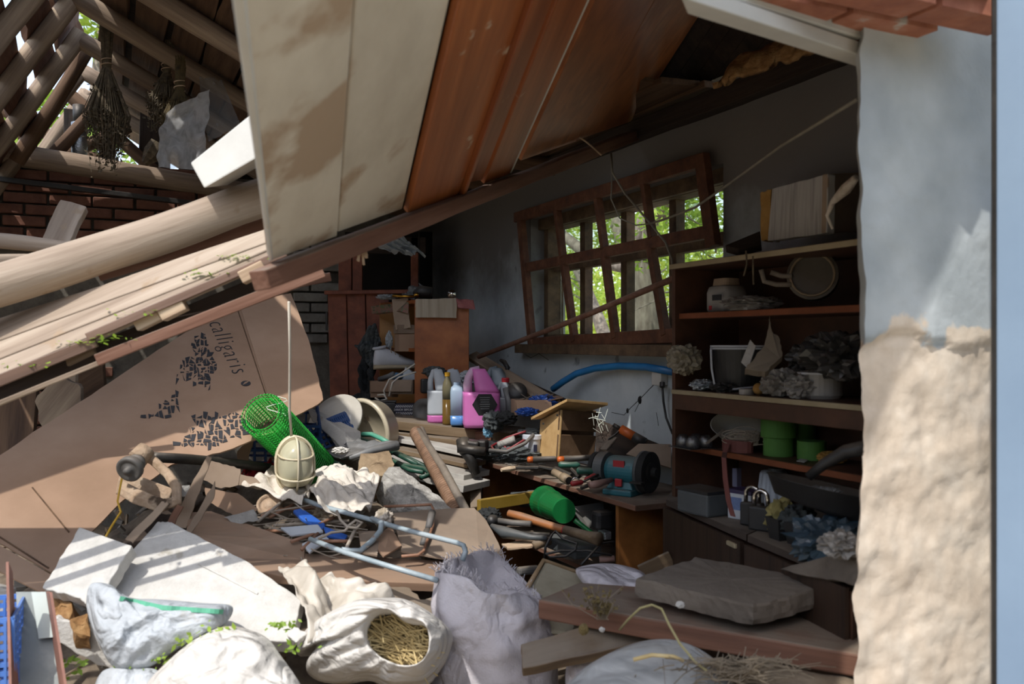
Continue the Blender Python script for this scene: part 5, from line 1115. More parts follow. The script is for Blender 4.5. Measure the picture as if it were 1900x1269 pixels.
disc_thing('fan_disc', 'dark grey toothed disc leaning behind the first jug', 'disc', P(788, 762, 4.75), (-.5, -1, .1), [(0, .01), (.03, .01), (.034, .02), (.065, .02), (.066, -.02), (0, -.02)], 'rubber')
tag(B().box(P(789, 716, 4.9), (.05, .06, .08), frame((1, .2, 0)).to_3x3()).build('junction_box', 'black_plastic', bevel=.01), 'dark plastic fitting on the cabinet side above the disc', 'fitting')
tag(crumple('grey_rag', P(806, 690, 4.85), (.06, .05, .03), 'cloth_grey', seed=9), 'grey rag stuffed behind the clear jugs', 'rag')
tag(crumple('film_lump', P(872, 700, 4.7), (.05, .05, .04), 'film_grey', seed=10), 'clear plastic bag lump behind the pink jug', 'plastic bag')
tag(B().tube([P(938, 720, 4.5), P(944, 745, 4.48), P(945, 780, 4.46)], .016, 10).build('corrugated_hose', 'grey_vinyl', smooth=True), 'grey corrugated hose beside the pink jug', 'hose')
# leaning boards and pole against the window wall
tag(bar('leaning_board', P(876, 660, 5.2), P(1030, 752, 4.35), .07, .03, 'wood_grey', up=(.2, -1, .4)), 'weathered board leaning from the cabinet down behind the jugs', 'board')
tag(bar('leaning_strip', P(950, 700, 4.9), P(1062, 752, 4.3), .02, .03, 'wood_dark', up=(.2, -1, .4)), 'thin dark strip leaning behind the small carton', 'strip')
tag(B().tube([P(888, 662, 4.9), P(1070, 592, 4.2), P(1252, 516, 3.5)], [.013, .014, .014], 8).build('long_pole', 'wood_red', smooth=True), 'long thin brown pole leaning across the window', 'pole')
M('hose_blue', ['1d5f94', '2a78b0'], 6, (1, 1, 1), .4, .03)
tag(B().tube([WPt(x, y, o_) for x, y, o_ in ((1026, 722, .12), (1045, 708, .1), (1070, 693, .07), (1105, 683, .05), (1150, 679, .04), (1200, 681, .04), (1250, 690, .04))], .017, 12).build('blue_hose', 'hose_blue', smooth=True), 'blue plastic pipe curving along the wall below the window', 'pipe')
root = thing('wall_socket', 'white wall socket with a plugged black cable by the bookcase', 'socket', WPt(1222, 700, .03))
B().box(WPt(1224, 700, .02), (.07, .04, .07), frame(DV).to_3x3()).build('socket_body', 'paint_white_clean', root, bevel=.005)
B().tube([WPt(1229, 710, .04), WPt(1229, 718, .045)], .012, 8).build('plug', 'black_plastic', root)
B().tube([WPt(1229, 718, .04), WPt(1231, 745, .03), WPt(1236, 775, .03), WPt(1248, 805, .04)], .005, 6).build('cable', 'black_plastic', root, smooth=True)
# small carton with blue stuff, clutter right of the jugs
open_box('open_carton', 'small brown carton with blue plastic and wires behind the birdhouse', P(985, 768, 4.3), .17, .13, .07, .15, 'cardboard', (('f', .75, .07), ('r', -.2, .06)))
tag(crumple('blue_plastic', P(1005, 748, 4.28), (.07, .05, .04), M('blue_bag', ['1f3f86', '2b58ad'], 6, (1, 1, 1), .4, .1).name, seed=3), 'blue plastic crumpled in the small carton', 'plastic')
tag(crumple('blue_plastic', P(978, 764, 4.15), (.05, .03, .02), 'blue_bag', seed=5), 'blue plastic piece below the small carton flap', 'plastic')
b = B(); rnd = random.Random(4)
for i in range(9):
    a = P(975+rnd.uniform(0, 40), 742, 4.28); b.tube([a, a+V((rnd.gauss(0, .04), rnd.gauss(0, .02), .03)), a+V((rnd.gauss(0, .06), 0, .0))], .0022, 4)
tag(b.build('loose_wires', 'rod_grey'), 'loose grey wires curling out of the small carton', 'wire', kind='stuff')
disc_thing('headlamp_unit', 'dark round headlamp shell behind the pink jug', 'headlamp', P(958, 728, 4.5), (-.2, -1, .5), [(0, .03), (.03, .028), (.05, .015), (.056, 0), (.05, -.02), (0, -.03)], 'black_plastic')
tag(crumple('grey_cloth_wad', P(916, 782, 4.3), (.05, .05, .05), 'cloth_grey', seed=14), 'grey cloth wad right of the pink jug', 'cloth')
tag(crumple('grey_cloth_wad', P(940, 776, 4.25), (.05, .05, .03), 'cloth_black', seed=15), 'dark cloth wad beside the grey one', 'cloth')
tag(crumple('blue_film', P(906, 800, 4.3), (.025, .02, .03), M('film_blue', ['5d8aa3', '7ba6bd'], 6, (1, 1, 1), .4, .1).name, seed=16), 'small pale blue film scrap at the plank end', 'plastic')
tag(B().tube([P(928, 668, 4.9), P(936, 672, 4.88), P(942, 682, 4.86), P(940, 694, 4.86)], [.008, .014, .014, .006], 7).build('wire_hook', 'black_plastic', smooth=True), 'black hooked fitting on the leaning board', 'hook')
root = tubes('caulk_frame', 'red metal caulking frame lying before the small carton', 'caulking gun', [[(912, 828, 4.05), (940, 812, 4.05), (975, 800, 4.0)], [(918, 842, 3.98), (950, 830, 3.98), (985, 808, 3.98)], [(912, 828, 4.05), (922, 845, 3.97)], [(930, 820, 4.04), (942, 836, 3.98)]], .005, M('red_metal', ['6e1a20', '8c2830'], 8, (1, 1, 1), .5, .1, dust=.3).name)
B().tube([P(925, 826, 4.02), P(955, 814, 4.0)], .016, 10).build('cartridge', 'foam_grey', root, smooth=True)
B().tube([P(908, 835, 3.96), P(940, 838, 3.92), P(975, 822, 3.94), P(990, 806, 3.96)], .008, 8).build('lever', 'rubber', root, smooth=True)
tag(crumple('dark_rag', P(960, 842, 4.0), (.12, .06, .035), 'cloth_grey', seed=17, n=4), 'dusty dark rag under the red caulking frame', 'rag')
tag(crumple('dark_rag', P(900, 835, 4.15), (.08, .06, .04), 'cloth_black', seed=18, n=4), 'black rag lump between plank end and bench', 'rag')
# ================================================================== WORK BENCH
BZ = .85
M('bench_top', ['4a3526', '60483a', '6e5646'], 8, (1, 1, 1), .8, .2, 40, dust=.95)
M('bench_side', ['69401c', '855529', '986435'], 7, (1, 1, 1), .5, .06, 30)
A_, B_ = HP(892, 853, BZ), HP(1180, 938, BZ); bdir = (B_-A_).normalized(); bn = V((-bdir.y, bdir.x, 0)); bn = bn if bn.dot(NV) > 0 else -bn
bench = thing('work_bench', 'low brown work bench with a dusty top under the window', 'bench', V(((A_+B_)/2).to_tuple()[:2]+(0,)))
B().prism([A_, B_, B_+bn*.40, A_+bn*.40], -UP*.022).build('bench_top', 'bench_top', bench, bevel=.002)
bar('edge_band', A_-UP*.011-bn*.002, B_-UP*.011-bn*.002, .004, .02, 'wood_red', parent=bench)
pA = A_+bdir*.01; pB = RP(1142, 940, A_+bn*.02, bn); pB.z = BZ
for q in (pA, pB):
    B().prism([q-UP*.022, q+bn*.37-UP*.022, V((q.x, q.y, 0))+bn*.37, V((q.x, q.y, 0))], bdir*.02).build('end_panel', 'bench_side', bench, bevel=.002)
B().prism([pA+bn*.36-UP*.03, pB+bn*.36-UP*.03, pB+bn*.36-UP*.4, pA+bn*.36-UP*.4], bn*.008).build('back_panel', 'wood_dark', bench)
LZ2 = .52
c0, c1 = V((pA.x, pA.y, LZ2)), V((pB.x, pB.y, LZ2))
B().prism([c0+bdir*.02+bn*.03, c1-bdir*.002+bn*.03, c1-bdir*.002+bn*.35, c0+bdir*.02+bn*.35], -UP*.02).build('lower_shelf', 'bench_top', bench)
bar('shelf_band', c0+bdir*.02+bn*.028-UP*.01, c1+bn*.028-UP*.01, .004, .02, 'wood_red', parent=bench)
def BP(px, py, h=0): return HP(px, py, BZ+h)
def LPt(px, py, h=0): return HP(px, py, LZ2+h)
# dust and chips on the bench
b = B(); rnd = random.Random(31)
for i in range(160):
    p = BP(rnd.uniform(905, 1010), rnd.uniform(852, 872), .004)
    if rnd.random() < .4: p = BP(rnd.uniform(900, 1150), rnd.uniform(866, 905), .004)
    if (p-A_).dot(bn) < .03 or (p-A_).dot(bn) > .36: continue
    b.box(p, (rnd.uniform(.01, .04), rnd.uniform(.004, .015), .004), Matrix.Rotation(rnd.random()*6, 3, 'Z'))
tag(b.build('bench_litter', 'scrap_grey'), 'grey chips and leaf bits littering the bench top', 'litter', kind='stuff')
# bird house
M('ply', ['a5824f', 'bd9a68', 'caa979'], 8, GZ, .7, .08, 40)
M('ply_dark', ['4a3522', '5d4630', '6d5540'], 8, GZ, .8, .1, 40)
DB = 3.95
root = thing('bird_house', 'plywood bird house with a slanted lid standing on the bench', 'bird house', P(1050, 850, DB))
l0, l1, l2, l3 = P(1002, 780, DB+.05), P(1040, 760, DB-.12), P(1034, 852, DB-.12), P(998, 852, DB+.05)
sp_ = slab('side_panel', [l0, l1, l2, l3], .012, 'ply', root, away=(1, .4, 0))
r0, r1, r2, r3 = P(1040, 760, DB-.12), P(1112, 766, DB+.0), P(1102, 852, DB), P(1034, 852, DB-.12)
mid0, mid1 = r0.lerp(r3, .42), r1.lerp(r2, .42); mid2, mid3 = r0.lerp(r3, .5), r1.lerp(r2, .5)
slab('front_upper', [r0, r1, mid1, mid0], .012, 'ply_dark', root); slab('front_lower', [mid2, mid3, r2, r3], .012, 'ply_dark', root)
slab('inner_back', [r0+V((-.02, .12, 0)), r1+V((0, .12, 0)), r2+V((0, .12, 0)), r3+V((-.02, .12, 0))], .01, 'ply_dark', root)
B().prism([P(985, 779, DB+.02), P(1052, 745, DB-.2), P(1128, 752, DB+.02), P(1060, 775, DB+.22)], UP*.012).build('lid', 'ply', root, bevel=.001)
for x, y in ((1008, 786), (1034, 770), (1000, 848)): B().lathe([(0, 0), (.005, 0), (.005, .002), (0, .002)], P(x, y, DB-.03-(.1 if x > 1030 else 0)), frame((1, 0, 0), (-.5, -1, 0)).to_3x3(), 8).build('screw', 'steel_dark', sp_)
M('bucket_white', ['b6bcc6', 'cdd2da'], 5, (1, 1, 1), .4, .03)
root = thing('small_bucket', 'small white lidded bucket left of the bird house', 'bucket', P(988, 850, 4.0))
m = Matrix.Translation(P(988, 848, 4.0)).to_3x3(); pb = P(988, 848, 4.0)
B().lathe([(0, 0), (.036, 0), (.040, .08), (.04, .085)], pb, None, 24).build('bucket_body', 'bucket_white', root, smooth=True)
B().lathe([(.04, .082), (.045, .083), (.045, .1), (.04, .102), (0, .102)], pb, None, 24).build('bucket_lid', 'bucket_white', root)
B().box(pb+V((.012, -.041, .045)), (.016, .002, .03)).build('printed_label', 'box_navy', root)
tag(crumple('grey_rag', P(985, 803, 4.05), (.06, .05, .02), 'cloth_grey', seed=21), 'grey rag on the lid of the small bucket', 'rag')
# hammers with orange tipped handles
M('handle_black', ['2a2724', '3a3632'], 8, (1, 1, 1), .6, .05, dust=.7); M('tip_orange', ['b0521c', 'c4652c'], 5, (1, 1, 1), .5, .03)
for i, (a, b_, t) in enumerate((((978, 853, 3.85), (1060, 850, 3.85), 'longer orange tipped tool handle at the left of the bench'), ((1034, 853, 3.72), (1125, 847, 3.75), 'orange tipped tool handle pointing to the grinder'))):
    root = thing('tool_handle', t, 'tool handle', P(*a)); A0, E0 = P(*a), P(*b_)
    B().tube([A0+(E0-A0)*.12, E0], [.013, .012], 12).build('shaft', 'handle_black', root, smooth=True)
    B().tube([A0, A0+(E0-A0)*.03, A0+(E0-A0)*.13], [.009, .014, .014], 12).build('orange_tip', 'tip_orange', root, smooth=True)
# hand tools in a small heap
M('tool_green', ['1f4a3f', '2c6152'], 6, (1, 1, 1), .45, .03, dust=.5); M('tool_red', ['8e2026', 'a82c33'], 6, (1, 1, 1), .45, .03, dust=.3)
def screwdriver(label, h0, h1, tip, mat, r=.013):
    root = thing('screwdriver', label, 'screwdriver', P(*h0)); a, b_, c = P(*h0), P(*h1), P(*tip)
    B().tube([a, a.lerp(b_, .1), a.lerp(b_, .5), a.lerp(b_, .85), b_], [r*.5, r, r*.9, r, r*.5], 12).build('grip', mat, root, smooth=True)
    B().tube([b_, c], .004, 8).build('blade', 'steel_dark', root, smooth=True)
screwdriver('green handled screwdriver nearest the grinder', (1070, 873, 3.55), (1105, 874, 3.55), (1140, 872, 3.56), 'tool_green', .015)
screwdriver('teal handled tool under the orange tipped handle', (1036, 862, 3.65), (1076, 863, 3.65), (1110, 868, 3.65), 'tool_green', .014)
screwdriver('red handled screwdriver at the bench front edge', (1059, 898, 3.46), (1082, 894, 3.48), (1110, 880, 3.52), 'tool_red', .011)
screwdriver('second red screwdriver behind the short pipe', (1085, 890, 3.5), (1105, 880, 3.53), (1120, 872, 3.56), 'tool_red', .008)
M('pipe_tan', ['7d6c56', '95836b'], 8, (1, 1, 1), .6, .1)
root = thing('short_pipe', 'short tan pipe socket lying among the screwdrivers', 'pipe', P(1050, 892, 3.5))
B().tube([P(1028, 876, 3.58), P(1052, 889, 3.5)], .015, 14).build('pipe', 'pipe_tan', root, smooth=True)
B().tube([P(1044, 885, 3.52), P(1055, 891, 3.485)], .019, 14).build('pipe_collar', 'pipe_tan', root, smooth=True); B().tube([P(1055, 891, 3.484), P(1055.5, 891.3, 3.482)], .014, 12).build('pipe_bore', 'black', root)
tag(B().tube([P(1095, 900, 3.42), P(1108, 898, 3.44), P(1135, 890, 3.5)], [.014, .015, .009], 12).build('file_grip', M('grip_pink', ['8a6a62', 'a3837a'], 6, (1, 1, 1), .5, .05, dust=.4).name, smooth=True), 'pinkish wooden file grip at the bench front edge', 'file')
for i, (a, b_) in enumerate((((945, 868, 3.85), (1000, 868, 3.8)), ((1000, 866, 3.78), (1040, 874, 3.72)), ((1030, 868, 3.66), (1060, 882, 3.58)), ((1060, 870, 3.6), (1075, 885, 3.55)), ((1078, 906, 3.42), (1092, 900, 3.44)))):
    tag(B().tube([P(*a), P(*b_)], [.007, .009], 7).build('steel_tool', 'steel_dark'), ['slim steel chisel lying at the left of the bench', 'slim steel file behind the tan pipe', 'dark steel bit beside the tan pipe', 'short steel punch before the green grip', 'small steel bit at the very bench edge'][i], 'hand tool')
tag(B().tube([P(930, 872, 3.8), P(945, 870, 3.82), P(960, 868, 3.85)], [.008, .012, .008], 8).build('wood_peg', 'wood_pale'), 'pale wooden peg on the bench left part', 'peg')
tag(B().tube([P(1068, 893, 3.47)+V((.014*math.cos(t), 0, .014*math.sin(t))) for t in [i*.45 for i in range(14)]], .003, 6, closed=True).build('steel_ring', 'chrome', smooth=True), 'small shiny ring among the red screwdrivers', 'ring')
# bench grinder
M('grinder_teal', ['1f5560', '2b6a76'], 6, (1, 1, 1), .45, .05, dust=.5); M('wheel_black', ['141414', '202020'], 12, (1, 1, 1), .85, .2, 80); M('guard_grey', ['3d4143', '53585a'], 6, (1, 1, 1), .5, .05, dust=.4)
root = thing('bench_grinder', 'teal bench grinder with two dark wheels on the bench corner', 'bench grinder', P(1165, 925, 3.45))
gc = P(1160, 872, 3.52); ax = V((.8, -.6, 0)); mx = frame(V((.6, .8, 0)), ax).to_3x3()
B().lathe([(0, -.07), (.05, -.07), (.056, -.05), (.056, .05), (.05, .07), (0, .07)], gc, mx, 28).build('motor', 'grinder_teal', root, smooth=False, bevel=.004)
B().lathe([(0, .072), (.075, .072), (.082, .078), (.082, .088), (0, .088)], gc, mx, 36).build('wheel_guard', 'guard_grey', root)
B().lathe([(0, .088), (.08, .088), (.08, .115), (.07, .116), (.04, .112), (.038, .12), (.02, .122), (.018, .14), (0, .14)], gc, mx, 40).build('grinding_wheel', 'wheel_black', root)
B().lathe([(0, -.118), (.06, -.118), (.064, -.114), (.064, -.075), (0, -.07)], gc, mx, 36).build('wheel_guard', 'guard_grey', root)
B().lathe([(0, -.14), (.062, -.138), (.062, -.12), (0, -.118)], gc, mx, 36).build('grinding_wheel', 'wheel_black', root)
base = V((gc.x, gc.y, BZ)); mb = frame(ax, UP).to_3x3()
B().box(base+V((0, 0, .012)), (.13, .14, .024), mb).build('base', 'grinder_teal', root, bevel=.006)
B().loft([[base+mb @ V((x*.06, y*.05, .024)) for x, y in ((-1, -1), (1, -1), (1, 1), (-1, 1))], [base+mb @ V((x*.04, y*.035, gc.z-BZ-.04)) for x, y in ((-1, -1), (1, -1), (1, 1), (-1, 1))]]).build('pedestal', 'grinder_teal', root, bevel=.004)
B().box(base+mb @ V((0, -.052, .05)), (.03, .012, .03), mb).build('switch', 'tool_red', root, bevel=.003)
fr_ = mb @ V((0, -1, 0))
B().box(gc+fr_*.05+V((0, 0, .03)), (.05, .006, .025), frame(ax, fr_).to_3x3() if False else mb).build('red_label', 'tool_red', root)
B().box(gc+ax*.1-V((0, .0, .03))+fr_*.085, (.05, .03, .006), mb).build('tool_rest', 'steel_dark', root); B().box(gc-ax*.1-V((0, .0, .03))+fr_*.075, (.05, .03, .006), mb).build('tool_rest', 'steel_dark', root)
# behind the grinder
root = thing('orange_torch', 'orange and black cylinder torch behind the bench grinder', 'torch', P(1165, 820, 3.75))
B().tube([P(1152, 796, 3.75), P(1178, 811, 3.72)], .02, 14).build('orange_body', 'tip_orange', root, smooth=True)
B().tube([P(1176, 810, 3.722), P(1196, 821, 3.70)], .021, 14).build('black_end', 'black_plastic', root, smooth=True)
B().tube([P(1138, 788, 3.76), P(1153, 797, 3.75)], .009, 8).build('nozzle', 'steel_dark', root, smooth=True)
tag(bar('steel_clamp', P(1120, 835, 3.7), P(1140, 812, 3.75), .035, .012, 'rod_grey'), 'grey steel clamp plate behind the grinder', 'clamp')
tag(B().tube([P(1128, 815, 3.74), P(1142, 806, 3.74), P(1150, 798, 3.74)], .005, 6).build('clamp_screw', 'steel_dark'), 'thin steel hook above the grey clamp', 'hook')
tag(slab('card_sheet', [P(1162, 842, 3.62), P(1185, 823, 3.68), P(1245, 824, 3.66), P(1245, 868, 3.6)], .006, 'cardboard_dusty', bevel=0), 'grey cardboard sheet behind the black grinding wheel', 'cardboard')
tag(slab('hardboard_sheet', [P(1105, 775, 3.95), P(1240, 830, 3.75), P(1240, 860, 3.7), P(1105, 855, 3.85)], .02, 'wood_dark'), 'dark panel standing between bird house and wall', 'panel')
b = B(); rnd = random.Random(6)
for i in range(16):
    a = P(1112+rnd.gauss(0, 8), 780+rnd.gauss(0, 8), 3.85); b.tube([a, a+V((rnd.gauss(0, .03), 0, rnd.gauss(0, .03)))], .0012, 3)
tag(b.build('cobweb_tuft', 'string_white'), 'whitish cobweb tuft beside the bird house corner', 'cobweb', kind='stuff')
# ------------------------------------------------------------------ under the bench
M('cup_green', ['0f5529', '176f38'], 5, (1, 1, 1), .35, .03)
root = thing('green_cup', 'green plastic measuring jug lying under the bench', 'jug', P(1035, 975, 3.55))
a = P(1010, 930, 3.72); e = P(1047, 948, 3.5); mz = (e-a).normalized(); mm3 = frame(UP, mz).to_3x3(); Lc = (e-a).length
B().lathe([(0, Lc), (.048, Lc), (.05, Lc-.006), (.056, Lc*.4), (.06, Lc*.36), (.06, Lc*.1), (.066, 0), (.06, 0), (.052, Lc*.5), (0, Lc*.9)], a, mm3, 32).build('cup_body', 'cup_green', root, smooth=False)
B().tube([P(1066, 965, 3.5), P(1080, 975, 3.5), P(1092, 985, 3.48), P(1100, 990, 3.48)], .010, 8).build('cup_handle', 'cup_green', root, smooth=True)
M('level_yellow', ['82691f', '9a7f38'], 6, (1, 1, 1), .5, .05, dust=.35)
tag(bar('spirit_level', P(888, 938, 3.75), P(1012, 918, 4.0), .025, .05, 'level_yellow'), 'yellow spirit level bar lying under the bench', 'spirit level')
root = thing('axe_handle', 'long orange brown axe handle with dusty head under the bench', 'axe', P(1060, 1000, 3.35))
B().tube([P(943, 952, 3.5), P(965, 958, 3.48), P(1030, 978, 3.4), P(1075, 990, 3.34)], [.014, .017, .015, .016], 10).build('shaft', M('axe_wood', ['8a5426', 'a5683a'], 8, (1, 1, 1), .6, .1, dust=.6).name, root, smooth=True)
B().tube([P(1045, 982, 3.38), P(1048, 983, 3.376)], .0165, 10).build('red_band', 'tool_red', root)
B().tube([P(1048, 983, 3.376), P(1090, 995, 3.3), P(1112, 1000, 3.26)], [.017, .02, .026], 10).build('dusty_end', 'wood_dusty', root, smooth=True)
for i, (path, r, mat, lab) in enumerate([([(925, 966, 3.5), (950, 970, 3.46), (985, 972, 3.42)], .012, 'rubber', 'grey rubber handle under the axe handle'),
        ([(912, 975, 3.45), (935, 988, 3.4), (985, 997, 3.34), (1015, 998, 3.32)], [.008, .024, .012, .010], 'guard_grey', 'dark grey flat shovel shaped tool under the bench'),
        ([(960, 988, 3.45), (1020, 992, 3.4)], .008, 'steel_dark', 'thin dark rod behind the axe handle'),
        ([(990, 1013, 3.32), (1020, 1003, 3.35)], .016, 'wood_dusty', 'short dusty peg on the lower shelf'),
        ([(1112, 1038, 3.3), (1140, 1036, 3.3)], .012, 'grip_pink', 'pinkish handle at the right of the lower shelf')]):
    tag(B().tube([P(*p) for p in path], r, 10).build('dusty_tool', mat, smooth=True), lab, 'tool')
disc_thing('tow_ball', 'black round ball fitting at the left under the bench', 'fitting', P(914, 966, 3.5), (-.3, -1, .2), [(0, .03), (.014, .028), (.02, .015), (.024, 0), (.02, -.02), (0, -.03)], 'black_plastic')
tag(crumple('black_lump', P(908, 958, 3.6), (.05, .06, .035), 'cloth_black', seed=25), 'black crumpled rag behind the ball fitting', 'rag')
root = thing('grey_toolbox', 'low grey green plastic tool case on the lower shelf', 'tool case', LPt(1060, 1030))
B().box(P(1062, 1012, 3.45), (.24, .12, .05), frame(bdir, UP).to_3x3()).build('case_body', 'guard_grey', root, bevel=.008)
B().box(P(1062, 1003, 3.46), (.22, .11, .015), frame(bdir, UP).to_3x3()).build('case_lid', 'guard_grey', root, bevel=.005)
tag(B().tube([P(*p) for p in ((1010, 1040, 3.28), (1012, 1015, 3.28), (1024, 992, 3.3), (1030, 985, 3.32), (1045, 1000, 3.3), (1070, 1008, 3.28), (1068, 1020, 3.27), (1050, 1032, 3.26), (1020, 1034, 3.26), (1012, 1028, 3.26), (1040, 1022, 3.27), (1090, 1022, 3.27), (1135, 1030, 3.27))], .005, 6).build('black_cable', 'black_plastic', smooth=True), 'black power cable looping over the lower shelf', 'cable')
tag(B().tube([P(*p) for p in ((1078, 1048, 3.2), (1100, 1025, 3.24), (1115, 1008, 3.28), (1140, 1005, 3.3))], .0045, 6).build('black_cable', 'black_plastic', smooth=True), 'second black cable rising to the bench end panel', 'cable')
tag(crumple('dark_cloth', P(1005, 925, 4.0), (.16, .08, .03), 'cloth_grey', seed=26, n=4), 'dusty dark cloth behind the green cup', 'cloth')
tag(slab('dark_sheet', [P(1060, 940, 3.75), P(1120, 930, 3.75), P(1125, 990, 3.65), P(1090, 985, 3.6)], .01, 'guard_grey'), 'dark grey sheet leaning behind the green cup handle', 'sheet')
tag(B().box(P(1118, 965, 3.55), (.06, .08, .08), frame(bdir).to_3x3()).build('black_motor', 'black_plastic', bevel=.015), 'black motor block at the right under the bench', 'motor')
tag(B().box(P(1122, 992, 3.4), (.05, .03, .03), frame(bdir).to_3x3()).build('silver_clip', 'foil', bevel=.003), 'silver wrapped connector on the lower shelf', 'connector')
tag(slab('cork_piece', [P(930, 1008, 3.4), P(985, 1000, 3.4), P(1020, 996, 3.38), P(985, 1012, 3.32), P(940, 1016, 3.34)], .012, 'wood_pale', jag=.006), 'torn yellowish cork piece at the shelf front', 'cork')
tag(bar('dark_pipe', P(960, 1060, 3.2), P(1000, 1056, 3.25), .03, .03, 'rubber', bevel=.01), 'dark pipe stub under the lower shelf', 'pipe')
tag(bar('leaning_batten', P(1188, 1062, 3.1), P(1246, 1035, 3.1), .02, .05, 'wood_dusty'), 'grey slat leaning before the bench end panel', 'slat')
# ================================================================== BOOKCASE
M('case_dark', ['39241a', '4a3022', '583a2a'], 7, (1, 1, 1), .55, .08, 30)
M('case_edge', ['6e3a1c', '84492a'], 9, (1, 1, 1), .6, .1)
M('shelf_pale', ['8f8266', 'a5987c'], 9, (1, 1, 1), .7, .1)
M('case_stripe', ['211712', '3a2a20', '2a1d16'], 30, (1, 1, .03), .5, .08, 40)
def SH(px, z, off): p = WPt(px, 634, off); p.z = z; return p
FO = .30; z1, z2, z3, z4 = WPt(1260, 489, FO).z, WPt(1275, 580, FO).z, WPt(1250, 722, FO).z, WPt(1320, 838, FO).z
z5 = .885
case = thing('bookcase', 'dark brown bookcase crammed with household junk right of the window', 'bookcase', SH(1400, z5, .15))
def sb_of(off, px): return (CORNER-SH(px, 0, off)).dot(DV)
s0 = sb_of(FO, 1247); s1 = 5.05
def Wd(s, z, off): return W(s, z, off)
B().prism([Wd(s0, z5, FO), Wd(s0, z5, .01), Wd(s0, z1, .01), Wd(s0, z1, FO)], -DV*.02).build('side_panel', 'case_dark', case)
B().prism([Wd(s0, z5, .012), Wd(s1, z5, .012), Wd(s1, z1, .012), Wd(s0, z1, .012)], -NV*-.008).build('back_panel', 'case_dark', case)
for z, off, ds, th, em in ((z1, FO+.01, 0, .02, 'shelf_pale'), (z2, FO-.02, .02, .022, 'case_edge'), (z3, FO-.0, 0, .018, 'shelf_pale'), (z4, FO-.05, .02, .022, 'case_edge')):
    B().prism([Wd(s0+ds, z, off), Wd(s1, z, off), Wd(s1, z, .02), Wd(s0+ds, z, .02)], -UP*th).build('shelf', 'case_dark', case)
    bar('shelf_edge', Wd(s0+ds, z-th/2, off+.002), Wd(s1, z-th/2, off+.002), .004, th*.9, em, parent=case, up=UP)
bar('shelf_apron', Wd(s0, z3-.045, FO-.005), Wd(s1, z3-.045, FO-.005), .012, .055, 'case_dark', parent=case, up=UP)
# base cabinet units
f0, f1, f2 = HP(1236, 927, z5), HP(1386, 992, z5), HP(1582, 1072, z5)
bk0, bk1, bk2 = SH(1262, z5, .02), SH(1500, z5, .02), SH(1720, z5, .02)
M('cab_top', ['3a3029', '4a3f37'], 7, (1, 1, 1), .8, .1, dust=.8)
for i, (a, b_, c, d) in enumerate(((f0, f1-(f1-f0).normalized()*.004, bk1, bk0), (f1+(f1-f0).normalized()*.004, f2, bk2, bk1))):
    root = thing('base_cabinet', ['dark striped base cabinet with a pale handle under the bookcase', 'dark striped base cabinet nearer the pillar'][i], 'cabinet', V((a.x, a.y, 0)))
    dn = lambda p, z: V((p.x, p.y, z))
    B().prism([dn(p, z5) for p in (a, b_, c, d)], -UP*.02).build('top', 'cab_top', root)
    B().prism([dn(p, .05) for p in (a, b_, c, d)], UP*.8).build('body', 'case_dark', root)
    fn_ = (b_-a).cross(UP).normalized(); fn_ = fn_ if fn_.y < 0 else -fn_
    B().prism([dn(a.lerp(b_, .015), .08)+fn_*.004, dn(a.lerp(b_, .985), .08)+fn_*.004, dn(a.lerp(b_, .985), z5-.025)+fn_*.004, dn(a.lerp(b_, .015), z5-.025)+fn_*.004], fn_*.012).build('door', 'case_stripe', root); door_ = [c for c in root.children if c.name.startswith('door')][0]
    if i == 0:
        hp = RP(1358, 1010, a+fn_*.018, fn_); B().box(hp, (.055, .012, .014), frame(b_-a).to_3x3()).build('handle', 'shelf_pale', door_, bevel=.003)
# ---------------- things on top of the bookcase
root = thing('white_panel_box', 'torn carton with a white corrugated front on top of the bookcase', 'carton', SH(1490, z1, .15))
D0 = 2.75
slab('white_front', [P(1432, 350, D0+.15), P(1536, 322, D0-.1), P(1534, 432, D0-.1), P(1424, 447, D0+.15)], .03, M('white_corr', ['8d8a86', 'a9a6a1', '7b7874'], 50, (1, .05, .05), .8, .15).name, root, jag=.002)
slab('grey_side', [P(1537, 322, D0-.1), P(1600, 320, D0+.05), P(1600, 430, D0+.05), P(1535, 432, D0-.1)], .02, 'cardboard_dusty', root)
tag(slab('foam_block', [P(1410, 357, 2.95), P(1431, 350, 2.92), P(1431, 445, 2.92), P(1412, 447, 2.95)], .06, M('foam_yellow', ['8e6a35', 'a8834a'], 16, (1, 1, 1), .9, .3).name, jag=.003), 'yellow brown foam block beside the white carton', 'foam')
tag(slab('dark_offcut', [P(1345, 455, 3.0), P(1410, 428, 3.0), P(1412, 452, 2.95), P(1370, 462, 2.95)], .03, 'wood_dark'), 'dark wooden offcut on the bookcase top left of the foam block', 'offcut')
tag(B().tube([P(1588, 330, 2.35), P(1570, 350, 2.4), P(1545, 375, 2.45), P(1535, 400, 2.5), P(1545, 425, 2.5)], [.01, .016, .008, .006, .004], 7).build('rag_strip', 'sack_cloth', smooth=True), 'pale twisted rag hanging over the carton by the pillar', 'rag')
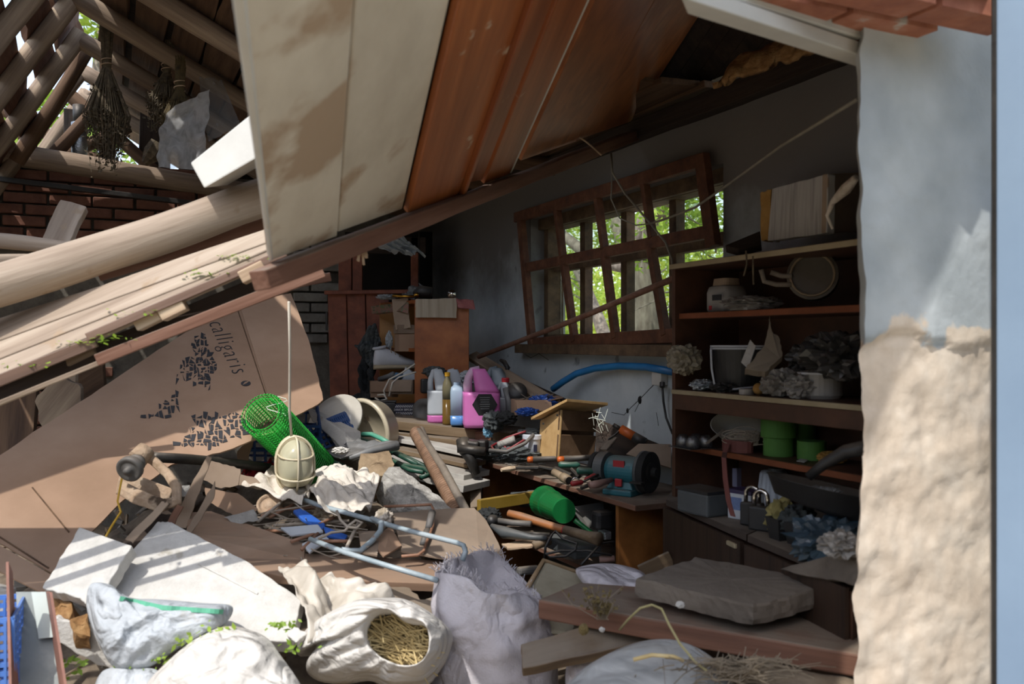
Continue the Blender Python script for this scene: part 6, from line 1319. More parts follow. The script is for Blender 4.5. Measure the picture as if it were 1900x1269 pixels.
# ---------------- upper shelf
root = thing('appliance_jug', 'squat white appliance jug with a lid on the upper shelf', 'appliance', SH(1345, z2, .2)); p = SH(1348, z2, .18); k = p.y/F
def jr(w, d, z): return ring_pts(p+UP*z, DV*w/2, NV*d/2, 20, .5)
B().loft([jr(.11, .1, 0), jr(.125, .11, .01), jr(.125, .11, .07), jr(.11, .1, .09), jr(.09, .08, .095)]).build('body', M('appl_white', ['8f8c88', 'a7a5a1'], 6, (1, 1, 1), .5, .05, dust=.5).name, root, smooth=True)
B().loft([jr(.085, .08, .093), jr(.08, .07, .12), jr(.04, .04, .122)]).build('lid', 'cardboard_dusty', root, smooth=False)
q = SH(1330, z2+.05, .255); B().box(q, (.05, .002, .02), frame(DV).to_3x3()).build('printed_text', 'ink', root); B().box(SH(1318, z2+.015, .258), (.015, .002, .015), frame(DV).to_3x3()).build('red_mark', 'tool_red', root)
tag(crumple('wrapped_pack', SH(1395, z2+.022, .24), (.1, .05, .028), M('film_dull', ['6e6b67', '8b8884'], 9, (1, 1, 1), .35, .2).name, amp=.35, seed=31, n=4, flat=.8), 'crumpled plastic wrapped pack lying on the upper shelf', 'pack')
root = thing('round_lantern', 'dark round lamp drum lying on the upper shelf', 'lamp', SH(1510, z2+.035, .18)); c = SH(1510, z2+.1, .16); zd = V((-.5, -1, .15)).normalized(); m3 = frame(zd.orthogonal(), zd).to_3x3()
B().lathe([(0, -.04), (.07, -.04), (.074, -.02), (.074, .02), (.078, .022), (.078, .032), (.07, .034), (.066, .024), (0, .02)], c, m3, 32).build('drum', M('drum_grey', ['4b443c', '5f574d'], 8, (1, 1, 1), .5, .05, dust=.4).name, root, smooth=False)
b = B(); b.tube([c+m3 @ V((.066*math.cos(t), .066*math.sin(t), .034)) for t in [i*.3 for i in range(22)]], .004, 6); b.build('rim', 'pipe_tan', root)
root = tubes('metal_bracket', 'pale metal bracket arms beside the round lamp drum', 'bracket', [[(1412, 500, 2.75), (1418, 522, 2.75), (1440, 528, 2.74), (1468, 528, 2.72)], [(1430, 505, 2.75), (1450, 512, 2.74), (1470, 512, 2.72)]], .008, 'rod_grey', 'arm')
disc_thing('plate_stack', 'shallow brown enamel plates under the lamp drum', 'plates', SH(1505, z2+.0, .17), (0, 0, 1), [(0, 0), (.07, 0), (.095, .015), (.1, .02), (.095, .025), (.075, .03), (.07, .035), (0, .035)], M('plate_brown', ['5f4a38', '75604c'], 8, (1, 1, 1), .5, .05, dust=.5).name)
tag(B().tube([P(1384, 465, 2.75), P(1386, 490, 2.75), P(1380, 512, 2.76)], .003, 5).build('thin_string', 'herb', smooth=True), 'left thin cord dangling below the bookcase top', 'cord'); tag(B().tube([P(1397, 475, 2.75), P(1398, 528, 2.75)], .003, 5).build('thin_string', 'herb'), 'right thin cord dangling below the bookcase top', 'cord')
# ---------------- middle shelf
root = thing('black_bucket', 'black bucket with a white rim and wire handle on the middle shelf', 'bucket', SH(1372, z3, .17)); p = SH(1372, z3, .16); R_ = 52/F*p.y
B().lathe([(0, .0), (R_*.78, 0), (R_*.98, .155), (R_*.93, .155), (R_*.7, .01), (0, .01)], p, None, 32).build('bucket_body', 'black_plastic', root, smooth=False)
for dz in (.158, .150): B().tube([p+V((R_*1.0*math.cos(t), R_*1.0*math.sin(t), dz)) for t in [i*.2 for i in range(32)]], .0035, 6, closed=True).build('rim', 'bucket_white', root)
B().tube([p+V((-R_, 0, .155)), p+V((-R_*1.06, -.02, .14)), p+V((-R_*1.08, -.04, .08)), p+V((-R_*1.0, -.06, .01)), p+V((-R_*.4, -R_*1.0, .012)), p+V((R_*.3, -R_*1.05, .02))], .004, 7).build('wire_handle', 'bucket_white', root, smooth=True)
M('paper_brown', ['5f564a', '746a5c'], 8, (1, 1, 1), .8, .1)
tag(slab('paper_bag', [P(1382, 685, 2.55), P(1418, 640, 2.58), P(1428, 590, 2.6), P(1432, 615, 2.6), P(1445, 625, 2.58), P(1452, 660, 2.55), P(1420, 690, 2.52)], .03, 'paper_brown', jag=.003), 'grey brown paper bag with a pointed top on the middle shelf', 'paper bag')
tag(slab('paper_card', [P(1375, 672, 2.6), P(1392, 630, 2.62), P(1402, 642, 2.6), P(1388, 684, 2.58)], .004, 'foam_grey', bevel=0), 'pale folded card leaning on the black bucket', 'card')
def bag(name, label, c, r, mat, seed, amp=.45): return tag(crumple(name, c, r, mat, amp=amp, seed=seed, n=4, fr=2.6), label, 'plastic bag')
bag('crumpled_bag', 'dusty crumpled plastic bag ball on the middle shelf edge', SH(1452, z3+.04, .24), (.065, .05, .045), 'film_dull', 33)
bag('crumpled_bag', 'smaller clear bag right of the bag ball', SH(1490, z3+.035, .25), (.05, .04, .04), 'film_dull', 34)
bag('crumpled_bag', 'beige plastic bag bulging over the left bookcase end', SH(1270, WPt(1270, 668, .3).z, .30), (.062, .06, .055), M('bag_beige', ['77705f', '948c7b'], 9, (1, 1, 1), .5, .1).name, 35, .35)
bag('crumpled_bag', 'dark clear plastic bag high on the middle shelf right end', SH(1560, z3+.13, .2), (.11, .08, .07), M('film_dark', ['2e2d2c', '454443'], 9, (1, 1, 1), .3, .1).name, 36)
bag('crumpled_bag', 'grey plastic bag stuffed behind the white pot', SH(1500, z3+.12, .12), (.06, .05, .05), 'film_dark', 37)
root = thing('white_pot', 'white pot with a lid on the middle shelf right end', 'pot', SH(1520, z3, .2)); p = SH(1524, z3, .19)
B().lathe([(0, 0), (.055, 0), (.062, .01), (.064, .075), (.0, .076)], p, None, 28).build('pot_body', 'appl_white', root, smooth=False)
B().lathe([(.0, .074), (.07, .074), (.072, .08), (.03, .088), (0, .088)], p, None, 28).build('pot_lid', 'bucket_white', root)
tag(crumple('foil_pack', SH(1303, z3+.02, .27), (.045, .025, .022), 'foil', amp=.3, seed=38, flat=.8), 'crumpled silver foil pack on the middle shelf left end', 'foil')
root = thing('tape_roll', 'white tape roll on the middle shelf edge', 'tape', SH(1385, z3, .27)); B().lathe([(.02, 0), (.024, 0), (.024, .018), (.02, .018)], SH(1385, z3, .27), None, 20).build('tape', 'appl_white', root)
tag(crumple('dark_tool_pack', SH(1345, z3+.015, .25), (.05, .03, .018), 'black_plastic', seed=39), 'black small tool pack in front of the bucket', 'tool pack')
tag(B().ell(SH(1408, z3+.02, .26), (.02, .02, .02)).build('orange_ball', 'foam_yellow', smooth=True), 'ochre round lump left of the bag ball', 'lump')
# ---------------- lower shelf
disc_thing('enamel_bowl', 'white enamel bowl tilted on the lower shelf', 'bowl', SH(1368, z4+.075, .15), (-.15, -.5, 1), [(0, -.06), (.045, -.055), (.075, -.015), (.09, .01), (.094, .012), (.088, .006), (.07, -.015), (.04, -.048), (0, -.052)], 'enamel')
b = B(); rnd = random.Random(8); c = SH(1380, z4+.05, .22)
for i in range(26):
    o_ = V((rnd.gauss(0, .012), rnd.gauss(0, .01), rnd.gauss(0, .008))); b.tube([c+o_+DV*(-.05*math.cos(t))+UP*(.014*math.sin(t))+NV*(.02*math.sin(t*1.3)) for t in [k*.5 for k in range(12)]], .0013, 4)
tag(b.build('wire_coil', 'rod_pale'), 'coil of thin silvery wire on the lower shelf', 'wire', kind='stuff')
tag(bar('steel_strap', SH(1312, z4+.025, .29), SH(1345, z4+.07, .22), .02, .004, 'rod_grey'), 'flat grey steel strap leaning on the wire coil', 'strap')
root = thing('egg_pack', 'clear plastic tray pack at the lower shelf left end', 'plastic tray', SH(1290, z4, .27)); p = SH(1288, z4+.0, .28); glass_mat('clear_plastic', 'b9bcc0', .4, .22)
m4 = frame(-DV, UP, p)
for i in range(2):
    for j in range(2): B().lathe([(.026, 0), (.024, .03), (.014, .045), (0, .047)], V((-.028+i*.056, -.028+j*.056, 0)), None, 12).build('cup', 'clear_plastic', root, wm=m4, smooth=True)
B().box((0, 0, .001), (.13, .13, .003)).build('rim', 'clear_plastic', root, wm=m4)
M('strap_red', ['5f3430', '75443e'], 8, (1, 1, 1), .7, .1, dust=.3)
root = thing('red_strap', 'dull red rolled strap with its end hanging over the shelf', 'strap', SH(1370, z4, .25)); p = SH(1368, z4, .22)
b = B()
path = [p+V((0, 0, .022))-DV*(.055*math.cos(t))*(1+.02*t)+NV*(.03*math.sin(t))*(1+.02*t) for t in [k*.35 for k in range(38)]]
rings = [[q+UP*.02*s_ for s_ in (-1, 1)] for q in path]
b.add([x for r in rings for x in r], [(2*i, 2*i+1, 2*i+3, 2*i+2) for i in range(len(rings)-1)]); b.build('roll', 'strap_red', root, solid=.003)
tail = [SH(1350, z4+.03, .27), SH(1345, z4+.0, .275), P(1343, 850, 2.72), P(1346, 890, 2.7), P(1352, 930, 2.68), P(1360, 958, 2.66)]
b = B(); b.add([x for q in tail for x in (q-DV*.011, q+DV*.011)], [(2*i, 2*i+1, 2*i+3, 2*i+2) for i in range(len(tail)-1)]); b.build('hanging_end', 'strap_red', root, solid=.003)
M('can_green', ['3f6a2a', '51823a'], 8, (1, 1, 1), .75, .1)
def can(label, px, r, h, off, r2=None, h2=None):
    root = thing('green_tin', label, 'tin', SH(px, z4, off)); p = SH(px, z4, off)
    B().lathe([(0, 0), (r, 0), (r, h), (0, h)], p, None, 32).build('tin_body', 'can_green', root, bevel=.002)
    if r2: B().lathe([(0, h), (r2, h), (r2, h+h2), (r2-.006, h+h2), (r2-.008, h+h2-.004), (0, h+h2-.004)], p, None, 32).build('tin_lid', 'can_green', root, bevel=.002)
can('stepped green tin with a wider lid on the lower shelf', 1445, .050, .062, .16, .058, .068)
can('small green tin right of the stepped one', 1506, .045, .06, .13)
can('dark green tin behind the stepped one', 1485, .05, .11, .06)
tag(crumple('yellow_sponge', SH(1545, z4+.022, .16), (.05, .03, .022), M('sponge', ['80602a', '9a7636'], 14, (1, 1, 1), .9, .3).name, amp=.2, seed=41), 'ochre sponge on the lower shelf right end', 'sponge')
tag(slab('paper_scrap', [SH(1478, z4+.004, .22), SH(1492, z4+.004, .22), SH(1500, z4+.006, .18), SH(1485, z4+.006, .18)], .002, 'foam_grey', bevel=0, away=(0, 0, -1)), 'small paper scrap before the green tins', 'paper')
# ---------------- on the base cabinets
def CZ(px, py, h=0): return HP(px, py, z5+h)
def cbox(name, label, cat, px, py, w, d, h, mat, rz=0, lift=0, bevel=.003, parts=()):
    p = CZ(px, py); m = Matrix.Translation(p+UP*lift) @ Matrix.Rotation(math.atan2(-DV.y, -DV.x)+rz, 4, 'Z'); root = thing(name, label, cat, p)
    B().box((0, 0, h/2), (w, d, h)).build('box_body', mat, root, wm=m, bevel=bevel)
    for nm, o_, s_, mt in parts: B().box(o_, s_).build(nm, mt, root, wm=m)
    return root, m
cbox('violet_box', 'pale violet flat box at the back of the base cabinet', 'box', 1350, 905, .19, .12, .07, M('box_violet', ['8a8aa8', '9c9cb8'], 5, (1, 1, 1), .6, 0).name, .2, .02)
cbox('grey_case', 'grey green plastic case on the base cabinet left part', 'case', 1305, 952, .15, .1, .075, 'guard_grey', .1, 0, .008, (('lid', (0, 0, .079), (.155, .105, .008), 'black_plastic'),))
cbox('printed_box', 'white and violet printed box behind the padlocks', 'box', 1384, 962, .09, .07, .085, 'carton_white', .25, 0, .002, (('lid', (0, 0, .088), (.092, .072, .012), M('lid_violet', ['2a2440', '383052'], 5, (1, 1, 1), .5, 0).name), ('print', (-.012, -.036, .05), (.045, .001, .04), M('print_blue', ['5a6c94', '7084ab'], 90, (1, .1, 1), .6, 0).name)))
def padlock(label, px, py, k=1):
    p = CZ(px, py); m = Matrix.Translation(p) @ Matrix.Rotation(math.atan2(-DV.y, -DV.x)+.45, 4, 'Z') @ Matrix.Scale(k, 4); root = thing('padlock', label, 'padlock', p)
    B().box((0, 0, .032), (.062, .03, .064)).build('lock_body', 'black_plastic', root, wm=m, bevel=.005)
    B().tube([V((-.019, 0, .06)), V((-.019, 0, .085))]+[V((-.019*math.cos(t), 0, .085+.022*math.sin(t))) for t in [k_*.39 for k_ in range(1, 8)]]+[V((.019, 0, .085)), V((.019, 0, .06))], .0058, 10).build('shackle', 'chrome', root, wm=m, smooth=True)
padlock('black padlock with chrome shackle standing in front', 1412, 984, 1.12); padlock('second black padlock just behind the front one', 1396, 975, 1.12)
p = CZ(1436, 935); root = thing('ribbed_jar', 'ribbed white jar upside down behind the yellow cloth', 'jar', p)
B().loft([[p+V((math.cos(t)*(r+.002*math.cos(t*14)), math.sin(t)*(r+.002*math.cos(t*14)), z)) for t in [2*math.pi*j/84 for j in range(84)]] for r, z in ((.058, 0), (.058, .01), (.047, .105), (.04, .115), (.01, .116))]).build('jar_body', 'bucket_white', root, smooth=True)
B().lathe([(0, .115), (.028, .115), (.028, .125), (0, .126)], p+V((.01, 0, 0)), None, 20).build('jar_base', 'grey_vinyl', root)
root = thing('black_pan', 'large black oval roasting pan wedged at the bookcase right end', 'pan', P(1540, 960, 2.25))
pc = P(1545, 905, 2.38); 
def oval2(k, dz): return [pc+V((.17*k*math.cos(t), .13*k*math.sin(t), dz-.10*math.cos(t)*.35)) for t in [2*math.pi*j/40 for j in range(40)]]
B().loft([oval2(.62, -.07), oval2(.9, -.05), oval2(1.0, 0), oval2(1.03, .003), oval2(.97, .0), oval2(.86, -.045), oval2(.6, -.06)]).build('pan_body', 'black_plastic', root, smooth=True)
B().tube([P(1500, 885, 2.32), P(1530, 860, 2.3), P(1570, 838, 2.26), P(1610, 830, 2.22)], [.012, .014, .018, .02], 10).build('pan_handle', 'black_plastic', root, smooth=True)
tag(crumple('mesh_sponge', P(1525, 912, 2.36), (.045, .035, .014), 'grey_vinyl', seed=43), 'grey metal sponge lying in the roasting pan', 'sponge')
tag(crumple('yellow_cloth', CZ(1452, 962, .05), (.042, .035, .05), M('cloth_yellow', ['7d7343', '9a905c', 'a89e6c'], 9, (1, 1, 1), .85, .15, 50).name, amp=.6, seed=44, n=4, fr=2.4), 'crumpled dull yellow cloth beside the front padlock', 'cloth')
for i, (px, py) in enumerate(((1450, 1000), (1484, 1010))):
    p = CZ(px, py); root = thing('flower_pot', ['black square flower pot under the yellow cloth', 'second black square pot nearer the edge'][i], 'pot', p); m = Matrix.Translation(p) @ Matrix.Rotation(.3, 4, 'Z')
    sq = lambda k, z: [V((x*k, y*k, z)) for x, y in ((-1, -1), (1, -1), (1, 1), (-1, 1))]
    B().loft([sq(.024, 0), sq(.032, .055), sq(.033, .062), sq(.029, .062), sq(.02, .01)]).build('pot_body', 'black_plastic', root, wm=m)
    B().box((0, 0, .045), (.05, .05, .006)).build('soil', 'earth', root, wm=m)
tag(crumple('dark_blue_bag', CZ(1535, 1005, .05), (.09, .06, .06), M('bag_navy', ['1e2a36', '33434f', '455661'], 9, (1, 1, 1), .3, .15).name, amp=.5, seed=45, n=4), 'crumpled dark blue plastic bag at the base cabinet end', 'plastic bag')
tag(crumple('film_wad', P(1560, 1010, 2.1), (.05, .04, .03), 'film_dull', amp=.4, seed=46), 'clear film wad beside the pillar edge', 'plastic')
tag(crumple('dark_cloth_wad', CZ(1480, 965, .06), (.05, .04, .045), 'cloth_grey', seed=47), 'dark grey cloth wad behind the square pots', 'cloth')
# cords and wire across the window to the pillar
M('cord_grey', ['6f6a5e', '857f72'], 20, (1, 1, 1), .8, 0)
tag(B().tube([P(1590, 185, 1.95), P(1450, 270, 2.4), P(1340, 350, 3.0), P(1290, 385, 3.2), P(1230, 408, 3.4), P(1205, 415, 3.5)], .0045, 6).build('slack_cord', 'cord_grey', smooth=True), 'slack pale cord stretched from the pillar to the window', 'cord')
tag(B().tube([P(1134, 285, 3.7), P(1136, 320, 3.65), P(1160, 360, 3.6), P(1190, 395, 3.55), P(1207, 415, 3.5), P(1235, 450, 3.4), P(1246, 480, 3.35), P(1250, 515, 3.3)], .0045, 6).build('hanging_wire', 'cord_grey', smooth=True), 'grey wire hanging from the joist down to the bookcase', 'wire')
tag(B().tube([P(1136, 300, 3.68), P(1134, 370, 3.65), P(1150, 405, 3.6), P(1180, 418, 3.55), P(1205, 415, 3.5)], .003, 6).build('hanging_wire', 'cord_grey', smooth=True), 'thin looped wire hanging in front of the window', 'wire')
# ================================================================== FOREGROUND
from mathutils.bvhtree import BVHTree
M('sack_white', ['aaa5a9', 'bdb8bd', 'c7c3c8'], 4, (1, 1, 1), .75, .2, 160, spot=('a39a94', 6, .66), wr=5, wd=.012, ws=.75)
M('sack_warm', ['b4afa7', 'c6c2bb', 'd1cdc7'], 4, (1, 1, 1), .8, .2, 120, spot=('b09f88', 6, .63), wr=6, wd=.012, ws=1)
M('sack_blue', ['959ba0', 'a9aeb2', 'b6babd'], 4, (1, 1, 1), .7, .2, 140, spot=('9a958c', 7, .66), wr=6, wd=.012, ws=1)
M('stripe_green', ['4f9a7c', '63ad8f'], 5, (1, 1, 1), .7, 0)
M('film_beige', ['a39a8c', 'b9b1a4', 'c8c1b6'], 4, (1, 1, 1), .5, .1, 20, wr=6, wd=.008)
def resample(poly, n):
    """closed smooth polyline through (px, py, D) points"""
    k = len(poly); out = []
    for i in range(n):
        t = i/n*k; a = int(t) % k; f = t-int(t); p0, p1, p2, p3 = [V(poly[(a+j) % k]) for j in (-1, 0, 1, 2)]
        out.append(.5*((2*p1)+(p2-p0)*f+(2*p0-5*p1+4*p2-p3)*f*f+(3*p1-p0-3*p2+p3)*f*f*f))
    return out
def pillow(name, label, cat, poly, depth, mat, amp=.02, fr=9, back=.08, n=90, seed=1, parent=None, folds=.5, ctr=None):
    """a bulging bag: outline in (px, py, D); bulges towards the camera by depth"""
    rim = [P(*q) for q in resample(poly, n)]; c = sum(rim, V())/n if ctr is None else P(*ctr); cam_ = V((0, 0, CAMZ)); d = (cam_-c).normalized()
    rings = []
    for k, h in ((.3, -back*1.2), (.85, -back), (1.0, -.01), (.99, depth*.25), (.96, depth*.4), (.91, depth*.53), (.86, depth*.66), (.8, depth*.76), (.72, depth*.85), (.64, depth*.91), (.55, depth*.95), (.46, depth*.98), (.37, depth), (.28, depth*1.01), (.19, depth*1.02), (.1, depth*1.03), (.02, depth*1.03)):
        ring = []
        for i, p in enumerate(rim):
            q = c+(p-c)*k+d*h
            if h > 0:
                f = amp*(fz(q, fr, seed)+folds*(1-2*abs(fz(q, fr*.7, seed+5)))+.45*fz(q, fr*2.6, seed+9)+.5*(1-2*abs(fz(q, fr*1.9, seed+2)))+.3*(1-2*abs(fz(q, fr*3.6, seed+4))))*min(1, h/depth*1.6); q = q+d*f
            ring.append(q)
        rings.append(ring)
    b = B().loft(rings); o = b.build(name, mat, parent, smooth=True, sub=1)
    if parent is None: tag(o, label, cat)
    return o, b
def onto(b, pts, off=.004):
    bv = BVHTree.FromPolygons(b.v, b.f); out = []
    for x, y in pts:
        r = V(((x-950)/F, 1, -(y-634.5)/F)).normalized(); h = bv.ray_cast(V((0, 0, CAMZ)), r)
        if h[0] is not None: out.append(h[0]-r*off)
    return out
def dn_strip(b, name, pts, w, mat, parent, off=.006):
    q = onto(b, pts, off); 
    if len(q) < 2: return
    bb = B(); vs = []
    for i, p in enumerate(q):
        t = (q[min(i+1, len(q)-1)]-q[max(i-1, 0)]).normalized(); s = t.cross(V((0, -1, .3))).normalized()*w/2; vs += [p-s, p+s]
    bb.add(vs, [(2*i, 2*i+1, 2*i+3, 2*i+2) for i in range(len(q)-1)]); return bb.build(name, mat, parent, solid=.001)
# foam slabs at the left
def fp(x, y, D0=2.78): return P(x, y, D0-(y-967)*.0016)
tag(slab('foam_slab', [fp(x, y) for x, y in ((292, 967), (318, 968), (450, 1036), (560, 1112), (540, 1190), (300, 1180), (172, 1130), (192, 1080))], .05, 'foam', bevel=.006, jag=.0025, sub=8, away=(0, .3, -1)), 'large white foam slab sloping across the lower left', 'foam slab')
def fp2(x, y): return P(x, y, 2.62-(y-975)*.0012)
tag(slab('foam_slab', [fp2(x, y) for x, y in ((147, 977), (245, 1012), (205, 1075), (172, 1130), (148, 1110), (78, 1090), (118, 1025))], .05, 'foam', bevel=.006, jag=.003, sub=7), 'smaller tilted foam slab beside the carton at lower left', 'foam slab')
tag(slab('foam_slab', [P(x, y, 2.45) for x, y in ((98, 1145), (150, 1160), (235, 1210), (240, 1250), (180, 1235), (105, 1190))], .03, 'foam', bevel=.004, jag=.003), 'narrow white foam strip under the striped sack', 'foam slab')
tag(slab('foam_slab', [P(x, y, 2.5) for x, y in ((-20, 1085), (20, 1095), (24, 1150), (-20, 1130))], .03, 'foam_grey', bevel=.004), 'pale foam corner at the far left edge', 'foam slab')
tag(slab('foam_groove_strip', [fp(x, y)+V((0, -.004, .006)) for x, y in ((366, 1048), (372, 1050), (480, 1102), (478, 1106))], .004, 'foam', bevel=.001), 'thin raised strip lying on the large foam slab', 'strip')
# wood piece and rubble between
chunk('tan_block', 'tan broken clay block under the smaller foam slab', 'clay', [P(92, 1105, 2.55), P(120, 1100, 2.55), P(136, 1120, 2.5), P(130, 1150, 2.45), P(95, 1140, 2.48)], .08, 'straw_clay', .006)
chunk('tan_block', 'second tan clay lump by the striped sack', 'clay', [P(132, 1150, 2.45), P(160, 1138, 2.48), P(168, 1180, 2.42), P(140, 1170, 2.42)], .06, 'straw_clay', .006)
# bent sheet metal channel and blue crate at far left
M('sheet_grey', ['6f7674', '858c8a'], 5, (1, 1, 1), .5, .08, spot=('9aa09c', 5, .63)); M('rust_edge', ['7a5548', '94695a'], 9, (1, 1, 1), .7, .2)
root = thing('metal_channel', 'folded grey sheet metal channel standing at the lower left', 'sheet metal', P(70, 1290, 2.2))
slab('web', [P(30, 1098, 2.3), P(85, 1098, 2.32), P(112, 1290, 2.2), P(36, 1290, 2.18)], .006, 'sheet_grey', root, bevel=0)
slab('flange', [P(16, 1042, 2.18), P(24, 1062, 2.2), P(36, 1290, 2.17), P(22, 1290, 2.05)], .006, 'rust_edge', root, bevel=0)
slab('flange', [P(85, 1098, 2.32), P(92, 1100, 2.22), P(122, 1290, 2.1), P(112, 1290, 2.2)], .006, 'rust_edge', root, bevel=0)
slab('paper_label', [P(58, 1098, 2.295), P(85, 1098, 2.305), P(98, 1182, 2.25), P(72, 1185, 2.24)], .002, M('label_pale', ['a9b3ae', 'b9c2bd'], 5, (1, 1, 1), .6, 0).name, root, bevel=0)
M('crate_light', ['4a78c4', '6690d4'], 5, (1, 1, 1), .5, .05, dust=.3)
crate('plastic_crate', 'light blue lattice crate at the lower left corner', P(-60, 1290, 2.1), V((.09, .03, 0)), V((-.08, .2, 0)), V((-.0, .0, .17)), 0, 6, 8, 'crate_light')
# sack with a green stripe
root = thing('striped_sack', 'white woven sack with a green stripe at lower left', 'sack', P(290, 1240, 2.35))
o, b = pillow('sack_body', '', '', [(170, 1082, 2.42), (205, 1085, 2.42), (240, 1108, 2.42), (300, 1112, 2.42), (370, 1118, 2.42), (432, 1125, 2.42), (410, 1165, 2.38), (330, 1205, 2.32), (270, 1242, 2.3), (215, 1240, 2.3), (188, 1205, 2.32), (165, 1150, 2.36), (160, 1110, 2.4)], .09, 'sack_blue', .03, 8, .06, seed=3, parent=root, folds=1)
dn_strip(b, 'green_stripe', [(222+i*8, 1110+min(i*1.2, 12)+i*.55) for i in range(25)], .012, 'stripe_green', root)
# plain sack bottom left, folded sack under it
pillow('plain_sack', 'full dusty white sack at the bottom left', 'sack', [(330, 1210, 2.3), (380, 1175, 2.34), (430, 1162, 2.36), (490, 1180, 2.34), (520, 1215, 2.3), (560, 1275, 2.25), (560, 1310, 2.2), (270, 1310, 2.2), (270, 1272, 2.22)], .14, 'sack_warm', .026, 7, .1, seed=5, folds=1)
pillow('flat_sack', 'flat sack end lying under the plain sack', 'sack', [(190, 1245, 2.28), (270, 1238, 2.28), (300, 1255, 2.26), (280, 1310, 2.22), (180, 1310, 2.22)], .05, 'sack_blue', .012, 8, .05, seed=6)
# plastic sheeting between the foam slab and the straw sack
tag(sheet('plastic_sheet', [P(512, 1060, 2.62), P(600, 1090, 2.66), P(730, 1128, 2.62), P(560, 1215, 2.35)], 40, 30, 'film_beige', .035, 4, .002, curl=lambda u, v: .05*abs(math.sin(u*4+v*2))+.02*abs(math.sin(u*11-v*3))), 'beige plastic sheet draped beside the straw sack', 'plastic sheet')
tag(slab('white_offcut', [P(532, 1178, 2.4), P(545, 1160, 2.42), P(570, 1175, 2.4), P(548, 1192, 2.38)], .02, 'foam', jag=.003), 'small crumpled white offcut on green litter', 'offcut')
b = B(); rnd = random.Random(14)
for i in range(170):
    cx, cy = rnd.choice(((350, 1190), (300, 1222), (250, 1245), (520, 1160), (540, 1200), (130, 1230), (400, 1172))); p = P(cx+rnd.gauss(0, 16), cy+rnd.gauss(0, 8), 2.24+rnd.random()*.03); a = V((rnd.gauss(0, 1), rnd.gauss(0, 1), rnd.gauss(0, .5))).normalized(); q = a.orthogonal().normalized(); s = rnd.uniform(.004, .013)
    b.add([p-a*s, p+q*s*.5, p+a*s, p-q*s*.5], [(0, 1, 2, 3)])
tag(b.build('green_litter', 'leaf'), 'green leaf litter between the sacks at lower left', 'leaf litter', kind='stuff')
# sack of straw with a torn opening
root = thing('straw_sack', 'torn white sack lying open with straw showing', 'sack', P(720, 1269, 2.4)); n = 64
outer = [(840, 1180), (832, 1215), (815, 1245), (790, 1275), (740, 1290), (690, 1262), (640, 1268), (590, 1262), (568, 1240), (590, 1200), (552, 1215), (560, 1180), (610, 1140), (660, 1120), (720, 1112), (765, 1118), (800, 1138), (828, 1160)]
rimp = [(800, 1190), (798, 1215), (785, 1232), (768, 1238), (745, 1236), (728, 1230), (712, 1222), (700, 1212), (690, 1202), (684, 1188), (682, 1172), (690, 1152), (705, 1140), (730, 1138), (748, 1152), (765, 1158), (785, 1160), (796, 1172)]
ro = [P(*q) for q in resample([(x, y, 2.5) for x, y in outer], n)]; ri = [P(*q) for q in resample([(x, y, 2.36) for x, y in rimp], n)]
toc = V((0, -1, .45)).normalized(); rings = []
for t, h in ((-.12, -.10), (0, 0), (.06, .04), (.14, .07), (.24, .09), (.36, .10), (.48, .10), (.6, .10), (.72, .095), (.84, .09), (.93, .085), (.99, .075), (1.0, .06), (1.0, .0), (.97, -.1)):
    ring = []
    for i in range(n):
        q = ro[i]*(1-t)+ri[i]*t + toc*h; th = 2*math.pi*i/n; f = (.022*(fz(q, 9, 2)+.8*(1-2*abs(fz(q, 6.5, 4)))+.5*fz(q, 26, 5))+.02*(abs(math.sin(5*th+2.5*fz(q, 4, 8)))-.5)+.011*(abs(math.sin(11*th+3*fz(q, 6, 9)))-.5))*(1 if 0 < t < .97 else .4)
        ring.append(q+toc*f)
    rings.append(ring)
B().loft(rings, True, False).build('sack_body', 'sack_warm', root, smooth=True, sub=1)
M('straw', ['a08a5c', 'bda877', 'cdbb8e'], 12, (1, 1, 1), .8, 0)
b = B(); rnd = random.Random(17)
for i in range(900):
    c = P(rnd.gauss(742, 30), rnd.gauss(1190, 24), 2.37+rnd.random()*.07)
    x, y = proj(c)
    if not inside((x, y), [(x_+(x_-742)*.08, y_+(y_-1188)*.08) for x_, y_ in rimp]): continue
    d = V((rnd.gauss(1, .5), rnd.gauss(0, .3), rnd.gauss(-.5, .6))).normalized()*rnd.uniform(.02, .06); b.tube([c-d, c+V((0, 0, rnd.uniform(-.006, .006))), c+d], rnd.uniform(.0012, .0024), 4)
o = b.build('straw_fill', 'straw', smooth=False); tag(o, 'yellow straw filling the torn white sack', 'straw', kind='stuff')
B().prism([P(x, y, 2.47) for x, y in ((675, 1135), (805, 1150), (805, 1240), (690, 1240))], V((0, .02, 0))).build('inner_lining', 'straw', root)
# tall open sack in the middle
root = thing('tall_sack', 'tall pale woven sack standing open in the middle foreground', 'sack', P(915, 1300, 2.6)); n = 60
rim = resample([(812, 1058, 2.70), (838, 1040, 2.74), (868, 1032, 2.80), (905, 1020, 2.86), (932, 1040, 2.86), (962, 1072, 2.82), (996, 1112, 2.74), (962, 1096, 2.62), (930, 1098, 2.56), (896, 1094, 2.54), (872, 1070, 2.56), (840, 1062, 2.60)], n)
rim = [P(*q) for q in rim]
def er(px, py, hw, D, dep):
    c = P(px, py, D); a = hw/F*D
    return [c+V((-math.cos(2*math.pi*i/n)*a, math.sin(2*math.pi*i/n)*dep, 0)) for i in range(n)]
keys = [er(918, 1330, 108, 2.66, .17), er(918, 1275, 110, 2.67, .18), er(916, 1225, 106, 2.68, .18), er(915, 1180, 102, 2.69, .17), er(912, 1140, 100, 2.70, .16), er(908, 1110, 99, 2.70, .15)]
rings = []
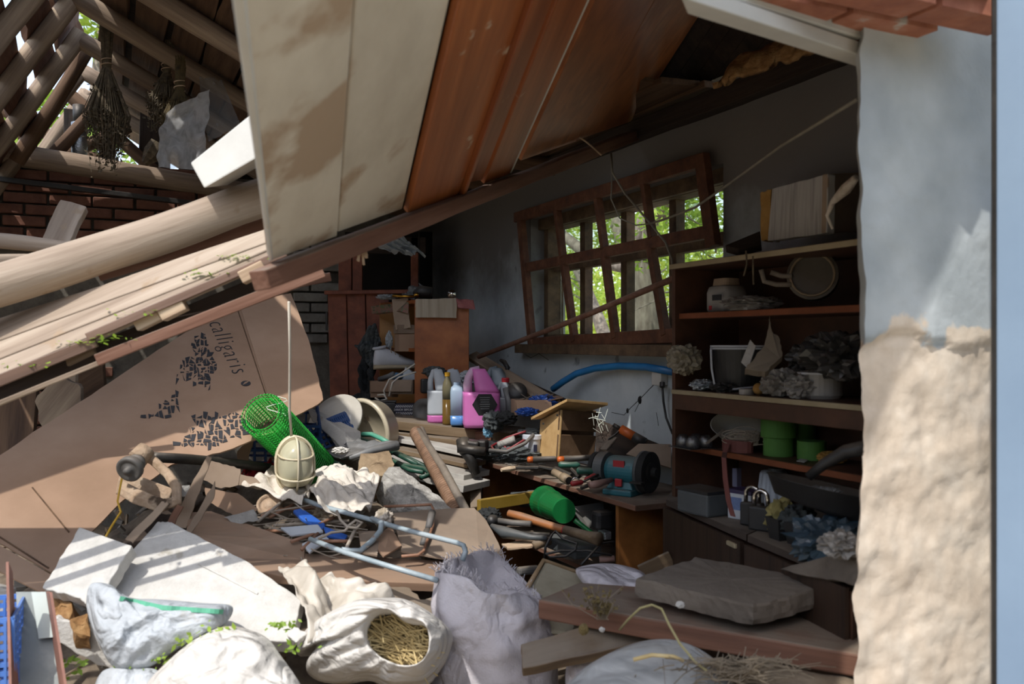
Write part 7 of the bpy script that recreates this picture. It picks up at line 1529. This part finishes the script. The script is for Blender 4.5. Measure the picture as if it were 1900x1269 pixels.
for k in range(len(keys)-1):
    for f in (0, .25, .5, .75): rings.append([a.lerp(b_, f) for a, b_ in zip(keys[k], keys[k+1])])
rings += [keys[-1], [a.lerp(b_, .45) for a, b_ in zip(keys[-1], rim)], [a.lerp(b_, .85) for a, b_ in zip(keys[-1], rim)], rim]
cr_ = sum(rim, V())/n
rings += [[p+(cr_-p)*.04-UP*.01 for p in rim], [p+(cr_-p)*.12-UP*.08 for p in rim], [p+(cr_-p)*.25-UP*.2 for p in rim]]
outr = []
for r in rings:
    c = sum(r, V())/n; outr.append([p+(p-c).normalized()*(.014*(fz(p, 7, 3)+.9*(1-2*abs(fz(V((p.x, p.y, p.z*.6)), 6, 7)))+.5*(1-2*abs(fz(V((p.x, p.y, p.z*2.2)), 9, 11)))+.35*fz(p, 24, 4))+(.012*(abs(math.sin(6*math.atan2(p.y-c.y, p.x-c.x)+3*fz(p, 3, 1)))-.5) if p.z > .62 else 0)) for p in r])
bt = B().loft(outr); bt.build('sack_body', 'sack_white', root, smooth=True, sub=1)
fr_b = B(); rnd = random.Random(19)
for p in rim:
    for k in range(4):
        q = p+V((rnd.gauss(0, .008), rnd.gauss(0, .008), 0)); fr_b.tube([q, q+V((rnd.gauss(0, .012), rnd.gauss(0, .01), rnd.uniform(.005, .03)))], .0011, 3, False)
o = fr_b.build('frayed_rim', 'sack_white', root); o['kind'] = 'stuff'
# second sack behind, pieces at the right
pillow('lilac_sack', 'lilac white sack half hidden behind the dusty plank', 'sack', [(1068, 1062, 2.9), (1090, 1048, 2.95), (1140, 1046, 2.95), (1190, 1060, 2.92), (1205, 1085, 2.85), (1190, 1110, 2.8), (1110, 1105, 2.8)], .08, 'sack_white', .026, 9, .08, seed=8, folds=1)
pillow('lower_sack', 'lilac white sack lying under the lower plank', 'sack', [(1060, 1200, 2.5), (1120, 1180, 2.52), (1180, 1190, 2.5), (1180, 1300, 2.4), (1060, 1300, 2.4)], .06, 'sack_white', .014, 9, .08, seed=9)
M('tub_beige', ['8c8672', 'a39d89', 'b1ab98'], 5, (1, 1, 1), .5, .1, dust=.3)
root = thing('beige_tub', 'tilted beige plastic tub behind the tall sack', 'tub', P(1050, 1170, 2.6))
q0 = [P(1008, 1040, 2.95), P(1098, 1072, 2.92), P(1060, 1180, 2.62), P(1012, 1178, 2.62), P(980, 1088, 2.78)]
B().prism(q0, V((.06, .14, -.05))).build('tub_body', 'tub_beige', root, bevel=.02)
B().tube([q0[4], q0[0], q0[1]], .008, 8).build('tub_rim', M('rim_tan', ['8a7355', 'a38a6b'], 6, (1, 1, 1), .6, .1).name, root, smooth=True)
PZ = .735
M('slab_dust', ['544c44', '665d54', '736a60'], 5, (1, 1, 1), .95, .35, 40, dust=.5, dcol='6d6459')
tag(B().prism([HP(998, 1112, PZ), HP(1640, 1222, PZ), HP(1640, 1120, PZ), HP(1074, 1080, PZ)], -UP*.055).build('dusty_plank', 'wood_red', bevel=.006, local=frame(HP(1640, 1222, PZ)-HP(998, 1112, PZ), UP, HP(1300, 1150, PZ))), 'broad dusty plank with a reddish front edge at lower right', 'plank')
tag(slab('lower_plank', [P(966, 1195, 2.38), P(1080, 1162, 2.42), P(1255, 1150, 2.46), P(1240, 1178, 2.4), P(1105, 1212, 2.34), P(970, 1240, 2.3)], .03, 'wood_dusty', jag=.002), 'rough grey board under the broad dusty plank', 'board')
sz_ = .815
q = [HP(1180, 1072, sz_), HP(1290, 1034, sz_+.012), HP(1566, 1078, sz_+.012), HP(1398, 1124, sz_)]
chunk_b = B()
def stone(u, v):
    p = q[0]*(1-u)*(1-v)+q[3]*u*(1-v)+q[2]*u*v+q[1]*(1-u)*v; return p+UP*.003*fz(p, 18)
rim_n = 24
rr = []
for a, c in ((q[0], q[3]), (q[3], q[2]), (q[2], q[1]), (q[1], q[0])):
    rr += [a.lerp(c, i/rim_n) for i in range(rim_n)]
cc = sum(q, V())/4
chunk_b.loft([[cc+(p-cc)*k+UP*dz+V((fz(p, 25, 1), fz(p, 25, 2), fz(p, 25, 3)))*.004*(1 if k > .9 else .3)+(p-cc).normalized()*.005*fz(p+UP*dz*3, 40, 4) for p in rr] for k, dz in ((.03, .0), (.5, .0), (.985, 0), (1.0, -.006), (1.0, -.02), (1.0, -.036), (.985, -.05), (.5, -.052), (.03, -.052))])
tag(chunk_b.build('stone_slab', 'slab_dust', smooth=False), 'thick dust covered slab resting on the broad plank', 'slab')
tag(slab('back_slab', [P(1445, 1056, 2.36), P(1595, 1012, 2.10), P(1602, 1095, 2.04), P(1566, 1080, 2.12), P(1500, 1070, 2.24)], .04, 'slab_dust', jag=.002), 'dust covered slab leaning behind near the pillar', 'slab')
pillow('clear_sheet', 'greyish plastic sheet bulging at the bottom right', 'plastic sheet', [(1062, 1260, 2.1), (1110, 1222, 2.14), (1180, 1192, 2.18), (1245, 1186, 2.18), (1300, 1205, 2.14), (1345, 1245, 2.08), (1360, 1310, 2.0), (1040, 1310, 2.0)], .06, M('film_bluegrey', ['8a8c8c', 'a0a1a0', '979188'], 3, (1, 1, 1), .4, .1, wr=5).name, .016, 7, .06, seed=12)
b = B(); rnd = random.Random(23)
for i in range(300):
    p = P(rnd.gauss(1370, 55), 1225+abs(rnd.gauss(0, 22)), rnd.uniform(1.92, 2.05)); d = V((rnd.gauss(1, .6), rnd.gauss(0, .5), rnd.gauss(0, .4))).normalized()*rnd.uniform(.012, .045)
    b.tube([p-d, p+V((0, 0, rnd.uniform(0, .008))), p+d], rnd.uniform(.0007, .0015), 4)
M('twig', ['574d41', '746959', '8a7e6c'], 12, (1, 1, 1), .9, 0)
tag(b.build('dry_hay', 'twig'), 'grey dry hay and twigs piled at the bottom right', 'hay', kind='stuff')
pillow('hay_heap', 'low earthy heap under the dry hay at the bottom right', 'earth', [(1270, 1260, 2.1), (1330, 1232, 2.1), (1420, 1228, 2.1), (1520, 1250, 2.1), (1610, 1262, 2.1), (1610, 1320, 2.0), (1260, 1320, 2.0)], .06, 'earth', .02, 9, .06, seed=15)
M('vine', ['8d855c', 'a59c70'], 12, (1, 1, 1), .8, 0)
tag(B().tube([P(*p) for p in ((1150, 1168, 2.2), (1165, 1150, 2.15), (1188, 1128, 2.12), (1210, 1122, 2.1), (1228, 1130, 2.08), (1242, 1160, 2.05), (1262, 1195, 2.02), (1290, 1228, 1.98), (1312, 1245, 1.95))], .003, 6).build('dry_vine', 'vine', smooth=True), 'pale dry vine arching over the reddish plank edge', 'vine')
tag(B().tube([P(*p) for p in ((1175, 1224, 2.0), (1210, 1215, 2.0), (1250, 1218, 2.0), (1268, 1226, 2.0))], .005, 6).build('dry_stick', 'straw', smooth=True), 'pale bent stick lying on the plastic sheet', 'stick')
root = thing('dry_plant', 'tuft of dried yellow plant on the dusty plank', 'dry plant', P(1110, 1150, 2.3)); b = B(); lv = B(); rnd = random.Random(29)
for i in range(40):
    p0 = P(1120+rnd.gauss(0, 6), 1150, 2.3); p1 = P(1108+rnd.gauss(0, 18), 1085+rnd.random()*45, 2.3+rnd.gauss(0, .02)); b.tube([p0, (p0+p1)/2+V((rnd.gauss(0, .012), 0, 0)), p1], .0012, 3)
    for j in range(6):
        c = p0.lerp(p1, rnd.uniform(.4, 1)); d = V((rnd.gauss(0, 1), rnd.gauss(0, 1), rnd.gauss(0, 1))).normalized(); q_ = d.orthogonal().normalized(); s = rnd.uniform(.004, .009); lv.add([c-d*s, c+q_*s*.6, c+d*s, c-q_*s*.6], [(0, 1, 2, 3)])
o = b.build('stalks', 'twig', root); o['kind'] = 'stuff'; o = lv.build('dry_leaves', M('plant_dry', ['5f5233', '75653d', '574e3a'], 20, (1, 1, 1), .9, 0).name, root); o['kind'] = 'stuff'
tag(crumple('dry_blossom', P(1083, 1168, 2.28), (.012, .012, .014), 'plant_dry', seed=51), 'small ochre dry flower head hanging below the plank edge', 'flower'); tag(crumple('pebble', P(1117, 1168, 2.26), (.007, .006, .006), 'foam', seed=52), 'tiny white pebble stuck on the plank edge', 'pebble')
tag(crumple('pebble', P(1262, 1122, 2.2), (.010, .009, .008), 'foam', seed=53), 'small white pebble under the thick slab', 'pebble')
# ================================================================== groups of look-alikes
GROUPS = {'ceiling_plank': 'painted planks of the fallen ceiling', 'deck_board': 'sunlit boards of the collapsed roof deck', 'roof_rail': 'rails along the collapsed roof edge', 'spacer_block': 'spacer blocks between the rails', 'broken_plank': 'broken planks behind the carton', 'herb_bundle': 'dried herb bundles in the attic', 'sack_cloth': 'woven sack cloths around the lamp', 'cardboard_strip': 'torn cardboard strips before the carton', 'stack_board': 'boards stacked under the jugs', 'washer_jug': 'plastic jugs on the plank', 'plastic_crate': 'lattice crates in the debris', 'open_carton': 'open cartons of odds and ends', 'screwdriver': 'screwdrivers on the bench', 'tool_handle': 'orange tipped handles on the bench', 'steel_tool': 'small steel tools on the bench', 'padlock': 'padlocks on the base cabinet', 'green_tin': 'green tins on the lower shelf', 'crumpled_bag': 'crumpled bags in the bookcase', 'flower_pot': 'square pots on the base cabinet', 'foam_slab': 'foam slabs at the lower left', 'base_cabinet': 'base cabinet units', 'folding_frame': 'green tube frames in the heap', 'carton_flap': 'cardboard flaps beside the tube frame', 'loose_board': 'loose boards under the long plank', 'white_cable': 'white cables on the cartons', 'dusty_tool': 'dusty tools under the bench', 'blue_carton': 'blue carton pieces', 'pale_carton': 'pale carton pieces', 'roof_pole': 'pole ends at the left edge', 'hanging_wire': 'wires before the window', 'black_cable': 'cables on the lower shelf', 'corrugated_flap': 'cardboard flaps on the cabinet', 'carton_small': 'cartons on the cabinet shelf', 'pebble': 'white pebbles', 'tan_block': 'tan clay lumps', 'thin_string': 'cords below the bookcase top'}
for o in list(sc.objects):
    if o.parent is None and 'label' in o and 'group' not in o:
        g = GROUPS.get(o.name.split('.')[0])
        if g: o['group'] = g
